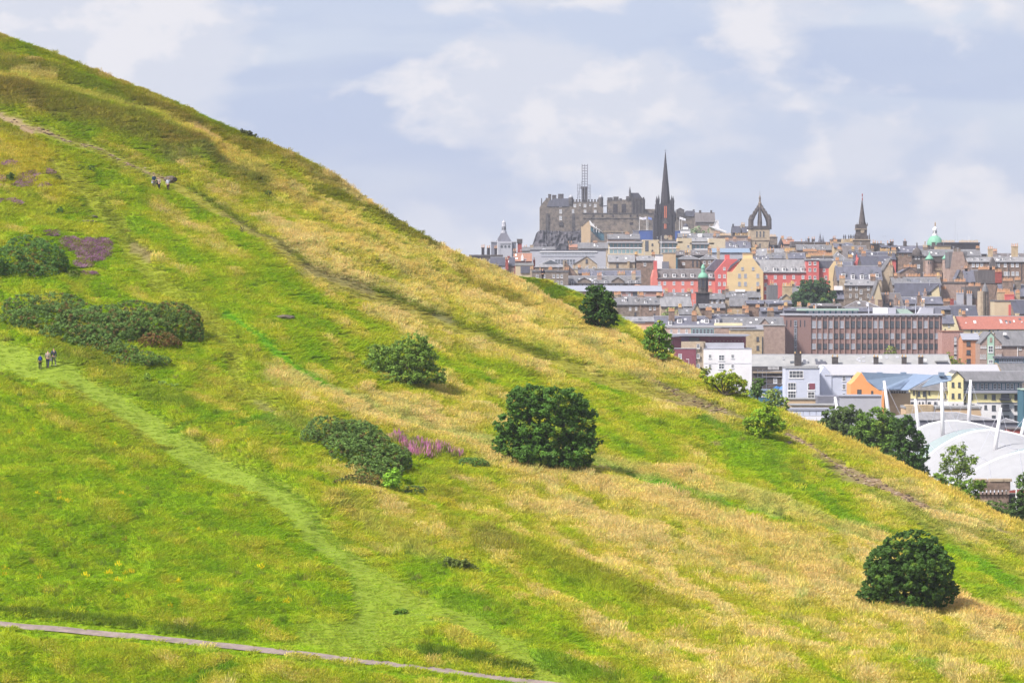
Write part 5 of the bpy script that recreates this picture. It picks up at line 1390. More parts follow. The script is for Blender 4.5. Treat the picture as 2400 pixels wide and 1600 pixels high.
a3 = arch([(2080, 1235), (2180, 1165), (2296, 1094), (2335, 1074), (2370, 1062), (2405, 1056), (2450, 1050), (2500, 1055), (2560, 1085), (2680, 1180)], 560)
a3b = arch([(2090, 1280), (2190, 1210), (2296, 1160), (2345, 1150), (2390, 1146), (2430, 1142), (2480, 1145), (2530, 1160), (2600, 1190), (2700, 1260)], 535)
a0 = arch([(2060, 1180), (2100, 1080), (2150, 1005), (2195, 996), (2235, 992), (2270, 996), (2310, 1010), (2370, 1030), (2450, 1070), (2540, 1180)], 640)
shell('fabric', a0, a1, TENT); shell('fabric', a1, a1b, TENT, .6); shell('glazing', a1b, a2, TGL); shell('fabric', a2, a2b, TENT, .9); shell('glazing', a2b, a3, TGL); shell('fabric', a3, a3b, TENT, .8)
for aa in (a1, a2, a3):
    MB().tube(aa, .24, 6).build('rim', WHITE, td.root, smooth=True)
for (x0, y0, x1, y1, dd, lb) in ((1957, 930, 1972, 1010, 640, 0), (2072, 892, 2088, 1010, 632, 0), (2145, 935, 2156, 1030, 625, 0), (2207, 896, 2210, 1028, 600, 0), (2275, 890, 2270, 1003, 625, 0), (2346, 955, 2330, 1068, 575, 0), (2404, 975, 2390, 1040, 600, 0)):
    p, q = (td.x(x1, dd - 560), dd - 560, td.z(y1, dd - 560)), (td.x(x0, dd - 560), dd - 560, td.z(y0, dd - 560))
    mo = MB().tube([p, tuple((np.array(p) + np.array(q)) / 2), q], [.42, .40, .26], 8).build('mast', WHITE, td.root, smooth=True)
    for s_ in (-1, 1):
        MB().tube([q, (p[0] + s_ * 3.2, p[1] - 2, p[2] + .4)], .035, 4).build('stay_cable', GREYF, mo)

# ---- battlemented tower by the hollow
bt = Bld('stone_tower', 'battlemented brown stone tower with arched corbels below the tent', 2290, 2372, 430, cat='tower')
bt.box('wall', 2296, 2364, 1158, None, STN['sb'], 0, 4)
bt.box('parapet', 2293, 2368, 1128, 1148, STN['sb'], -.35, 4.4)
for a, b_ in ((2288, 2314), (2320, 2352), (2354, 2372)): bt.box('merlon', a, b_, 1122, 1128, STN['sl'], -.45, 1.0)
for k in range(8):
    xx = 2299 + k * 9.2
    bt.box('corbel', xx - 2.6, xx + 2.6, 1148, 1158, STN['sp'], -.3, .1)
bt.win(2310, 1175, 8, 7, 'k')
bt.box('wall', 2364, 2460, 1158, None, STN['sd'], 1.0, 3.0)
lp = Bld('floodlight_mast', 'white floodlight mast with stays beside the stone tower', 2380, 2384, 425, cat='mast')
lp.pole('pole', 2382, 1135, 1200, .16, WHITE); lp.box('lamp_head', 2377, 2388, 1131, 1136, WHITE, -.3, .3)
lp2 = Bld('floodlight_mast', 'white floodlight mast rising behind the golden crest', 2180, 2184, 425, cat='mast')
MB().tube([(lp2.x(2185), 0, lp2.z(1170)), (lp2.x(2180), 0, lp2.z(1118))], .16, 6).build('pole', WHITE, lp2.root); lp2.box('lamp_head', 2172, 2188, 1113, 1120, WHITE, -.3, .3)

# ---- low roofs behind the tent
s = H('long low grey hall behind the tent masts', 2090, 2338, 984, 966, 665, 'dgr', 's4', 16, 'h', name='hall')
s = H('tan walled building stepped above the long grey hall', 2122, 2300, 957, 952, 690, 'tan', 'lg', 8, 'x', name='hall', wins=([[2136], [960], 6, 5, 'd'],))
s.box('wall', 2124, 2188, 949, None, STN['sy'], -.4, 4)
s = H('small dark curved roof shelter at the corner of the flats', 2342, 2385, 990, 980, 680, 'dgr', 's2', 8, 'h', name='shelter')
s = H('brown brick wall and terrace below the flats', 2366, 2430, 1006, 1003, 660, 'rbk', 's3', 6, 'x', name='garden_wall')
s = H('flat grey box building in front of the orange gable', 1968, 2066, 929, 928, 700, 'gry', 'zn', 8, 'x', name='hall')
s.prism('wall', [(1916, None), (1916, 928), (1968, 928), (1968, None)], STN['dgr'], .3, 7)
s = H('low tan block under the grey windowed annex', 1846, 1912, 936, 935, 705, 'tan', 'lg', 6, 'x', name='hall')
s = H('cream strip building above the blue grey panel wall', 1855, 1960, 950, 948, 670, 'sy', 'lg', 6, 'x', name='hall')
s = H('blue grey panelled wall with pale roof near the crest', 1852, 1960, 962, 957, 655, 'gry', 'zn', 6, 'x', name='hall')
for k in range(7): s.box('panel', 1853 + k * 15.2, 1866.5 + k * 15.2, 963, 978, STN['lav'], -.08, .1)
s = H('white glazed canopy roof just above the golden crest', 1856, 1930, 986, 977, 640, 'lav', 'wh', 7, 'g', name='canopy')
for x_ in (1876, 1896, 1914): s.pipe(x_, 978, 986, .06, GREYF, -.3, 'rib')

# ---- yellow and white flats
fl = Bld('apartment_building', 'yellow and white flats with grey roof and dark balconies', 2130, 2396, 780)
fl.box('wall', 2256, 2396, 921, 944, STN['pye'], 0, 12); fl.box('wall', 2256, 2396, 944, None, STN['wh'], 0, 12)
fl.box('band', 2290, 2397, 942.6, 944.4, STN['dgr'], -.12, .1)
fl.box('attic', 2258, 2396, 897, 921, STN['tea'], 1.2, 11)
fl.box('fascia', 2255, 2400, 915, 921, ROF['zn'], -.9, 1.3); fl.box('fascia', 2255, 2400, 892, 897, ROF['zn'], -.2, 2.0)
fl.roof_gable(2240, 2420, 893, 872, 13, ROF['s2'])
for x_ in list(xs(2262, 2392, 14)): fl.win(x_, 905, 7, 13, 's' if int(x_) % 3 else 'p', 1.2)
fl.prism('gable_bay', [(2224, None), (2224, 887), (2241, 871), (2258, 887), (2258, None)], STN['pye'], -1.6, 9)
fl.box('gable_base', 2223.6, 2258.4, 941, None, STN['wh'], -1.75, 3)
b = MB()
for (xa, ya, xb, yb_) in ((2222, 889, 2241, 870), (2241, 870, 2260, 889)):
    vs = [(fl.x(xa), -1.9, fl.z(ya)), (fl.x(xb), -1.9, fl.z(yb_)), (fl.x(xb), 9, fl.z(yb_)), (fl.x(xa), 9, fl.z(ya))]
    b.poly(vs + [(v[0], v[1], v[2] + .2) for v in vs], [(0, 3, 2, 1), (4, 5, 6, 7), (0, 1, 5, 4), (1, 2, 6, 5), (2, 3, 7, 6), (3, 0, 4, 7)])
b.build('bay_roof', ROF['s2'], fl.root)
fl.wins([2233.5, 2248.5], [901, 927], 6, 11, 'd', -1.6); fl.wins([2234, 2243.5], [949.5], 3.4, 6, 'd', -1.76)
fl.wins([2310], [929, 953.5], 6, 9, 'd'); fl.wins([2329, 2382], [930, 955, 979], 9, 12, 'd')
for y_ in (930, 955, 980):
    fl.win(2356, y_, 19, 15, 'd')
    bal = fl.box('balcony', 2344, 2369, y_ + 3.5, y_ + 7, DARKF, -1.2, 0)
    b = MB()
    for k in range(13):
        xx = fl.x(2344) + (fl.x(2369) - fl.x(2344)) * k / 12
        b.box(xx - .03, xx + .03, -1.2, -1.14, fl.z(y_ + 3.6), fl.z(y_ - 3))
    b.box(fl.x(2344), fl.x(2369), -1.22, -1.12, fl.z(y_ - 2.6), fl.z(y_ - 3.2)); b.build('railing', DARKF, bal)
fl.wins([2276], [929], 8, 14, 'd'); fl.wins([2262], [932, 948], 4, 12, 'd'); fl.wins([2280], [950], 8, 6, 'd')
# left wing
fl.box('wall', 2133, 2224, 913, 935, STN['pye'], .5, 10); fl.box('wall', 2131, 2224, 935, None, STN['wh'], .4, 10)
fl.box('band', 2131, 2224, 934, 936, STN['dgr'], .3, .6)
b = MB()
e = [(2128, 913), (2226, 917)]; rr_ = [(2190, 884), (2240, 884)]
vs = [(fl.x(2128), -.1, fl.z(913)), (fl.x(2226), -.1, fl.z(916)), (fl.x(2240, 6), 6, fl.z(884, 6)), (fl.x(2190, 6), 6, fl.z(884, 6)), (fl.x(2150, 11), 11, fl.z(913))]
b.face(vs[:4]); b.face([vs[0], vs[3], vs[4]]); b.build('wing_roof', ROF['s2'], fl.root)
fl.wins([2142, 2178], [920], 3.6, 9, 'd', .5); fl.wins([2153.5, 2166], [922], 6, 11, 'd', .5); fl.wins([2138, 2178, 2193], [944], 7, 5, 'd', .4); fl.wins([2155, 2163], [944], 3.4, 5, 'd', .4)
for x_ in (2148, 2170): fl.pipe(x_, 915, 948, .09, None, .45)
fl.win(2219, 901, 7, 14, 'g', 1.0); fl.win(2215.5, 930, 4, 16, 'd', .5)
s = H('dark green glass block at the right edge beside the flats', 2397, 2440, 914, 912, 770, 'tea', 'gr', 8, 'x', name='glass_block')

# ---- orange gabled hall under blue sheet roofs
og = Bld('gabled_hall', 'orange gabled hall under a ribbed pale blue metal roof', 1993, 2130, 742)
og.prism('wall', [(1993, None), (1994, 900), (2002, 893), (2019, 873), (2026, 883), (2032, 893), (2044, 903), (2061, 915), (2072, 916), (2072, None)], STN['org'], 0, 9)
og.box('wall', 2072, 2134, 919, None, STN['tan'], 3.5, 10); og.box('clerestory', 2078, 2130, 915, 921, STN['wh'], 3.3, 6)
for k in range(7): og.win(2084 + k * 6.2, 918, 4, 4, 'd', 3.3)
def sheet(part, corners, m, thick=.15):
    vs = [(og.x(px, d), d, og.z(py, d)) for px, py, d in corners]
    up = [(v[0], v[1], v[2] + thick) for v in vs]; n = len(vs)
    return MB().poly(vs + up, [tuple(reversed(range(n))), tuple(range(n, 2 * n))] + [(i, (i + 1) % n, n + (i + 1) % n, n + i) for i in range(n)]).build(part, m, og.root)
r1 = sheet('roof', [(2019, 872, 0), (2032, 892, 0), (2044, 903, 0), (2061, 914, 0), (2106, 914, 1.5), (2150, 877, 9), (2028, 876, 9)], ROF['bl'])
b = MB()
for k in range(26):
    f = k / 25
    p, q = (2030 + f * 116, 877.5, 8.8), (2062 + f * 46, 914, 1.0 * f)
    if k < 3: q = (2032 + k * 10, 893 + k * 7, .05)
    b.tube([(og.x(p[0], p[2]), p[2], og.z(p[1], p[2]) + .2), (og.x(q[0], q[2]), q[2], og.z(q[1], q[2]) + .2)], .07, 4)
tag(b.build('roof_ribs', ROF['b2'], r1), kind='stuff')
sheet('roof', [(2098, 914, 1.2), (2128, 915, 1.2), (2190, 880, 8.5), (2142, 877, 8.5)], ROF['b2'])
sheet('roof', [(2160, 908, 4), (2230, 892, 8), (2230, 880, 10), (2188, 879, 8.6)], ROF['bl'])
og.win(2014, 920, 10, 15, 'd'); og.win(2044, 920, 5, 9, 'd')
for x_ in (2062, 2118, 2207): og.box('roof_vent', x_ - 6, x_ + 6, 872, 881, ROF['bl'], 7.5, 9.5, pd=8)

# ---- pale hall with long white roof
wr = Bld('long_hall', 'long lavender hall with a bright white pitched roof', 1922, 2345, 812)
wr.prism('wall', [(1921, None), (1921, 877), (1932, 857), (1949, 879), (1949, None)], STN['lav'], -.2, 12)
wr.box('wall', 1949, 2345, 879, None, STN['lav'], 0, 12)
wr.roof_gable(1934, 2346, 879, 855, 15, ROF['wh'], lead=False)
wr.box('verge', 1930, 1934, 855, 857, WHITE, 0, 7)
for x_ in (1978, 1997, 2013): wr.wins([x_], [887, 906], 8, 12, 's'); 
wr.wins([1978], [925], 8, 8, 's')
wr.wins([1918], [885, 904, 929], 6, 13, 's', -.3)
an = Bld('annex', 'flat roofed grey annex with large gridded windows', 1841, 1921, 802)
an.box('wall', 1841, 1921, 863, None, STN['lav'], 0, 9); an.box('roof', 1840, 1922, 861.5, 863, ROF['lg'], -.2, 9.2)
an.win(1866, 877, 34, 18, 's'); an.wins([1856], [906, 923], 20, 20, 's'); an.wins([1901], [906, 926], 17, 17, 's'); an.box('panel', 1897, 1910, 898, 912, STN['mar'], -.09, .02)

# ---- long pale slate roof with stone stacks
lr = H('long pale slate roof with sooty stone stacks behind the white roof', 1762, 2228, 858, 832, 862, 'sd', 'lg', 12, 'g', name='terrace', rot=0)
for x_, w_ in ((1870, 16), (1957, 14), (2053, 11), (2119, 11), (2158, 11)): lr.chimney(x_, 828 if x_ < 1900 else 836, w_, 2, yb=858, m=STN['sd'], d=.3, potm=POTY, hp=.6)
lr.box('skylight', 1882, 1892, 842, 853, WHITE, 1.0, 2.5, pd=1.8); lr.box('dormer', 1912, 1936, 846, 858, STN['dgr'], .6, 5)
lr.box('dormer', 2196, 2220, 848, 858, STN['dgr'], .6, 5); lr.box('dormer_roof', 2193, 2222, 845, 848, ROF['lg'], .3, 5)
lr.box('parapet', 1762, 1840, 860, 870, STN['sd'], -.5, .1)
for k in range(9): lr.box('baluster', 1800 + k * 3, 1801.4 + k * 3, 859, 866, WHITE, -.6, -.45)
lr.wins([1817, 1837], [892], 9, 12, 'b'); lr.box('cornice', 1764, 1842, 870, 874, STN['sl'], -.6, .1); lr.box('cornice', 1786, 1842, 881, 884, STN['st'], -.3, .1)
sc_ = Bld('scaffold', 'pale scaffold frame against the sooty terrace', 1775, 1800, 845, cat='scaffold')
for x_ in (1776, 1787, 1796): sc_.pole('upright', x_, 866, 930, .1)
for y_ in (870, 884, 900): MB().tube([(sc_.x(1774), 0, sc_.z(y_)), (sc_.x(1842), 0, sc_.z(y_ - 1))], .09, 5).build('ledger', GREYF, sc_.root)
tp = Bld('tarpaulin', 'bright blue tarpaulin slung below the sooty terrace', 1812, 1850, 835, cat='tarpaulin')
b = MB(); pts = [(1812, 908), (1820, 904), (1828, 907), (1836, 903), (1842, 907), (1849, 905)]
for k in range(5):
    (xa, ya), (xb, yb_) = pts[k], pts[k + 1]
    b.poly([(tp.x(xa), -1.0 - .3 * (k % 2), tp.z(919 + k % 2)), (tp.x(xb), -1.0 - .3 * ((k + 1) % 2), tp.z(919)), (tp.x(xb), .2, tp.z(yb_)), (tp.x(xa), .2, tp.z(ya)), (tp.x(xa), -.9 - .3 * (k % 2), tp.z(919 + k % 2) - .05), (tp.x(xb), -.9 - .3 * ((k + 1) % 2), tp.z(919) - .05), (tp.x(xb), .3, tp.z(yb_)), (tp.x(xa), .3, tp.z(ya))], [(0, 1, 2, 3), (7, 6, 5, 4), (0, 4, 5, 1), (2, 6, 7, 3)])
b.build('sheet', mat('tarp_blue', A((70, 140, 222), .6), .5), tp.root)
s = H('low blue panelled workshop behind the crest bush', 1760, 1840, 916, 913, 820, 'tea', 'bl', 6, 'x', name='workshop', wins=([[1788, 1805, 1826], [925], 9, 8, 's'],))

# ---- white block, maroon blocks and stone stair
wb = Bld('apartment_block', 'white block and maroon blocks under a thin oversailing roof', 1560, 1762, 830)
wb.box('wall', 1649, 1762, 817, None, STN['wh'], 0, 12); wb.box('coping', 1648.4, 1762.6, 816, 817.6, STN['gry'], -.1, 12.1); wb.box('band', 1650, 1761, 851, 852, STN['gry'], -.05, .1)
wb.box('stair_tower', 1631, 1649, 800, None, STN['sl'], .4, 10); wb.box('stair_tower', 1597, 1653, 800, 816, STN['sl'], 1.2, 10)
wb.box('wall', 1578, 1631, 817, None, STN['mar'], 0, 10); wb.box('coping', 1576, 1632, 815.6, 817.2, STN['gry'], -.1, 10)
wb.box('upper_storey', 1577, 1748, 788, 818, STN['mar'], 3.0, 14); wb.box('recess', 1597, 1622, 789, 800, STN['pur'], 2.8, 4); wb.box('panel', 1653, 1744, 803, 817, STN['gry'], 1.2, 4); wb.win(1627, 795, 24, 9, 'd', 2.7)
wb.prism('roof', [(1552, 791.5), (1572, 784.5), (1600, 782.5), (1760, 784.5), (1748, 788.5), (1600, 787.5)], ROF['zn'], 1.0, 15)
wb.wins([1664, 1717], [835, 858], 6.5, 9, 's'); wb.wins([1691], [838, 858], 14, 14, 's'); wb.wins([1636.5], [811, 834, 858], 7, 10, 's'); wb.win(1594, 835, 8, 12, 'b')
for x_ in xs(1662, 1740, 10): wb.box('vent', x_ - 1.2, x_ + 1.2, 797.5, 800, STN['sp'], 2.9, 3.1)
wb.box('wall', 1560, 1577, 810, None, STN['lav'], 2, 8)
fp = Bld('lamp_post', 'white lamp post in front of the maroon wall', 1612, 1616, 640, cat='lamp post', zb=62)
fp.pole('post', 1614.5, 842, 900, .07, WHITE); fp.box('arm', 1608, 1615, 841, 842.2, WHITE, -.05, .05)

# ---- office behind, brown brick with ranks of windows
of = Bld('office_block', 'long brown brick office with three ranks of windows', 1838, 2208, 960)
of.box('wall', 1838, 1901, 737, None, STN['brk'], 0, 14); of.box('wall', 1901, 2208, 738, None, STN['brk'], .35, 14)
of.box('roof', 1837, 2209, 735, 739, STN['gry'], -.3, 14.3)
rw_ = random.Random(4)
for c in range(23):
    xx = 1907.3 + c * 13.1
    of.box('pier', xx + 5.3, xx + 7.8, 741, None, STN['bpr'], .0, .4)
    of.box('soffit', xx - 4.2, xx + 4.2, 739.6, 742, WHITE if c < 9 else STN['gry'], .15, .5)
    for y_, hh in ((760, 16), (787, 12), (811, 11.5), (835, 8)):
        of.win(xx, y_, 9.6, hh, 'p' if rw_.random() < (.5 if c < 8 else .22) else 'o', .33)
of.box('stair_window', 1861, 1868, 750, 840, STN['dgr'], -.08, .1); of.wins([1864.5], [758, 775, 790, 806, 822], 6.4, 12, 'g', -.08)
for x_ in (1844, 1853.5, 1876, 1886): of.box('slit', x_ - 1.2, x_ + 1.2, 750, 766, DARKF, -.03, .1)
of.box('canopy', 1870, 2013, 723, 728, ROF['gr'], 4, 9); of.box('penthouse', 1890, 2011, 727, 736, STN['tea'], 5, 9); of.wins(xs(1900, 2005, 9), [731], 9, 7, 'p', 5)
of.box('plant_box', 2050, 2081, 721, 736, WHITE, 3, 8); of.box('plant_box', 2081.4, 2100, 721, 736, STN['gry'], 3.1, 8)
of.prism('plant_roof', [(2100, 738), (2102, 724), (2126, 724), (2146, 738)], ROF['gr'], 4, 9); of.prism('plant_box', [(2150, 738), (2160, 721), (2188, 721), (2188, 738)], STN['gry'], 4, 8); of.box('plant_box', 2190, 2206, 722, 737, STN['dgr'], 4.2, 8)
for x_, t_ in ((1912, 712), (1963, 718), (2036, 714), (2122, 716), (2146, 712), (2166, 712)): of.pole('flue', x_, t_, 738, .2, GREYF, 5)
plant('roof_bush', 'green bush growing before the office windows', 'bush', (2085, 850), [(2088, 826, 14, 14), (2070, 836, 12, 8), (2096, 836, 10, 10)], 1.6, .3, (112, 132, 66), Y=945, trunk=.15, base_z=59)

# ---- right of the office
s = H('pink brick stair block with a tall slot window', 2208, 2258, 777, 775, 890, 'bpk', 'or', 9, 'x', name='brick_block')
s.box('slot', 2236, 2242, 789, 848, DARKF, -.06, .1); s.wins([2239], [794, 803, 817, 825, 838], 5, 7, 'b', -.06)
s = H('timber clad orange block with three dark windows', 2256, 2296, 796, 783, 880, 'tim', 'zn', 8, 'g', name='timber_block', wins=([[2270], [805, 825.5, 846], 9.5, 11, 'd'],))
s = H('brown gabled school with a mint green centre strip', 2296, 2348, 806, 780, 872, 'sp', 's2', 14, 'f', name='school', apex=(2322, 779), wins=([[2300, 2305, 2310, 2335, 2340, 2345], [813], 3.4, 5, 's'], [[2299, 2304, 2309, 2336, 2341, 2346], [835], 3.2, 10, 's']))
s.prism('strip', [(2314, None), (2314, 789), (2322, 781), (2330, 789), (2330, None)], STN['mnt'], -.15, .2); s.wins([2322], [818], 12, 16, 's', -.15); s.wins([2322], [847], 11, 9, 's', -.15); s.box('crest', 2320, 2325, 791, 802, STN['sp'], -.25, 0)
s = H('long grey roofed wing beside the brown gabled school', 2340, 2440, 810, 778, 884, 'sp', 's2', 12, 'g', name='school', wins=([[2391], [817], 6, 6, 's'],)); s.pipe(2385, 812, 835, .12, WHITE); s.box('skylight', 2352, 2358, 779, 785, WHITE, 2, 4, pd=3)
s = H('grey lead roof with a dark clerestory at the right edge', 2346, 2460, 873, 851, 845, 'st', 's2', 14, 'g', name='hall'); s.box('clerestory', 2334, 2460, 839, 851, STN['tea'], 6.5, 9, pd=7); s.wins(xs(2344, 2396, 10), [845], 4.5, 8, 'g', 6.5); s.box('clerestory_roof', 2330, 2462, 835, 839.5, ROF['s1'], 6, 9.5, pd=7)
s.prism('verge', [(2331, 850), (2337, 850), (2350, 874), (2343, 874)], STN['sy'], -.6, 1)
s = H('cream terrace with a long red tiled roof', 2247, 2450, 771, 742, 1000, 'cr', 'rt', 12, 'g', name='terrace', wins=([[2277, 2319, 2339], [776], 4, 6, 'd'], [[2286, 2294, 2328, 2355, 2362, 2378, 2386], [777], 4.5, 5, 's']))
s.prism('gable', [(2226, None), (2226, 778), (2237, 740), (2248, 772), (2248, None)], STN['cr'], -1.5, 8)
for x_ in (2264, 2302, 2350, 2395): s.box('roof_vent', x_ - 1.5, x_ + 1.5, 752 + x_ % 7, 755 + x_ % 7, WHITE, 2.5, 3, pd=2.6)
s = H('small cream house with a blue grey roof beside the red one', 2208, 2236, 758, 740, 985, 'cr', 's1', 9, 'g', name='house', wins=([[2224], [762], 4, 9, 's'], [[2215], [773], 3, 5, 'd']))
plant('city_tree', 'leafy tree between the brick stair and the lead dormer', 'tree', (2230, 870), [(2222, 838, 12, 12), (2230, 850, 14, 10)], 1.6, .28, (124, 146, 68), Y=875, trunk=.15, base_z=58)
plant('city_tree', 'dark rounded bush under the timber clad block', 'tree', (2252, 872), [(2252, 851, 12, 9), (2245, 856, 9, 6)], 1.6, .28, (100, 118, 72), Y=870, trunk=.15, base_z=58)

# ---- pale row left of the office
s = H('tan blank walled building touching the brown office', 1788, 1840, 763, 761, 925, 'sp', 'lg', 12, 'x', name='hall')
s = H('cream stone building with two small windows and a black pipe', 1712, 1790, 773, 772, 905, 'sy', 'lg', 10, 'x', name='hall', wins=([[1776], [794, 815], 6, 10, 'd'],)); s.box('pipe', 1786, 1788, 789, 830, DARKF, -.2, .1)
s = H('pink panelled building with green glazing under a white fascia', 1560, 1714, 768, 763, 910, 'pk', 'wh', 10, 'x', name='hall', wins=([[1573, 1591, 1609], [776], 5.5, 9, 'b'],)); s.box('glazing', 1620, 1673, 769, 782, GLASSG, -.1, .1); s.wins(xs(1626, 1668, 6), [776], 6.5, 11, 'g', -.1); s.box('panel', 1675, 1712, 769, 781, STN['sp'], -.06, .1)
s.box('canopy', 1690, 1770, 763, 767, ROF['wh'], -.3, 4); s.box('roof_wall', 1676, 1740, 757, 763, STN['cr'], 2, 6); s.box('fascia', 1750, 1789, 762, 772, STN['gry'], .4, 4)
s = H('salmon walled building with grey roof behind the crest tree', 1440, 1533, 754, 744, 905, 'sal', 's4', 12, 'g', name='house'); s.box('cornice', 1450, 1512, 755, 757, WHITE, -.2, .1)
# ================================================================ the middle city
# ---- red and yellow housing
rb = Bld('housing_block', 'long red and yellow rendered housing with dormered slate roofs', 1528, 1962, 1110)
rb.box('wall', 1530, 1678, 653, None, STN['red'], 0, 12); rb.roof_gable(1541, 1678, 653, 632, 12, ROF['s3']); rb.slope_l = rb.slope
rb.prism('gable_wall', [(1528, None), (1528, 650), (1533, 632), (1540, 632), (1542, 653), (1542, None)], STN['red'], -.15, 12); rb.box('chimney', 1532, 1540, 611, 634, STN['rdk'], 4.5, 6)
for x_ in (1559, 1580, 1601, 1622.5, 1665.5): rb.dormer(x_, 650, 641, 8.5, 's', WHITE, ROF['s3'], False)
rb.wins([1545, 1558, 1579.5, 1600.5, 1622, 1664], [663.5], 6, 8, 'b'); rb.wins([1557, 1579, 1600.5, 1621.5, 1664], [681.5], 6, 8, 'b')
rb.prism('gable_wall', [(1676, None), (1676, 637), (1702, 607), (1727, 607), (1733, 615), (1733, None)], STN['rdk'], -.6, 12); rb.box('chimney', 1699, 1710, 597, 609, STN['rdk'], 3, 5)  # darker red puts the gable's shading into its wall colour
rb.prism('roof', [(1655, 632), (1678, 608), (1702, 608), (1676, 637)], ROF['s1'], 4, 12)
rb.wins([1686, 1698], [647, 665, 683], 6, 8, 'b', -.6); rb.win(1697.5, 629.5, 5.5, 6.5, 'b', -.6)
rb.prism('gable_wall', [(1704, None), (1704, 637), (1716, 637), (1741, 606), (1766, 606), (1789, 637), (1789, None)], STN['yel'], -1.5, 12); rb.box('chimney', 1742, 1764, 594, 607, STN['yel'], 1, 4); rb.box('chimney_cap', 1741, 1765, 593, 594.6, STN['sy'], .8, 4.2)
rb.prism('roof', [(1704, 637), (1716, 624), (1740, 606), (1733, 606), (1712, 622)], ROF['s1'], -1.0, 6)
rb.wins([1733, 1747, 1776], [646, 665], 6.5, 9, 'p', -1.5); rb.wins([1740, 1765], [629.5], 6, 7, 'p', -1.5)
rb.box('wall', 1789, 1892, 638, None, STN['rdk'], 0, 12); rb.roof_gable(1768, 1892, 638, 610, 12, ROF['s4'])  # right wing's dimmer light is in the darker red as well
for x_ in (1816.5, 1838, 1859.5, 1881): rb.dormer(x_, 636.5, 626.5, 8.5, 's', WHITE, ROF['s4'], False)
rb.wins([1795, 1817, 1838.5, 1860, 1882], [649, 667], 6.5, 8, 'b'); rb.wins([1795], [630, 685], 6.5, 8, 'b')
rb.box('stair_tower', 1890, 1919.5, 611, None, STN['rdk'], -.9, 10); rb.box('tower_roof', 1889, 1920.5, 609.6, 611.2, ROF['s5'], -1.1, 10.2); rb.wins([1898, 1910], [617, 632, 650], 6, 8, 's', -.9)
rb.box('wall', 1919, 1944, 628, None, STN['rdk'], .4, 10); rb.prism('roof', [(1919, 628.5), (1919, 612.5), (1955, 612.5), (1944, 628.5)], ROF['s1'], .3, 9); rb.win(1931.5, 633, 6, 7, 's', .4); rb.win(1935.5, 650, 6, 9, 's', .4)
rb.prism('gable_wall', [(1943, None), (1943, 630), (1955, 612), (1959, 612), (1963, 632), (1965, None)], STN['yel'], -.5, 10)
# ---- tower with the mint dome
ct = Bld('church_tower', 'sooty stone church tower with mint copper dome and lantern', 1632, 1664, 1000, cat='tower')
ct.box('shaft', 1633, 1663, 686, None, STN['sv'], -2, 2.2); ct.box('cornice', 1630, 1666, 684, 687, STN['sd'], -2.4, 2.6)
X, Z = ct.x(1648), ct.z
ct_b = MB().lathe(X, .1, [(1.75, Z(685)), (1.75, Z(676)), (1.95, Z(676)), (1.95, Z(674.5)), (1.55, Z(674.5)), (1.5, Z(654)), (1.8, Z(654)), (1.85, Z(652))], 8, 0, R(22.5)); ct_b.build('belfry', STN['sd'], ct.root)
for k in range(8):
    a = R(45 * k); MB().box(-.34, .34, -.06, .06, Z(673), Z(657)).build('louvre', DARKF, ct.root, (X + 1.44 * math.cos(a), .1 + 1.44 * math.sin(a), 0)).rotation_euler = (0, 0, a + R(90))
    MB().lathe(0, 0, [(.13, Z(674)), (.13, Z(655))], 6).build('column', STN['sd'], ct.root, (X + 1.66 * math.cos(a + R(22.5)), .1 + 1.66 * math.sin(a + R(22.5)), 0))
dm = MB().lathe(X, .1, [(1.72, Z(651.8)), (1.70, Z(649)), (1.5, Z(645)), (1.1, Z(641)), (.75, Z(639.5))], 16).build('dome', COPPER, ct.root, smooth=True)
MB().lathe(X, .1, [(.72, Z(639.8)), (.62, Z(638)), (.58, Z(629)), (.78, Z(628.5)), (.7, Z(626)), (.3, Z(620)), (.05, Z(618.5))], 8).build('lantern', COPPER, dm)
MB().tube([(X, .1, Z(619)), (X, .1, Z(613))], .06, 5).build('finial', GREYF, dm)

# ---- rows before the red housing
H('stone house with three peaked dormers behind the crest tree', 1440, 1502, 714, 696, 1015, 'st', 's2', 10, 'g', wins=([[1477, 1491], [723], 5, 8, 'b'], [[1489], [735], 5, 7, 'd']), dorms=((1466, 707, 700, 6), (1491, 707, 700, 6)), chims=((1452, 690, 8, 3),))
H('stone house with dormer and paired sash windows beside it', 1501, 1546, 714, 697, 1010, 'sb', 's2', 10, 'g', wins=([[1524, 1534.5], [722], 5, 8, 's'], [[1534], [738], 4, 6, 'd']), dorms=((1513, 711, 704, 7),), chims=((1542, 693, 7, 3),))
H('long pale slate roofed stone house left of the copper dome', 1549, 1622, 718, 697, 1030, 'sl', 's4', 11, 'g', rot=4, wins=([[1565, 1613], [722], 3.5, 5, 'd'],), chims=((1552, 694, 6, 2),))
H('slate roof slope just under the left red wing', 1558, 1618, 697, 687, 1065, 'sb', 's3', 10, 'g', chims=((1616, 684, 8, 0, 'sp'),))
plant('city_tree', 'soft green tree among the grey roofs below the copper dome', 'tree', (1572, 765), [(1566, 736, 12, 10), (1576, 727, 10, 8), (1558, 742, 10, 8)], 1.8, .3, (124, 150, 104), Y=985, trunk=.15, base_z=60)
H('low stone house with slate roof between two gables', 1592, 1622, 737, 724, 975, 'sl', 's2', 9, 'g', chims=((1612, 733, 6, 2),))
H('honey stone gable house with a pointed apex below the tower', 1620, 1645, 738, 714, 980, 'sy', 's2', 12, 'f', apex=(1632, 713), wins=([[1631], [731], 2.5, 6, 'd'],), chims=((1626, 735, 9, 4, None, -.6),))
H('grey roofed house right of the copper domed tower', 1663, 1699, 701, 689, 1040, 'st', 's2', 9, 'g', wins=([[1669, 1680, 1693], [707], 4.5, 6, 'b'],), chims=((1696, 679, 8, 0, 'st'),))
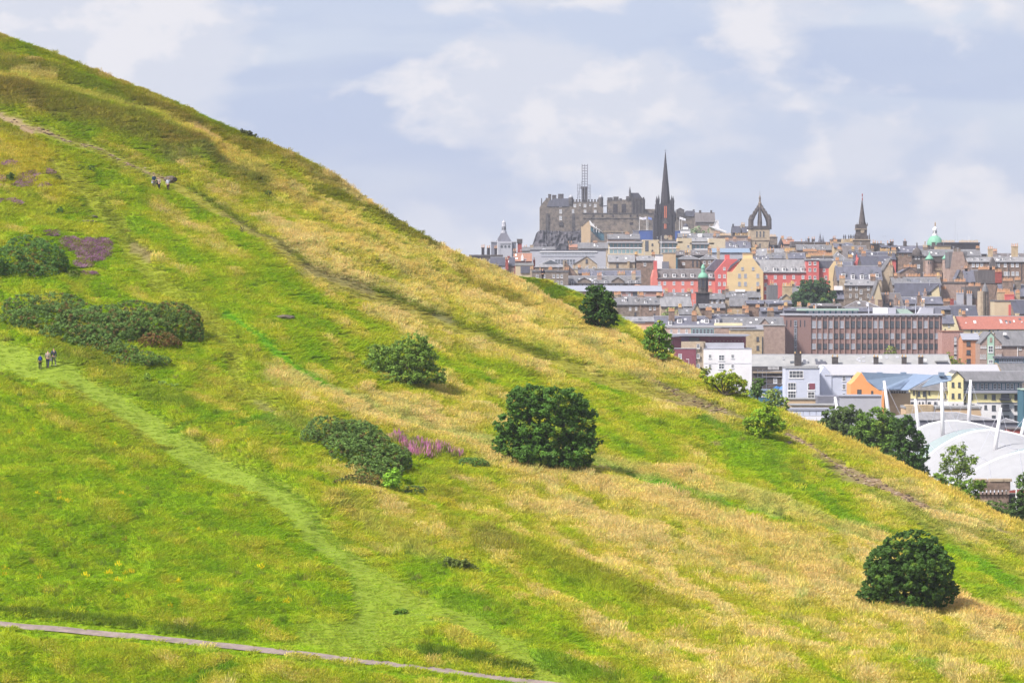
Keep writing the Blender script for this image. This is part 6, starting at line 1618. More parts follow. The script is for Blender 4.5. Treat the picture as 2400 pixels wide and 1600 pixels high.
H('long low house with white rooflight under the yellow gable', 1699, 1783, 697, 684, 1050, 'sl', 's2', 9, 'g', wins=([[1758, 1771], [702], 5.5, 6, 's'],), chims=((1777, 677, 8, 2, 'sd'),)).box('rooflight', 1724, 1746, 678, 684, WHITE, 3, 5, pd=4)
H('slate roof with beige wall before the yellow gable, left part', 1640, 1700, 722, 714, 985, 'sb', 's2', 9, 'g', chims=((1662, 727, 14, 5, 'sb', -1.2), (1684, 729, 8, 3, 'st', -1.0)))
H('honey walled house with steep slate roof below the yellow gable', 1710, 1752, 717, 700, 1005, 'sy', 's2', 9, 'g', rot=-5, chims=((1711, 731, 11, 4, 'sy', -1.5), (1712, 722, 8, 0, 'sy')))
H('wide slate roofed block with dark window band below red housing', 1750, 1835, 712, 705, 1000, 'sb', 's1', 10, 'g', chims=((1747, 723, 15, 6, 'sb', -1.0), (1776, 720, 10, 4, 'sb', -.6), (1794, 728, 14, 6, 'sb', -1.5)))
H('blue grey roof with pale skylights left of the dark tree', 1784, 1850, 730, 722, 985, 'dgr', 's1', 9, 'g', wins=([[1800, 1812], [733], 6, 5, 'g'],), chims=((1806, 728, 15, 6, 'st', -2.0), (1831, 724, 15, 5, 'st', 1.0)))
H('grey hipped roof house behind the cream building', 1690, 1838, 763, 745, 950, 'sp', 's2', 12, 'g', front=((1778, 1805, 762, 747),), name='house')
H('slate house with two white bay dormers behind pink panels', 1534, 1690, 764, 742, 948, 'st', 's1', 12, 'g', dorms=((1593, 758, 747, 12), (1656, 758, 747, 12), (1571, 762, 752, 9, 's', False), (1681, 758, 747, 10, 's', False)), chims=((1556, 742, 12, 0), (1574, 729, 14, 5, 'sb', 3), (1627, 738, 12, 4, 'sb', 3), (1661, 727, 14, 5, 'sb', 4.5)))
H('narrow slate roofs behind the bay dormer house', 1664, 1756, 742, 738, 975, 'st', 's5', 8, 'g', chims=((1714, 733, 10, 0, 'sy'),))
H('stone chimney house left of the dark round tree', 1802, 1822, 708, 668, 1010, 'sb', 's2', 8, 'x', chims=((1809, 664, 8, 2, 'sy'),))
H('honey blank gable with a broad chimney left of the dark tree', 1826, 1858, 704, 690, 1005, 'sy', 's2', 8, 'f', chims=((1845, 670, 23, 6, 'sy', 1.0, 1),))
H('small house with grey roof and one sash left of dark tree', 1856, 1880, 688, 672, 1015, 'sl', 's2', 8, 'g', wins=([[1859], [693], 5, 8, 's'],))
H('long grey roof in front of the dark round tree', 1796, 1856, 712, 706, 990, 'st', 's1', 8, 'g', chims=((1835, 716, 6, 1, 'st'), (1873, 715, 10, 5, 'sy', -1)))
H('slate roofed house in front of the dark round tree', 1896, 1972, 718, 713, 980, 'st', 's3', 8, 'g', chims=((1898, 712, 4, 0, 'sl'), (1955, 706, 5, 1, 'st'), (1910, 722, 8, 3, 'st', -1)))
H('slate block with parapet behind the office canopy', 1838, 1900, 728, 722, 978, 'dgr', 's1', 6, 'g')
plant('city_tree', 'large dark round tree in front of the red housing', 'tree', (1910, 740), [(1894, 672, 26, 18), (1926, 670, 24, 16), (1910, 690, 44, 26), (1884, 702, 30, 24), (1940, 704, 22, 26), (1868, 716, 16, 14), (1906, 714, 40, 18), (1955, 714, 10, 12)], 6.0, .3, (60, 92, 66), Y=1000, trunk=.5, base_z=60, tint=((110, 140, 60), .06), inner=.4)
H('yellow end wall and slate shed right of the dark tree', 1956, 1978, 700, 682, 1012, 'st', 's1', 8, 'g').box('rooflight', 1957, 1975, 670, 680, WHITE, 1, 4)
H('stone house with sash windows and pale moss roof by the red block', 1980, 2058, 669, 657, 1040, 'st', 's4', 9, 'g', wins=([[1993, 2007.5, 2035], [676], 5.5, 8.5, 's'], [[1993, 2007.5, 2035], [692.5], 5, 9, 's'], [[2018], [683.5], 6, 10, 's'], [[2017, 2049], [700], 5, 5, 's']), chims=((1974, 652, 13, 5, 'sl', 2), (2060, 656, 11, 0, 'sl'), (2046, 648, 12, 4, 'sb', 4)))
H('pale rendered chimney gable beside the mossy stone house', 2042, 2068, 705, 660, 1030, 'bei', 's2', 8, 'f', apex=(2058, 658))
H('slate roof with five pale dormers right of the yellow gable', 1962, 2068, 657, 624, 1085, 'st', 's1', 13, 'g', dorms=((1977, 652, 640, 9), (1999, 655, 643, 9), (2020.5, 655, 643, 9), (2041, 654, 642, 8), (2056, 650, 641, 8)))
H('stone gabled building with stair turret right of the slate roof', 2062, 2100, 646, 612, 1090, 'sl', 's2', 12, 'f', apex=(2088, 606), chims=((2088, 622, 8, 2, 'sl', -.4),), wins=([[2090], [630], 5, 8, 's'],))
H('dark blue slate roof stepping up behind the dormered one', 1996, 2048, 624, 588, 1170, 'sd', 's5', 18, 'g')
H('dark slate roof with round vents on its ridge', 2020, 2090, 622, 600, 1145, 'sd', 's5', 14, 'g')
H('long slate roof ending in a red verge', 2012, 2100, 608, 592, 1165, 'rdk', 's5', 12, 'g').prism('verge', [(1998, 624), (2012, 604), (2020, 604), (2006, 624)], STN['rdk'], -1.5, 1)
H('low slate roof with white flashings behind the red tower', 1960, 2000, 624, 614, 1130, 'sd', 's1', 8, 'g')
H('grey slate roof behind the red stair tower', 1888, 2000, 612, 607, 1160, 'sd', 's2', 8, 'g')
H('large grey slate gable roof below the slender spire', 1977, 2040, 606, 577, 1205, 'st', 's3', 16, 'g', rot=6, chims=((1974, 572, 5, 0, 'sd'),))
H('stone house with hipped roof below the large slate gable', 1950, 1980, 606, 590, 1190, 'st', 's2', 9, 'h', chims=((1970, 588, 8, 3, 'st'),))
H('long stone wall crowned by a row of orange pots', 1886, 1952, 604, 601, 1185, 'sb', 's3', 6, 'x', chims=((1922, 598, 58, 22, 'sy', 2),))
H('long chimney wall with red coping behind the orange pots', 1882, 1936, 596, 592, 1200, 'st', 's3', 6, 'x', chims=((1898, 589, 32, 12, 'st', 2), (1921, 592, 28, 9, 'rbk', 3)))
H('stone block with yellow pots above the red right wing', 1838, 1866, 594, 590, 1205, 'st', 's2', 7, 'x', chims=((1851, 587, 24, 9, 'sl', 1, 1),))
H('grey roof and white skylight above the dormers of the right wing', 1800, 1846, 606, 594, 1175, 'sl', 's2', 9, 'g').box('rooflight', 1815, 1834, 597, 606, ROF['zn'], 0, 2)
H('stepped grey roofs between the skylight and the orange pots', 1848, 1888, 606, 594, 1165, 'sl', 's1', 9, 'g', chims=((1846, 590, 8, 2, 'sl'), (1862, 600, 5, 1, 'sy')))
H('small dark roof just right of the yellow chimney gable', 1764, 1802, 610, 601, 1150, 'sd', 's1', 8, 'g', dorms=((1712 + 64, 608, 602, 7), (1790, 608, 602, 7)))
# ---- far right: chimneys and gables
H('stone house with a long row of orange pots, lower of two', 2122, 2205, 652, 648, 1100, 'sb', 's2', 7, 'x', chims=((2140, 648, 34, 10, 'sb', 1), (2186, 648, 42, 13, 'sb', 1)))
H('stone gable with orange pots left of the mint domes', 2108, 2150, 640, 626, 1130, 'sb', 's1', 10, 'f', apex=(2132, 626), chims=((2133, 626, 30, 9, 'sb', 1),))
H('grey slate roof under the long pot row', 2092, 2206, 668, 652, 1080, 'st', 's2', 10, 'g', chims=((2112, 648, 4, 0),)).box('rooflight', 2136, 2155, 655, 662, ROF['zn'], 1.5, 3)
H('broad dark slate roof with a white gable end', 2098, 2203, 694, 664, 1062, 'bei', 's5', 14, 'g', rot=-7)
H('white gabled dormer house at the end of the dark roof', 2172, 2203, 692, 668, 1056, 'cr', 's5', 9, 'f', apex=(2200, 668), wins=([[2178], [687], 10, 7, 'd'],), chims=((2168, 683, 7, 1, 'sp', -.5),))
H('brown stone tenement wall with two rows of pots', 2203, 2262, 664, 660, 1085, 'sp', 's3', 8, 'x', chims=((2213, 660, 14, 5, 'sp', 1), (2250, 660, 26, 8, 'sp', 1), (2212, 678, 11, 5, 'sp', -.4)))
H('tall pinkish stepped gable wall beside the mint domes', 2225, 2266, 628, 590, 1140, 'sp', 's2', 10, 'x').prism('gable', [(2226, 640), (2234, 590), (2257, 590), (2266, 626), (2262, 660), (2224, 660)], STN['sp'], -.8, 6)
H('slate gable with a white verge below the pink wall', 2240, 2266, 655, 634, 1105, 'st', 's1', 8, 'f', apex=(2250, 633), wins=([[2246], [650], 5, 5, 'd'],))
H('pink and slate twin roofs right of the white verge', 2262, 2296, 660, 634, 1100, 'sp', 's1', 10, 'g', chims=((2266, 628, 12, 0, 'sp'),))
H('brown stone chimney gable with long orange pots', 2292, 2348, 664, 634, 1095, 'sb', 's3', 9, 'x', chims=((2306, 631, 26, 10, 'sb', 1), (2329, 631, 7, 3, 'sb', 1), (2340, 637, 15, 5, 'rbk', -.5)))
tn = H('grey brown tenement with bay windows at the right edge', 2268, 2460, 614, 604, 1135, 'sb', 's4', 11, 'g', wins=([[2281, 2291, 2301, 2340, 2356, 2373, 2384], [621], 6.5, 9, 'b'], [[2356, 2363, 2374, 2384], [641], 6, 9, 'b'], [[2355], [660], 6, 8, 'b']), chims=((2321, 583, 11, 3, 'sy', 6), (2378, 577, 15, 4, 'sy', 6)), dorms=((2281, 610, 605, 5), (2295, 610, 605, 5), (2339, 610, 605, 5), (2352, 610, 605, 5), (2370, 610, 605, 5)))
tn.prism('turret_roof', [(2316, 627), (2327, 602), (2340, 627)], ROF['s3'], -2.5, 1)
for x_ in (2330, 2364, 2394): tn.pipe(x_, 614, 660, .1)
H('dark slate roofs and stacks under the bay windowed tenement', 2345, 2440, 694, 668, 1075, 'sb', 's1', 12, 'g', chims=((2362, 658, 24, 8, 'sb', 3), (2385, 656, 14, 5, 'st', 4)))
H('pale block with a dense crown of orange pots and red panel', 2331, 2378, 706, 703, 1020, 'bei', 's2', 9, 'x', chims=((2352, 684, 30, 11, 'sy', 3), (2366, 690, 22, 8, 'rdk', 2), (2385, 686, 10, 4, 'sy', 3))).box('panel', 2364, 2377, 714, 742, STN['rdk'], -.3, .2)
H('dark slate roof at the right edge above the red tiles', 2378, 2450, 735, 704, 1015, 'st', 's5', 12, 'g', rot=5, chims=((2383, 734, 8, 0, 'cr', -1),))
H('slate roof with cream turrets above the long red tiles', 2228, 2292, 741, 717, 1030, 'st', 's5', 11, 'g', chims=((2250, 731, 6, 2, 'sl', -1, 1), (2256, 736, 8, 1, 'sl', -2, 1), (2338, 733, 8, 1, 'cr', -3)))
H('slate roof with white ridge behind the cream turrets', 2226, 2290, 716, 706, 1052, 'st', 's1', 9, 'g', chims=((2221, 706, 20, 7, 'sb', 0), (2264, 704, 6, 2, 'sy')))
sp = Bld('stair_turret', 'twin stone stair turret with a grey conical cap', 2292, 2318, 1045, cat='tower')
MB().lathe(sp.x(2300), 0, [(1.5, 0), (1.35, sp.z(682))], 10).build('shaft', STN['sl'], sp.root); MB().lathe(sp.x(2311), .5, [(1.15, 0), (1.0, sp.z(684))], 10).build('shaft', STN['st'], sp.root)
MB().lathe(sp.x(2309), .3, [(1.25, sp.z(684)), (.75, sp.z(672)), (.08, sp.z(663))], 10).build('cap', ROF['s2'], sp.root); MB().lathe(sp.x(2299), 0, [(.2, sp.z(682)), (.16, sp.z(676))], 6).build('chimney_pot', POT, sp.root)
H('brown stack house left of the stair turret', 2262, 2294, 700, 672, 1050, 'sb', 's3', 8, 'x', chims=((2276, 670, 12, 4, 'sb', 1), (2292, 670, 12, 4, 'sb', 1), (2250, 686, 16, 3, 'gry', -.5), (2272, 688, 12, 3, 'gry', -.6), (2231, 700, 8, 0, 'rbk', -1)))
H('slate roofs with rooflights left of the plant boxes', 2100, 2228, 726, 719, 1000, 'sd', 's1', 9, 'g', chims=((2126, 709, 9, 3, 'sp'), (2163, 707, 8, 2, 'sl'), (2154, 692, 9, 1, 'sb', 7), (2107, 712, 4, 2, 'sl'))).box('rooflight', 2193, 2200, 727, 734, WHITE, 1, 2, pd=1.5)
H('slate roof with a white ridge line above the plant boxes', 2106, 2210, 712, 697, 1040, 'st', 's1', 10, 'g', chims=((2137, 698, 5, 0, 'sv'), (2180, 705, 8, 0, 'sy')))
H('moss stained slate roofs right of the mossy stone house', 2062, 2120, 720, 688, 1035, 'sb', 's3', 12, 'g', rot=8, chims=((2080, 690, 9, 2, 'sp', 2), (2100, 697, 6, 1, 'sp', 1), (2102, 700, 8, 0, 'pk', 2)))
H('hipped slate roofs with pink stacks before the mossy house', 1976, 2066, 722, 706, 1005, 'sb', 's3', 10, 'h', chims=((2045, 700, 10, 1, 'sp'), (2063, 702, 10, 0, 'sb'), (2030, 708, 4, 0, 'sd')))
H('slate roof band behind the office plant boxes', 1984, 2100, 730, 722, 984, 'st', 's1', 7, 'g', chims=((2087, 715, 6, 1, 'sv'), (2035, 720, 4, 0, 'sd')))

# ---- left end, over the shoulder of the hill
H('long pale metal roof over brick shops behind the shoulder', 1300, 1552, 683, 671, 1042, 'bpk', 'zn', 14, 'g', wins=([[1361, 1454, 1475], [691], 6, 9, 'b'], [[1490], [689], 14, 8, 'd']), name='shops')
H('grey terrace with pediments and dormers above the metal roof', 1331, 1502, 664, 648, 1068, 'st', 's2', 11, 'g', wins=([[1361, 1370, 1379, 1438, 1447, 1456], [666], 5, 7, 'b'],), dorms=((1342, 669, 658, 7), (1396.5, 669, 658, 7), (1419.5, 668, 657, 8), (1475, 667, 657, 7), (1492, 667, 657, 7)), front=((1354, 1385, 659, 651), (1433, 1463, 659, 650)), chims=((1405, 645, 10, 3, 'sp', 3), (1485, 641, 9, 3, 'sl', 3), (1494, 667, 12, 0, 'sal', -.5)))
H('blue slate roof with salmon stacks behind the pedimented terrace', 1384, 1502, 651, 635, 1110, 'st', 's1', 10, 'g', chims=((1456, 641, 17, 5, 'sy', 2), (1373, 645, 18, 6, 'sp', 1)), dorms=((1419, 650, 645, 5, 's'), (1437, 650, 645, 5)))
H('dark stone block with sash windows above the walker', 1247, 1332, 637, 634, 1060, 'st', 's2', 10, 'x', wins=([[1259, 1275, 1298, 1307.5, 1316.5], [647], 5.5, 8, 's'], [[1290, 1307.5, 1316.5], [662], 5, 8, 's']), chims=((1290, 632, 9, 4, 'st', 3), (1266, 633, 4, 1, 'st')))
H('stone chimney gable right of the dark sash windowed block', 1320, 1360, 652, 624, 1085, 'sb', 's2', 9, 'f', apex=(1324, 612), chims=((1324, 610, 9, 0, 'sl'), (1328, 632, 10, 3, 'sb', -.4)))
pg = H('stone pavilion with a glazed pyramid roof', 1254, 1322, 626, 607, 1120, 'st', 's4', 14, 'h', name='pavilion'); 
pg.prism('glazing', [(1272, 618), (1291, 609), (1310, 618)], GLASS, 2.2, 2.5)
H('beige hall front with a slate roof beside the pavilion', 1208, 1250, 622, 616, 1130, 'bei', 'lg', 10, 'x', chims=((1246, 630, 7, 2, 'sl', -.5),)).box('slate_front', 1220, 1243, 624, 640, ROF['s1'], -.4, 1)
H('pedimented stone hall with an arched niche', 1344, 1400, 620, 602, 1180, 'sl', 's2', 16, 'f', apex=(1375, 601), wins=([[1375], [612], 5, 9, 'd'],), name='hall').wins([1361, 1375, 1392], [628], 7, 6, 's')
H('stone house with pale roof right of the pedimented hall', 1426, 1488, 614, 599, 1165, 'sl', 's4', 11, 'g', wins=([[1447], [622], 5, 9, 'd'],), chims=((1473, 612, 5, 0, 'sy', -.5), (1488, 607, 6, 2, 'sd')))
H('flat parapet terrace below the pedimented hall', 1340, 1492, 631, 629, 1140, 'bei', 'lg', 8, 'x', wins=([[1352, 1403, 1420], [627], 6, 4, 's'],))
H('slate house with two skylights above the terrace parapet', 1356, 1392, 641, 632, 1120, 'sb', 's1', 8, 'g')
H('red brick house with a white shaped gable', 1204, 1246, 612, 594, 1200, 'rbk', 'or', 10, 'g', chims=((1252, 609, 5, 1, 'rbk'),)).prism('shaped_gable', [(1221, 611), (1221, 602), (1224, 594), (1227, 602), (1227, 611)], WHITE, -.5, .2)
H('grey museum with a long ribbon of glass', 1243, 1420, 587, 585, 1290, 'gry', 's5', 14, 'x', name='museum', wins=([xs(1272, 1390, 16), [596], 7.6, 9, 'p'], [xs(1304, 1345, 7), [614], 6.5, 13, 'g'])).box('cornice', 1265, 1400, 589, 591, WHITE, -.3, .1)
H('stone mass with stacks at the edge of the golden crest', 1100, 1178, 600, 597, 1180, 'sd', 's3', 9, 'x', chims=((1132, 580, 7, 2, 'sv', 3), (1145, 581, 7, 2, 'sv', 3), (1162, 582, 6, 2, 'sv', 3)), wins=([[1112, 1128, 1148], [612], 5, 8, 's'],))
H('dark slate roof between the crest and the red brick house', 1150, 1206, 622, 604, 1150, 'sb', 's5', 10, 'g', chims=((1192, 600, 5, 0, 'rbk'), (1188, 608, 7, 2, 'rbk', -.5)), wins=([[1180], [628], 9, 10, 'b'],))
bc = Bld('brick_stack', 'tall red brick chimney stack with a sooty cap', 1212, 1224, 1310, cat='chimney')
bc.box('shaft', 1213, 1223, 566, None, STN['rbk'], -1, 1); bc.box('cap', 1211.5, 1224.5, 560, 570, STN['sd'], -1.3, 1.3)
# ================================================================ the old town ridge and the castle
# ---- teal glazed terraces below the spire
gt = Bld('glass_offices', 'stepped beige offices with teal glass storeys and white roof slabs', 1425, 1702, 1340)
gt.box('wall', 1425, 1702, 594, None, STN['bei'], 0, 12)
for a, b_, yt in ((1427, 1506, 566), (1545, 1598, 566), (1620, 1672, 569)):
    gt.box('storey', a, b_, yt + 4, 596, STN['bei'], .6, 10); gt.box('roof', a - 3, b_ + 2, yt, yt + 3.5, ROF['wh'], -.6, 11)
    n = int((b_ - a) / 9)
    for y_, hh in ((yt + 9, 9), (yt + 23, 10)):
        gt.wins(xs(a + 6, b_ - 6, n), [y_], 8, hh, 't', .55)
    gt.box('band', a, b_, yt + 14, yt + 16.5, WHITE, .3, 1)
for a, b_, yt in ((1506, 1545, 562), (1588, 1621, 558), (1662, 1700, 559)): gt.box('tower', a, b_, yt, None, STN['bei'], -.6, 9)
gt.box('slot', 1512, 1520, 564, 589, GLASS, -.7, 0); gt.wins([1529], [573, 588], 4, 5, 'd', -.6); gt.win(1613, 577, 5, 5, 'g', -.6)
gt.pole('flagpole', 1549.5, 552, 596, .16, WHITE, -1.5)
H('tan windowless block with a blue glass edge', 1553, 1584, 593, 591, 1215, 'tan', 'lg', 9, 'x', name='block').box('slot', 1584, 1588, 604, 632, STN['tea'], -.1, 2)
H('small white and grey box block left of the tan one', 1536, 1554, 598, 596, 1205, 'wh', 'lg', 8, 'x', name='block').box('panel', 1552, 1568, 613, 632, STN['dgr'], -1, 2)
H('stone tenement with grey hipped roofs right of the tan block', 1586, 1640, 608, 597, 1225, 'sb', 's2', 10, 'h', wins=([[1602], [618], 7, 6, 'b'], [[1624, 1634], [614, 622], 4, 6, 'd']))
H('stone tenement with sash windows behind the copper dome', 1638, 1682, 608, 596, 1228, 'sb', 's2', 10, 'h', wins=([[1651, 1663], [615], 5, 7, 's'],), chims=((1684, 588, 6, 2, 'sl'),))
H('brown stone house with slate roof at the left of the red gable', 1488, 1534, 611, 601, 1190, 'sb', 's4', 10, 'g', wins=([[1511.5], [619], 6, 9, 's'],))
H('grey stone range with oval dormers under the glass offices', 1584, 1668, 598, 588, 1290, 'sd', 's3', 10, 'g', dorms=((1597, 595, 591, 8), (1637, 595, 591, 8)), chims=((1683, 584, 6, 2, 'sl'),))
H('pale blue shed roof with a scalloped edge', 1668, 1758, 592, 583, 1330, 'gry', 'bl', 12, 'g', name='shed')
H('slate houses with white dormers left of the crown steeple', 1700, 1760, 582, 566, 1400, 'st', 's1', 11, 'g', dorms=((1712, 577, 570, 5), (1726, 580, 573, 5), (1745, 575, 568, 5)), chims=((1722, 560, 8, 3, 'sp'),))
H('long stone range with pale pots before the crown steeple', 1684, 1760, 556, 553, 1440, 'sp', 's3', 8, 'x', chims=((1700, 551, 26, 9, 'sl', 2, 1), (1738, 551, 30, 9, 'sl', 2, 1)))
H('dark slate gabled pair on the skyline left of the steeple', 1717, 1735, 545, 531, 1460, 'sd', 's5', 9, 'g', chims=((1718, 525, 3, 0, 'sv'), (1735, 529, 2, 0, 'sl')))
H('second dark slate gable against the crown steeple', 1740, 1760, 545, 532, 1458, 'sd', 's5', 9, 'g', chims=((1740, 529, 2, 0, 'sl'),))
H('stone block with pots just right of the crown steeple', 1803, 1822, 557, 555, 1440, 'st', 's3', 8, 'x', chims=((1812, 554, 14, 5, 'sl', 2, 1),))
H('row of slate and glass roofs before the crown steeple', 1768, 1838, 592, 584, 1330, 'st', 's4', 12, 'g', chims=((1806, 585, 4, 1, 'sy'),))
H('stone range at the foot of the steeple with a pale blue roof', 1764, 1812, 600, 592, 1290, 'st', 's4', 9, 'g')
H('dark crowded stone fronts below the crown steeple', 1740, 1842, 578, 574, 1420, 'sd', 's5', 8, 'x', wins=([xs(1750, 1830, 6), [582], 4, 6, 's'],))
# ---- skyline from the steeple to the slender spire
cn = Bld('spire', 'short dark conical spire right of the crown steeple', 1822, 1838, 1370, cat='spire')
MB().lathe(cn.x(1830), 0, [(1.5, 0), (1.5, cn.z(580)), (1.1, cn.z(570)), (.12, cn.z(559)), (.2, cn.z(558.6)), (.05, cn.z(557))], 8).build('cone', STN['sv'], cn.root)
H('red brown roofed range with iron cresting', 1832, 1862, 572, 562, 1400, 'sp', 'or', 9, 'g', chims=((1850, 560, 12, 4, 'sb'),))
H('stone tenement with orange pots behind the red brown roof', 1856, 1886, 578, 566, 1350, 'st', 's3', 9, 'x', chims=((1879, 566, 6, 1, 'st'), (1889, 572, 12, 5, 'st', 1)))
H('tall grey tenement with sooty stacks below twin cones', 1886, 1952, 570, 567, 1340, 'st', 's3', 9, 'x', chims=((1895, 559, 5, 1, 'sd'), (1906, 560, 7, 2, 'sd'), (1920, 580, 5, 1, 'sy', -1)), wins=([xs(1896, 1944, 6), [576], 4, 5, 's'],))
H('grey tenement gables behind the long chimney walls', 1868, 1960, 586, 575, 1300, 'sb', 's2', 10, 'g', chims=((1939, 573, 6, 2, 'sy'), (1949, 570, 6, 2, 'sl')), dorms=((1886, 583, 578, 5), (1908, 583, 578, 5), (1930, 583, 578, 5)))
for lab, px_, yt, w_ in (('taller of two grey slated turret cones on the skyline', 1922, 549, 10), ('shorter of two grey slated turret cones on the skyline', 1929, 556, 8), ('small slated turret cone left of the twin cones', 1889, 562, 7)):
    q = Bld('turret', lab, px_ - 5, px_ + 5, 1365, cat='turret')
    MB().lathe(q.x(px_), 0, [(w_ * q.k * .5, 0), (w_ * q.k * .5, q.z(571)), (w_ * q.k * .56, q.z(571)), (.12, q.z(yt)), (.04, q.z(yt - 5))], 10).build('cone', ROF['s1'], q.root)
H('stone tenement with rounded corner left of the pinnacles', 1950, 1976, 564, 560, 1330, 'st', 's3', 9, 'x', chims=((1955, 558, 6, 2, 'sd'), (1966, 561, 9, 0, 'sd')))
H('yellow brick range with slates below the rounded tenement', 1955, 2000, 580, 570, 1290, 'sy', 's1', 9, 'g', chims=((1970, 569, 16, 0, 'sy'),))
pn = Bld('pinnacled_range', 'honey stone range with a row of dark pinnacles', 1976, 2002, 1310)
pn.box('wall', 1976, 2002, 560, None, STN['sy'], 0, 8)
for x_ in (1978, 1982, 1989.5, 1993.5, 1997, 2001.5): MB().lathe(pn.x(x_), .5, [(.22, pn.z(563)), (.22, pn.z(556)), (.32, pn.z(556)), (.03, pn.z(549))], 6).build('pinnacle', STN['sv'], pn.root)
H('long stone range right of the slender spire', 2024, 2072, 574, 571, 1290, 'st', 's2', 9, 'x', chims=((2049, 568, 7, 2, 'sl'), (2061, 570, 10, 2, 'sd')))
H('dark stone range with a tall stack near the mint dome', 2066, 2104, 580, 576, 1270, 'sd', 's5', 9, 'g', chims=((2084, 570, 9, 2, 'sd'), (2090, 566, 8, 2, 'sd'), (2060, 590, 14, 0, 'sy', -1)))
H('honey block with pots among the slate roofs by the slender spire', 2060, 2094, 592, 588, 1220, 'sl', 's2', 8, 'x', chims=((2074, 588, 22, 8, 'sy', 1, 1),))
ms = Bld('lattice_mast', 'thin lattice mast on the skyline right of the slender spire', 2066, 2076, 1500, cat='mast')
for x_ in (2069.5, 2073.5): ms.pole('leg', x_, 556, 580, .12)
ms.box('platform', 2066, 2077, 553.5, 554.6, GREYF, -.4, .4)
# ---- right-hand skyline
H('grey slate range on the skyline left of the mint dome', 2092, 2174, 592, 577, 1270, 'sb', 's1', 11, 'g', chims=((2121, 565, 8, 1, 'sd'), (2168, 566, 2, 0, 'sl')), wins=([[2104, 2116, 2130], [598], 5, 7, 'k'],))
vd = Bld('domed_pavilion', 'square stone domed pavilion with pedimented dormers', 2136, 2164, 1235)
vd.box('wall', 2138, 2163, 612, None, STN['sd'], 0, 5); vd.box('cornice', 2136, 2165, 597, 600, STN['sd'], -.3, 5.2); vd.box('drum', 2140, 2161, 600, 612, STN['sd'], .2, 4.6)
MB().lathe(vd.x(2151), 2.5, [(2.1, vd.z(597)), (2.0, vd.z(592)), (1.6, vd.z(586)), (.8, vd.z(582)), (.3, vd.z(580)), (.25, vd.z(571)), (.05, vd.z(567))], 12).build('dome', STN['sd'], vd.root)
vd.wins([2146.5, 2153.5], [604], 4, 7, 's', .2); vd.win(2153, 624, 6, 9, 'b')
ba = Bld('domed_bank', 'green copper dome with white lantern and gilt figure', 2172, 2212, 1480)
ba.box('block', 2172, 2212, 578, None, STN['sd'], 0, 8)
MB().lathe(ba.x(2194), 4, [(4.1, ba.z(578)), (4.0, ba.z(571)), (3.6, ba.z(563)), (2.6, ba.z(556)), (1.3, ba.z(552))], 16).build('dome', COPPER, ba.root, smooth=True)
la = MB().lathe(ba.x(2194), 4, [(1.3, ba.z(552)), (1.3, ba.z(549)), (1.0, ba.z(549)), (.9, ba.z(540)), (1.15, ba.z(539)), (1.05, ba.z(535)), (.5, ba.z(532)), (.2, ba.z(531))], 10).build('lantern', WHITE, ba.root)
for k in range(8): MB().box(-.14, .14, -.05, .05, ba.z(547.5), ba.z(541)).build('opening', DARKF, la, (ba.x(2194) + .95 * math.cos(R(45 * k)), 4 + .95 * math.sin(R(45 * k)), 0)).rotation_euler = (0, 0, R(45 * k + 90))
MB().lathe(ba.x(2194.5), 4, [(.16, ba.z(531)), (.3, ba.z(526)), (.22, ba.z(523)), (.12, ba.z(519.5))], 6).build('gilt_figure', mat('gilding', A((226, 178, 96), .6), .4, metal=.4), la)
H('ornate stone front with a balustrade below the copper dome', 2172, 2200, 588, 584, 1330, 'sb', 's3', 8, 'x', chims=((2176, 575, 6, 0, 'sd'), (2188, 568, 8, 0, 'sd')))
H('dark cliff like hotel block with white roof vents', 2206, 2296, 571, 568, 1390, 'sv', 's5', 14, 'x', name='hotel', chims=((2222, 568, 30, 9, 'sd', 2, 1), (2270, 568, 44, 14, 'sd', 3, 1)), wins=([[2275], [589], 5, 3, 's'],)).pole('flagpole', 2271, 553, 570, .1, WHITE, 3)
H('honey classical block with dark cornice before the dark hotel', 2196, 2228, 577, 574, 1290, 'sy', 's3', 8, 'x', chims=((2240, 577, 14, 0, 'sd', 3),), wins=([[2206, 2218], [594], 5, 8, 'k'],))
H('grey slate slopes between the mint domes and the dark hotel', 2160, 2300, 600, 586, 1260, 'st', 's2', 12, 'g', chims=((2243, 582, 16, 0, 'st', 2),))
H('dark railed terrace under the dark hotel', 2290, 2312, 597, 595, 1280, 'sd', 's5', 8, 'x')
H('grey slate roof with stone stacks on the right skyline', 2325, 2440, 608, 595, 1200, 'sl', 's3', 10, 'g')
H('small arched pale roofs and red awning near the right skyline', 2268, 2330, 612, 602, 1175, 'wh', 'lg', 9, 'x').box('awning', 2304, 2316, 604, 607, STN['rdk'], -.5, 1)
mt = Bld('twin_turret_house', 'rubble stone house with two mint domed round turrets', 2166, 2232, 1160)
mt.box('wall', 2170, 2225, 612, None, STN['sb'], .5, 8); mt.box('parapet', 2172, 2212, 604, 614, STN['sd'], .2, 2)
for k in range(9): mt.box('corbel', 2171 + k * 4.4, 2173 + k * 4.4, 628, 631, STN['sl'], .0, .6)
mt.box('band', 2168, 2210, 631, 634, STN['sl'], .1, .6)
for px_, yt in ((2178.5, 609), (2218, 608)):
    tw = MB().lathe(mt.x(px_), .2, [(1.55, 0), (1.55, mt.z(yt))], 12).build('turret', STN['sp'], mt.root)
    MB().lathe(mt.x(px_), .2, [(1.75, mt.z(yt)), (1.5, mt.z(yt - 4)), (.8, mt.z(yt - 9)), (.3, mt.z(yt - 12)), (.06, mt.z(yt - 20))], 12).build('dome', COPPER, tw, smooth=True)
    for dx_ in (-2.5, 2.5): mt.win(px_ + dx_, yt + 6, 2.4, 4, 'd', -1.3)
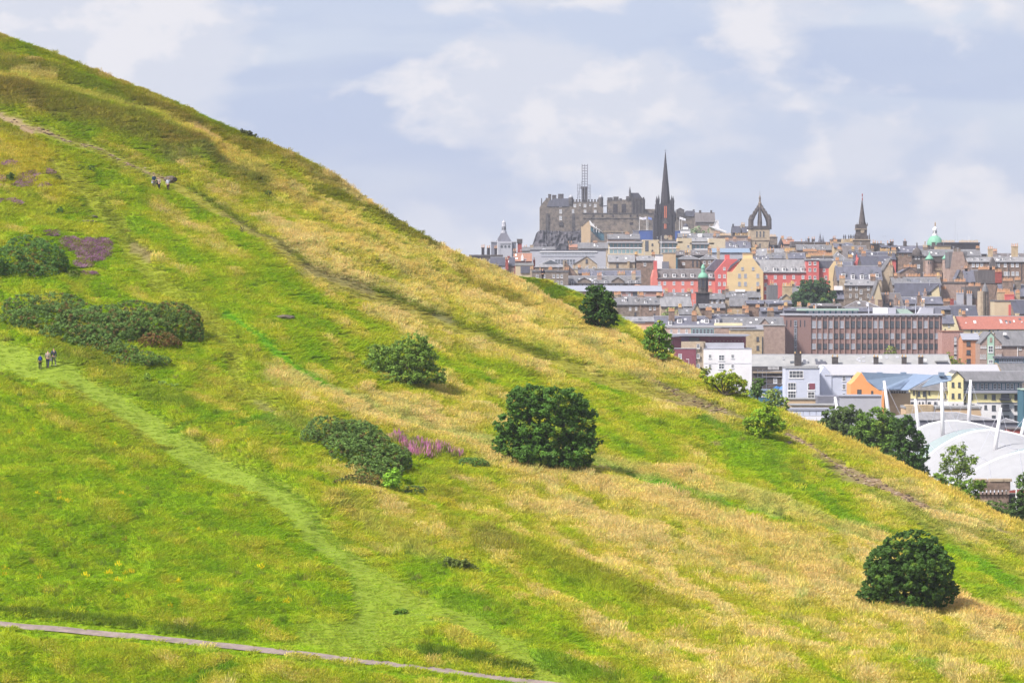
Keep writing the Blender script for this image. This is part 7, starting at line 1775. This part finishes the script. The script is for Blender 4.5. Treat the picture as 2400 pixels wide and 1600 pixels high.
mt.prism('pediment', [(2168, 652), (2182, 636), (2208, 636), (2208, 652)], STN['sb'], -.8, .5)
for lab, x_, yt, Yb in (('tall thin aerial pole on the right skyline', 2239, 516, 1450), ('short aerial pole beside the tall one', 2243.5, 546, 1450)):
    q = Bld('aerial', lab, x_ - 2, x_ + 2, Yb, cat='aerial'); q.pole('pole', x_, yt, 570, .09, GREYF)

# ---- slender spire
ts = Bld('slender_spire', 'slender octagonal stone spire with a red finial', 2002, 2038, 1285, cat='steeple')
ts.box('tower', 2008, 2032, 537, None, STN['sd'], -2.2, 2.2); ts.box('base', 2002, 2040, 562, None, STN['st'], -2.8, 2.8); ts.box('cornice', 2000, 2041, 561, 563, STN['sl'], -3.1, 3.1); ts.box('stage', 2006, 2035, 552, 562, STN['sd'], -2.5, 2.5)
ts.box('cornice', 2005, 2033, 536.5, 538, STN['sl'], -2.6, 2.6); ts.box('parapet', 2007, 2032, 526, 537, STN['sd'], -2.3, 2.3)
MB().lathe(ts.x(2020.5), 0, [(1.65, ts.z(530)), (1.5, ts.z(522)), (.3, ts.z(474)), (.22, ts.z(470))], 8, 0, R(22.5)).build('spire', STN['sd'], ts.root)
for x_ in (2007.5, 2012, 2028, 2031.5): MB().lathe(ts.x(x_), -2.2, [(.2, ts.z(530)), (.16, ts.z(525)), (.02, ts.z(521))], 6).build('pinnacle', STN['sd'], ts.root)
for x_ in (2003, 2036): MB().lathe(ts.x(x_), -2.3, [(.3, ts.z(562)), (.25, ts.z(553)), (.02, ts.z(546))], 6).build('pinnacle', STN['sd'], ts.root)
MB().lathe(ts.x(2021), 0, [(.12, ts.z(471)), (.28, ts.z(466)), (.1, ts.z(464)), (.08, ts.z(461)), (.3, ts.z(457)), (.05, ts.z(453))], 6).build('finial', STN['rbk'], ts.root)
MB().lathe(0, 0, [(.85, 0), (.85, .12)], 14).build('clock', STN['sl'], ts.root, (ts.x(2020), -2.25, ts.z(542))).rotation_euler = (R(90), 0, 0)

# ---- crown steeple
cs_ = Bld('crown_steeple', 'stone church tower with an open crown of arches and spirelet', 1756, 1806, 1410, cat='steeple')
cs_.box('tower', 1757, 1804, 536, None, STN['sl'], -4.6, 4.6); cs_.box('string_course', 1756, 1805, 563, 564.5, STN['st'], -4.8, 4.8); cs_.box('parapet', 1755, 1806, 529.5, 536, STN['sd'], -4.9, 4.9)
for x_ in (1774, 1782, 1790): cs_.win(x_, 549, 4.5, 15, 'k', -4.6, name='lancet')
cs_.win(1781, 576, 6, 12, 'k', -4.6, name='lancet')
cx_ = cs_.x(1781)
zt = cs_.z
for k in range(8):
    corner = k % 2 == 1
    a = R(45 * k); R0 = 6.1 if corner else 4.4
    ca, sa = math.cos(a), math.sin(a)
    ring = [(1.0, 536), (.96, 520), (.76, 509), (.54, 501), (.33, 494), (.14, 486)]
    th = .9 if corner else .8
    MB().tube([(cx_ + f_ * R0 * ca, f_ * R0 * sa, zt(y)) for f_, y in ring], [th, th, th * .9, th * .8, th * .7, th * .7], 5).build('crown_arch', STN['sd'], cs_.root)
    pk = MB()
    for f_, y in ((1.0, 518), (.84, 511), (.66, 504), (.48, 498), (.30, 492)):
        pk.lathe(cx_ + f_ * R0 * ca, f_ * R0 * sa, [(.62, zt(y + 4)), (.5, zt(y - 3)), (.03, zt(y - 10))], 5)
    tag(pk.build('crockets', STN['sd'], cs_.root), kind='stuff')
    if corner: MB().lathe(cx_ + 5.9 * ca, 5.9 * sa, [(.95, zt(538)), (.85, zt(516)), (1.0, zt(515)), (.04, zt(502))], 6).build('pinnacle', STN['sd'], cs_.root)
MB().lathe(cx_, 0, [(.55, zt(535)), (.55, zt(497)), (1.3, zt(493)), (1.35, zt(487)), (.95, zt(486)), (.75, zt(478)), (.95, zt(477.5)), (.5, zt(474)), (.42, zt(466)), (.6, zt(465.5)), (.12, zt(457)), (.05, zt(447))], 8).build('spirelet', STN['st'], cs_.root)
for k in range(8):
    a = R(45 * k); MB().lathe(cx_ + 1.25 * math.cos(a), 1.25 * math.sin(a), [(.2, zt(490)), (.16, zt(484)), (.02, zt(479))], 5).build('pinnacle', STN['sd'], cs_.root)
for x_ in (1769, 1801): MB().lathe(cs_.x(x_), -5.5, [(.5, zt(585)), (.4, zt(575)), (.03, zt(565))], 6).build('pinnacle', STN['sv'], cs_.root)

# ---- great dark spire
hb = Bld('great_spire', 'tall black gothic spire with pinnacles and orange lancets', 1531, 1583, 1700, cat='steeple')
hb.box('tower', 1537, 1578, 478, None, STN['sv'], -4.8, 4.8); hb.box('lower_tower', 1532, 1582, 512, None, STN['sv'], -5.6, 5.6)
MB().lathe(hb.x(1559.5), 0, [(2.9, hb.z(482)), (2.65, hb.z(462)), (.25, hb.z(360)), (.2, hb.z(357))], 8, 0, R(22.5)).build('spire', STN['sv'], hb.root)
hb.pole('vane', 1559.5, 350, 359, .08, DARKF); hb.box('vane_arm', 1557, 1562.5, 352.5, 353.2, DARKF, -.06, .06)
for x_, yt, w_ in ((1538.5, 460, 1.0), (1543, 457, .7), (1549, 468, .8), (1570, 468, .8), (1573, 458, .7), (1576.5, 460, 1.0), (1534, 492, .9), (1581, 492, .9)):
    MB().lathe(hb.x(x_), -4.6, [(w_ * .7, hb.z(520)), (w_ * .65, hb.z(yt + 14)), (w_ * .85, hb.z(yt + 13)), (.06, hb.z(yt))], 6).build('pinnacle', STN['sv'], hb.root)
for x_ in (1539, 1546, 1573, 1580): hb.box('buttress', x_ - 2.2, x_ + 2.2, 500, None, STN['sv'], -6.2, -4.6, None, .15)
ORG = plain('louvre_orange', (222, 128, 100))
hb.box('lancet', 1557, 1559, 483, 511, ORG, -4.95, -4.7); hb.box('lancet', 1560.4, 1562.4, 483, 511, ORG, -4.95, -4.7); hb.box('lancet', 1556.6, 1558.6, 524, 536, ORG, -5.75, -5.5); hb.box('lancet', 1559.8, 1561.6, 524, 536, ORG, -5.75, -5.5)
MB().lathe(0, 0, [(1.15, 0), (1.15, .15)], 16).build('clock', STN['sl'], hb.root, (hb.x(1559.5), -5.65, hb.z(556))).rotation_euler = (R(90), 0, 0)
hb.prism('gablet', [(1551, 524), (1559.5, 511), (1568, 524)], STN['sd'], -5.9, -5.5)

# ---- lantern towered hall on the left
mh = Bld('lantern_hall', 'grey slated tower with a white lantern and round windows', 1150, 1212, 1500)
mh.box('wall', 1165, 1200, 566, None, STN['gry'], -1, 9); mh.box('wing', 1151, 1165, 568, None, STN['dgr'], 0, 9); mh.box('wing', 1198, 1210, 568, None, STN['dgr'], 0, 9); mh.box('wing_cap', 1150, 1167, 565, 568, STN['gry'], -.3, 9.3); mh.box('wing_cap', 1197, 1211, 565, 568, STN['gry'], -.3, 9.3)
hw_ = lambda px_: (px_ - 1181) * mh.k
cz = mh.z
b = MB(); prof = [(20, 568), (16.5, 563), (12, 555), (8.5, 549), (7, 546)]
ringv = []
for w_, y_ in prof:
    h_ = w_ * mh.k
    ringv.append([(mh.x(1181) - h_, 4 - h_, cz(y_)), (mh.x(1181) + h_, 4 - h_, cz(y_)), (mh.x(1181) + h_, 4 + h_, cz(y_)), (mh.x(1181) - h_, 4 + h_, cz(y_))])
for r0, r1 in zip(ringv[:-1], ringv[1:]):
    for k in range(4): b.face([r0[k], r0[(k + 1) % 4], r1[(k + 1) % 4], r1[k]])
b.build('roof', ROF['s1'], mh.root)
lt = MB().lathe(mh.x(1181), 4, [(1.5, cz(546.5)), (1.45, cz(541)), (1.05, cz(541)), (1.0, cz(531)), (1.25, cz(530)), (1.15, cz(529)), (.95, cz(524)), (1.0, cz(521)), (.6, cz(518.5)), (.1, cz(515)), (.05, cz(509))], 10).build('lantern', STN['gry'], mh.root)
for k in range(8): MB().box(-.2, .2, -.05, .05, cz(539), cz(533)).build('opening', DARKF, lt, (mh.x(1181) + 1.02 * math.cos(R(45 * k)), 4 + 1.02 * math.sin(R(45 * k)), 0)).rotation_euler = (0, 0, R(45 * k + 90))
for x_ in (1176, 1184.5, 1193):
    MB().lathe(0, 0, [(.62, 0), (.62, .1)], 12).build('round_window', GLASS, mh.root, (mh.x(x_), -1.02, cz(578))).rotation_euler = (R(90), 0, 0)
    mh.prism('dormer', [(x_ - 4, 571), (x_, 565), (x_ + 4, 571)], STN['gry'], -1.3, 1)
mh.pole('flagpole', 1166, 562, 598, .12, WHITE, -2)

# ---- castle on its rock
CST = stone('castle_stone', (138, 126, 116), (84, 78, 78), .5)
CSD = stone('castle_stone_dark', (100, 94, 94), (66, 64, 70), .5)
rk = Bld('castle_rock', 'dark craggy rock face under the castle', 1252, 1365, 1890, cat='rock')
b = MB(); r_ = np.random.default_rng(9)
cols_ = np.linspace(1238, 1372, 36); rows_ = np.linspace(0, 1, 12)
topy = np.interp(cols_, [1238, 1250, 1256, 1262, 1270, 1290, 1330, 1360, 1372], [600, 566, 548, 541, 539, 541, 543, 540, 545])
pts_ = {}
for i, cx0 in enumerate(cols_):
    for j, f in enumerate(rows_):
        y_ = topy[i] + (620 - topy[i]) * f
        dd = -14 * f + r_.uniform(-2.2, 2.2) - 3 * math.sin(i * .9) * f
        pts_[i, j] = (rk.x(cx0 + r_.uniform(-.8, .8), dd), dd, rk.z(y_, dd))
for i in range(len(cols_) - 1):
    for j in range(11): b.face([pts_[i, j + 1], pts_[i + 1, j + 1], pts_[i + 1, j], pts_[i, j]])
    b.face([pts_[i, 0], pts_[i + 1, 0], (pts_[i + 1, 0][0], 40, pts_[i + 1, 0][2]), (pts_[i, 0][0], 40, pts_[i, 0][2])])
b.build('crag', stone('crag_rock', (96, 92, 100), (62, 62, 72), .25), rk.root)
ca = Bld('castle', 'long stone castle with palace block, hall and gun terraces', 1265, 1620, 1900, cat='castle')
ca.prism('palace_wall', [(1265, 545), (1265, 486), (1268, 480), (1282, 464), (1288, 464), (1290, 484), (1362, 484), (1362, 545)], CST, 0, 16)
ca.prism('palace_roof', [(1281, 484), (1287, 470), (1300, 465.5), (1335, 465), (1337, 484)], ROF['s1'], -.4, 10)
ca.box('palace_wall', 1335, 1414, 473, 548, CST, -.6, 15)
for k in range(11): ca.box('merlon', 1335 + k * 7.2, 1339 + k * 7.2, 467, 473, CSD, -.7, 2)
for x0_, x1_, yt in ((1285, 1292, 455), (1294, 1304, 457), (1308, 1321, 454.5), (1279, 1284, 464)): ca.box('chimney', x0_, x1_, yt, 470, CSD, 3, 6)
ca.box('corner_post', 1268, 1270.5, 465, 480, CSD, 0, 2)
for px_ in (1338, 1408):
    tw = MB().lathe(ca.x(px_), 0, [(1.5, ca.z(480)), (1.6, ca.z(464))], 10).build('bartizan', CSD, ca.root)
    MB().lathe(ca.x(px_), 0, [(1.55, ca.z(464)), (1.1, ca.z(460)), (.1, ca.z(456))], 10).build('ogee_cap', LEAD, tw, smooth=True)
ca.wins([1314], [495.5, 511], 6, 9, 'b'); ca.wins([1343], [496], 5, 10, 'b', -.6); ca.wins([1347, 1371, 1395], [482], 6, 7, 'b', -.6); ca.wins([1371, 1395], [495], 6, 6, 'b', -.6); ca.wins([1359, 1383], [480], 4, 5, 's', -.6)
ca.win(1314, 482, 6, 7, 's'); ca.box('oriel', 1309, 1319, 520, 528, CSD, -.6, .1)
for x_ in (1282, 1344): ca.box('buttress', x_ - 3, x_ + 3, 500, 545, CSD, -.9, .2)
# clock tower under scaffolding
ca.box('flag_tower', 1363, 1377, 443, 473, CSD, 2, 6); ca.box('flag_tower', 1361.5, 1378, 437, 443, CSD, 1.6, 6.4)
scf = Bld('castle_scaffold', 'tall thin scaffold tower above the castle flag tower', 1352, 1384, 1898, cat='scaffold')
b = MB()
for x_ in (1364.5, 1370.5, 1377):
    for d_ in (0, 4): b.tube([(scf.x(x_), d_, scf.z(468)), (scf.x(x_), d_, scf.z(385))], .18, 4)
b.build('standards', STN['dgr'], scf.root)
b = MB()
for y_ in np.arange(388, 440, 6.2): 
    b.tube([(scf.x(1364), 0, scf.z(y_)), (scf.x(1377.6), 0, scf.z(y_))], .13, 4); b.tube([(scf.x(1364.5), 0, scf.z(y_)), (scf.x(1364.5), 4, scf.z(y_))], .12, 4); b.tube([(scf.x(1364), 4, scf.z(y_)), (scf.x(1377.6), 4, scf.z(y_))], .13, 4)
b.build('ledgers', STN['dgr'], scf.root)
b = MB()
for x_ in (1354, 1358, 1381, 1384):
    b.tube([(scf.x(x_), 2, scf.z(468)), (scf.x(x_), 2, scf.z(430 if x_ < 1370 else 433))], .12, 4)
for y_ in (434, 441, 448, 455, 462):
    b.tube([(scf.x(1352.5), 2, scf.z(y_)), (scf.x(1364), 2, scf.z(y_))], .12, 4); b.tube([(scf.x(1376), 2, scf.z(y_)), (scf.x(1385), 2, scf.z(y_))], .12, 4)
b.tube([(scf.x(1353), 2, scf.z(465)), (scf.x(1365), 2, scf.z(420))], .12, 4)
b.build('side_lift', STN['dgr'], scf.root)
# great hall, memorial and terraces
ca.box('hall', 1424, 1480, 468, 506, CST, 1, 15); 
for x0_, x1_, yt in ((1424, 1436, 463), (1438, 1450, 461), (1452, 1458, 465), (1468, 1482, 460)): ca.box('parapet', x0_, x1_, yt, 470, CSD, .8, 6)
for x_ in (1442, 1462): ca.box('tall_window', x_ - 5, x_ + 5, 478, 498, STN['sv'], .8, 1.2)
ca.box('bridge', 1412, 1426, 482, 484, STN['gry'], 3, 6)
ca.box('memorial', 1480, 1512, 466, 506, CSD, .5, 15); ca.prism('memorial_roof', [(1476, 467), (1479, 452), (1496, 452), (1508, 468)], ROF['s5'], 2, 12)
for k in range(5): ca.box('merlon', 1481 + k * 6.4, 1484.5 + k * 6.4, 462, 466.5, CSD, .3, 2)
for k in range(4): ca.box('pier', 1483 + k * 8, 1486 + k * 8, 468, 500, STN['sv'], .0, .6)
MB().lathe(ca.x(1476.5), 1, [(.7, ca.z(466)), (.6, ca.z(452)), (.7, ca.z(450)), (.05, ca.z(437))], 6).build('pinnacle', CSD, ca.root)
ca.box('terrace_wall', 1366, 1540, 500, None, CST, -3, 6); ca.box('string_course', 1366, 1540, 499, 501, CSD, -3.3, -2.8); ca.box('string_course', 1366, 1540, 511, 512.5, CSD, -3.3, -2.8)
for x_ in (1391, 1412, 1437, 1478, 1494): ca.box('gun_port', x_ - 2, x_ + 2, 503.5, 508, STN['sv'], -3.2, -2.9)
ca.box('arch', 1476, 1484, 521, 527, STN['sv'], -3.15, -2.9)
ca.box('terrace_wall', 1412, 1470, 543, None, CST, -8, -3); ca.box('coping', 1412, 1470, 542, 543.5, STN['sl'], -8.3, -2.9)
ca.box('range', 1510, 1540, 490, 503, CST, 2, 8); ca.box('gate_range', 1578, 1640, 498, None, CST, 2, 10); ca.box('gate_tower', 1586, 1604, 491, 510, CSD, 1, 8); ca.prism('gate_roof', [(1586, 491), (1594, 487), (1604, 492)], CSD, 1, 8)
ca.prism('gate_range_roof', [(1604, 506), (1608, 494), (1628, 494), (1634, 508)], ROF['s1'], 1.5, 9); ca.box('chimney', 1624, 1628, 491, 500, CSD, 4, 6)
gh = H('castle gatehouse with crow stepped gables and steep grey roof', 1630, 1676, 520, 499, 1850, 'st', 's3', 12, 'g', name='gatehouse', chims=((1641, 493, 5, 0, 'sd', 6), (1667, 493, 4, 0, 'sd', 6)), wins=([[1650, 1662], [528], 4, 4, 's'],))
# stands for the festival below the castle
cg = H('tall narrow honey gable below the castle battery', 1363, 1384, 530, 515, 1760, 'tan', 's2', 8, 'f', name='gable_house', apex=(1380, 515))
sd_ = Bld('grandstand', 'white grandstand seen side on below the castle wall', 1382, 1416, 1770)
sd_.prism('roof', [(1382, 516), (1382, 527), (1413, 543.5), (1410, 541.5), (1396, 533)], WHITE, 0, 6)
sd_.prism('rake', [(1383, 530), (1383, 538), (1408, 564), (1416, 564), (1416, 548)], STN['tea'], 1, 6)
for x_ in (1392, 1398, 1404): sd_.pole('post', x_, 523 + (x_ - 1392) * 1.1, 545, .25, WHITE, .5)
for lab, a, b_, yt, c_ in (('blue scaffold stand left of the great spire', 1497, 1533, 540, 'blu'), ('blue scaffold stand right of the great spire', 1579, 1596, 541, 'blu'), ('grey scaffold stand beside the blue one', 1484, 1498, 541, 'dgr')):
    H(lab, a, b_, yt, yt - 1, 1740, c_, 'zn', 6, 'x', name='stand')
for lab, x_, yt, side_, c_ in (('white flag at the left end of the stands', 1498.5, 508, 1, (240, 238, 248)), ('pale flag left of the great spire', 1515, 508, -1, (226, 222, 240)), ('blue flag beside the great spire', 1518.5, 508, 1, (130, 150, 220)), ('white flag right of the great spire', 1592.5, 508, 1, (244, 242, 250)), ('second white flag right of the great spire', 1598, 510, 1, (236, 236, 248))):
    fq = Bld('flag', lab, x_ - 3, x_ + 3, 1735, cat='flag'); fq.pole('pole', x_, yt, 540, .14, WHITE)
    b = MB()
    for k in range(4):
        xa, xb = fq.x(x_) + side_ * k * .55, fq.x(x_) + side_ * (k + 1) * .55
        b.poly([(xa, .1 * math.sin(k), fq.z(yt + 6) - k * .1), (xb, .1 * math.sin(k + 1), fq.z(yt + 6) - (k + 1) * .1), (xb, .1 * math.sin(k + 1), fq.z(yt) - (k + 1) * .15), (xa, .1 * math.sin(k), fq.z(yt) - k * .15)] + [(xa, .1 * math.sin(k) + .04, fq.z(yt + 6) - k * .1), (xb, .1 * math.sin(k + 1) + .04, fq.z(yt + 6) - (k + 1) * .1), (xb, .1 * math.sin(k + 1) + .04, fq.z(yt) - (k + 1) * .15), (xa, .1 * math.sin(k) + .04, fq.z(yt) - k * .15)], [(0, 1, 2, 3), (7, 6, 5, 4)])
    b.build('cloth', plain('flag_%d' % c_[0], c_), fq.root)
cm = H('white crenellated tower house with a dark dome', 1596, 1618, 540, 538, 1660, 'wh', 'lg', 6, 'x', name='camera_tower')
for k in range(6): cm.box('merlon', 1596.3 + k * 3.8, 1598.5 + k * 3.8, 536.5, 538.5, WHITE, -.2, .3)
cm.box('drum', 1601, 1613, 532, 539, WHITE, 1, 5); MB().lathe(cm.x(1608), 3, [(1.5, cm.z(532)), (1.3, cm.z(527)), (.5, cm.z(524)), (.1, cm.z(523))], 12).build('dome', ROF['s5'], cm.root, smooth=True)
plant('rock_tree', 'green trees on the bank below the castle gatehouse', 'tree', (1640, 570), [(1626, 543, 8, 8), (1636, 538, 8, 8), (1664, 540, 7, 8), (1645, 546, 10, 6)], 2.4, .5, (122, 150, 128), Y=1800, trunk=.4, base_z=100)
H('pinkish blank gable below the castle gatehouse', 1630, 1662, 528, 524, 1830, 'sp', 's3', 6, 'x', name='bastion')
st2 = Bld('grandstand', 'white sloping stand roof right of the castle gatehouse', 1662, 1702, 1790); st2.prism('roof', [(1662, 531), (1700, 545), (1704, 542), (1672, 530)], WHITE, 0, 6); st2.prism('rake', [(1664, 560), (1664, 534), (1700, 547), (1704, 560)], STN['sl'], 1, 6)
H('pale stone gable with a chimney right of the gatehouse', 1672, 1686, 530, 518, 1800, 'wh', 'lg', 7, 'f', name='gable_house', chims=((1681, 516, 7, 0, 'wh', 1),))
H('cluster of stone houses below the great spire, left side', 1424, 1500, 560, 550, 1600, 'sp', 's2', 9, 'g', chims=((1432, 552, 10, 4, 'sp'), (1470, 548, 10, 4, 'sp')))
H('long stone range hiding the foot of the great spire', 1490, 1600, 566, 562, 1550, 'sb', 's3', 9, 'x', chims=((1571, 556, 9, 3, 'sy', 1),))
H('stone range with pale roofs right of the great spire', 1590, 1700, 556, 548, 1580, 'sb', 's2', 10, 'g', chims=((1628, 545, 4, 0, 'sl'), (1680, 546, 14, 5, 'sp')), wins=([[1612, 1640, 1660], [562], 5, 6, 's'],)).box('white_wall', 1636, 1646, 547, 556, WHITE, -1, 1)
H('white fronted range under the stone houses', 1600, 1680, 566, 558, 1500, 'bei', 's4', 8, 'g')
H('orange roofed house at the foot of the castle rock', 1334, 1362, 580, 573, 1600, 'sal', 'or', 8, 'g', name='house', chims=((1362, 570, 6, 0, 'sl'),))
H('stone houses at the foot of the castle rock', 1355, 1432, 582, 570, 1580, 'sl', 's2', 9, 'g', chims=((1395, 568, 10, 4, 'sp'), (1420, 572, 8, 3, 'sb')), wins=([[1370, 1384, 1410], [588], 5, 6, 's'],))
H('grey stone range left of the castle rock foot', 1222, 1300, 588, 580, 1560, 'sl', 's2', 9, 'g', chims=((1246, 574, 8, 0, 'sl'), (1232, 579, 6, 2, 'sd')))
# ================================================================ the air
hz = MB().box(-3420, 3420, -3420, 3420, 44.0, 188.0)
hm = bpy.data.materials.new('haze_air'); hm.use_nodes = True
hm.node_tree.nodes.clear()
pv = hm.node_tree.nodes.new('ShaderNodeVolumePrincipled')
pv.inputs['Color'].default_value = (0.84, 0.87, 1.0, 1)
pv.inputs['Density'].default_value = 0.000105
pv.inputs['Anisotropy'].default_value = 0.2
ho = hm.node_tree.nodes.new('ShaderNodeOutputMaterial')
hm.node_tree.links.new(pv.outputs[0], ho.inputs['Volume'])
tag(hz.build('haze', hm), 'thin pale haze hanging over the city', 'haze', kind='stuff')
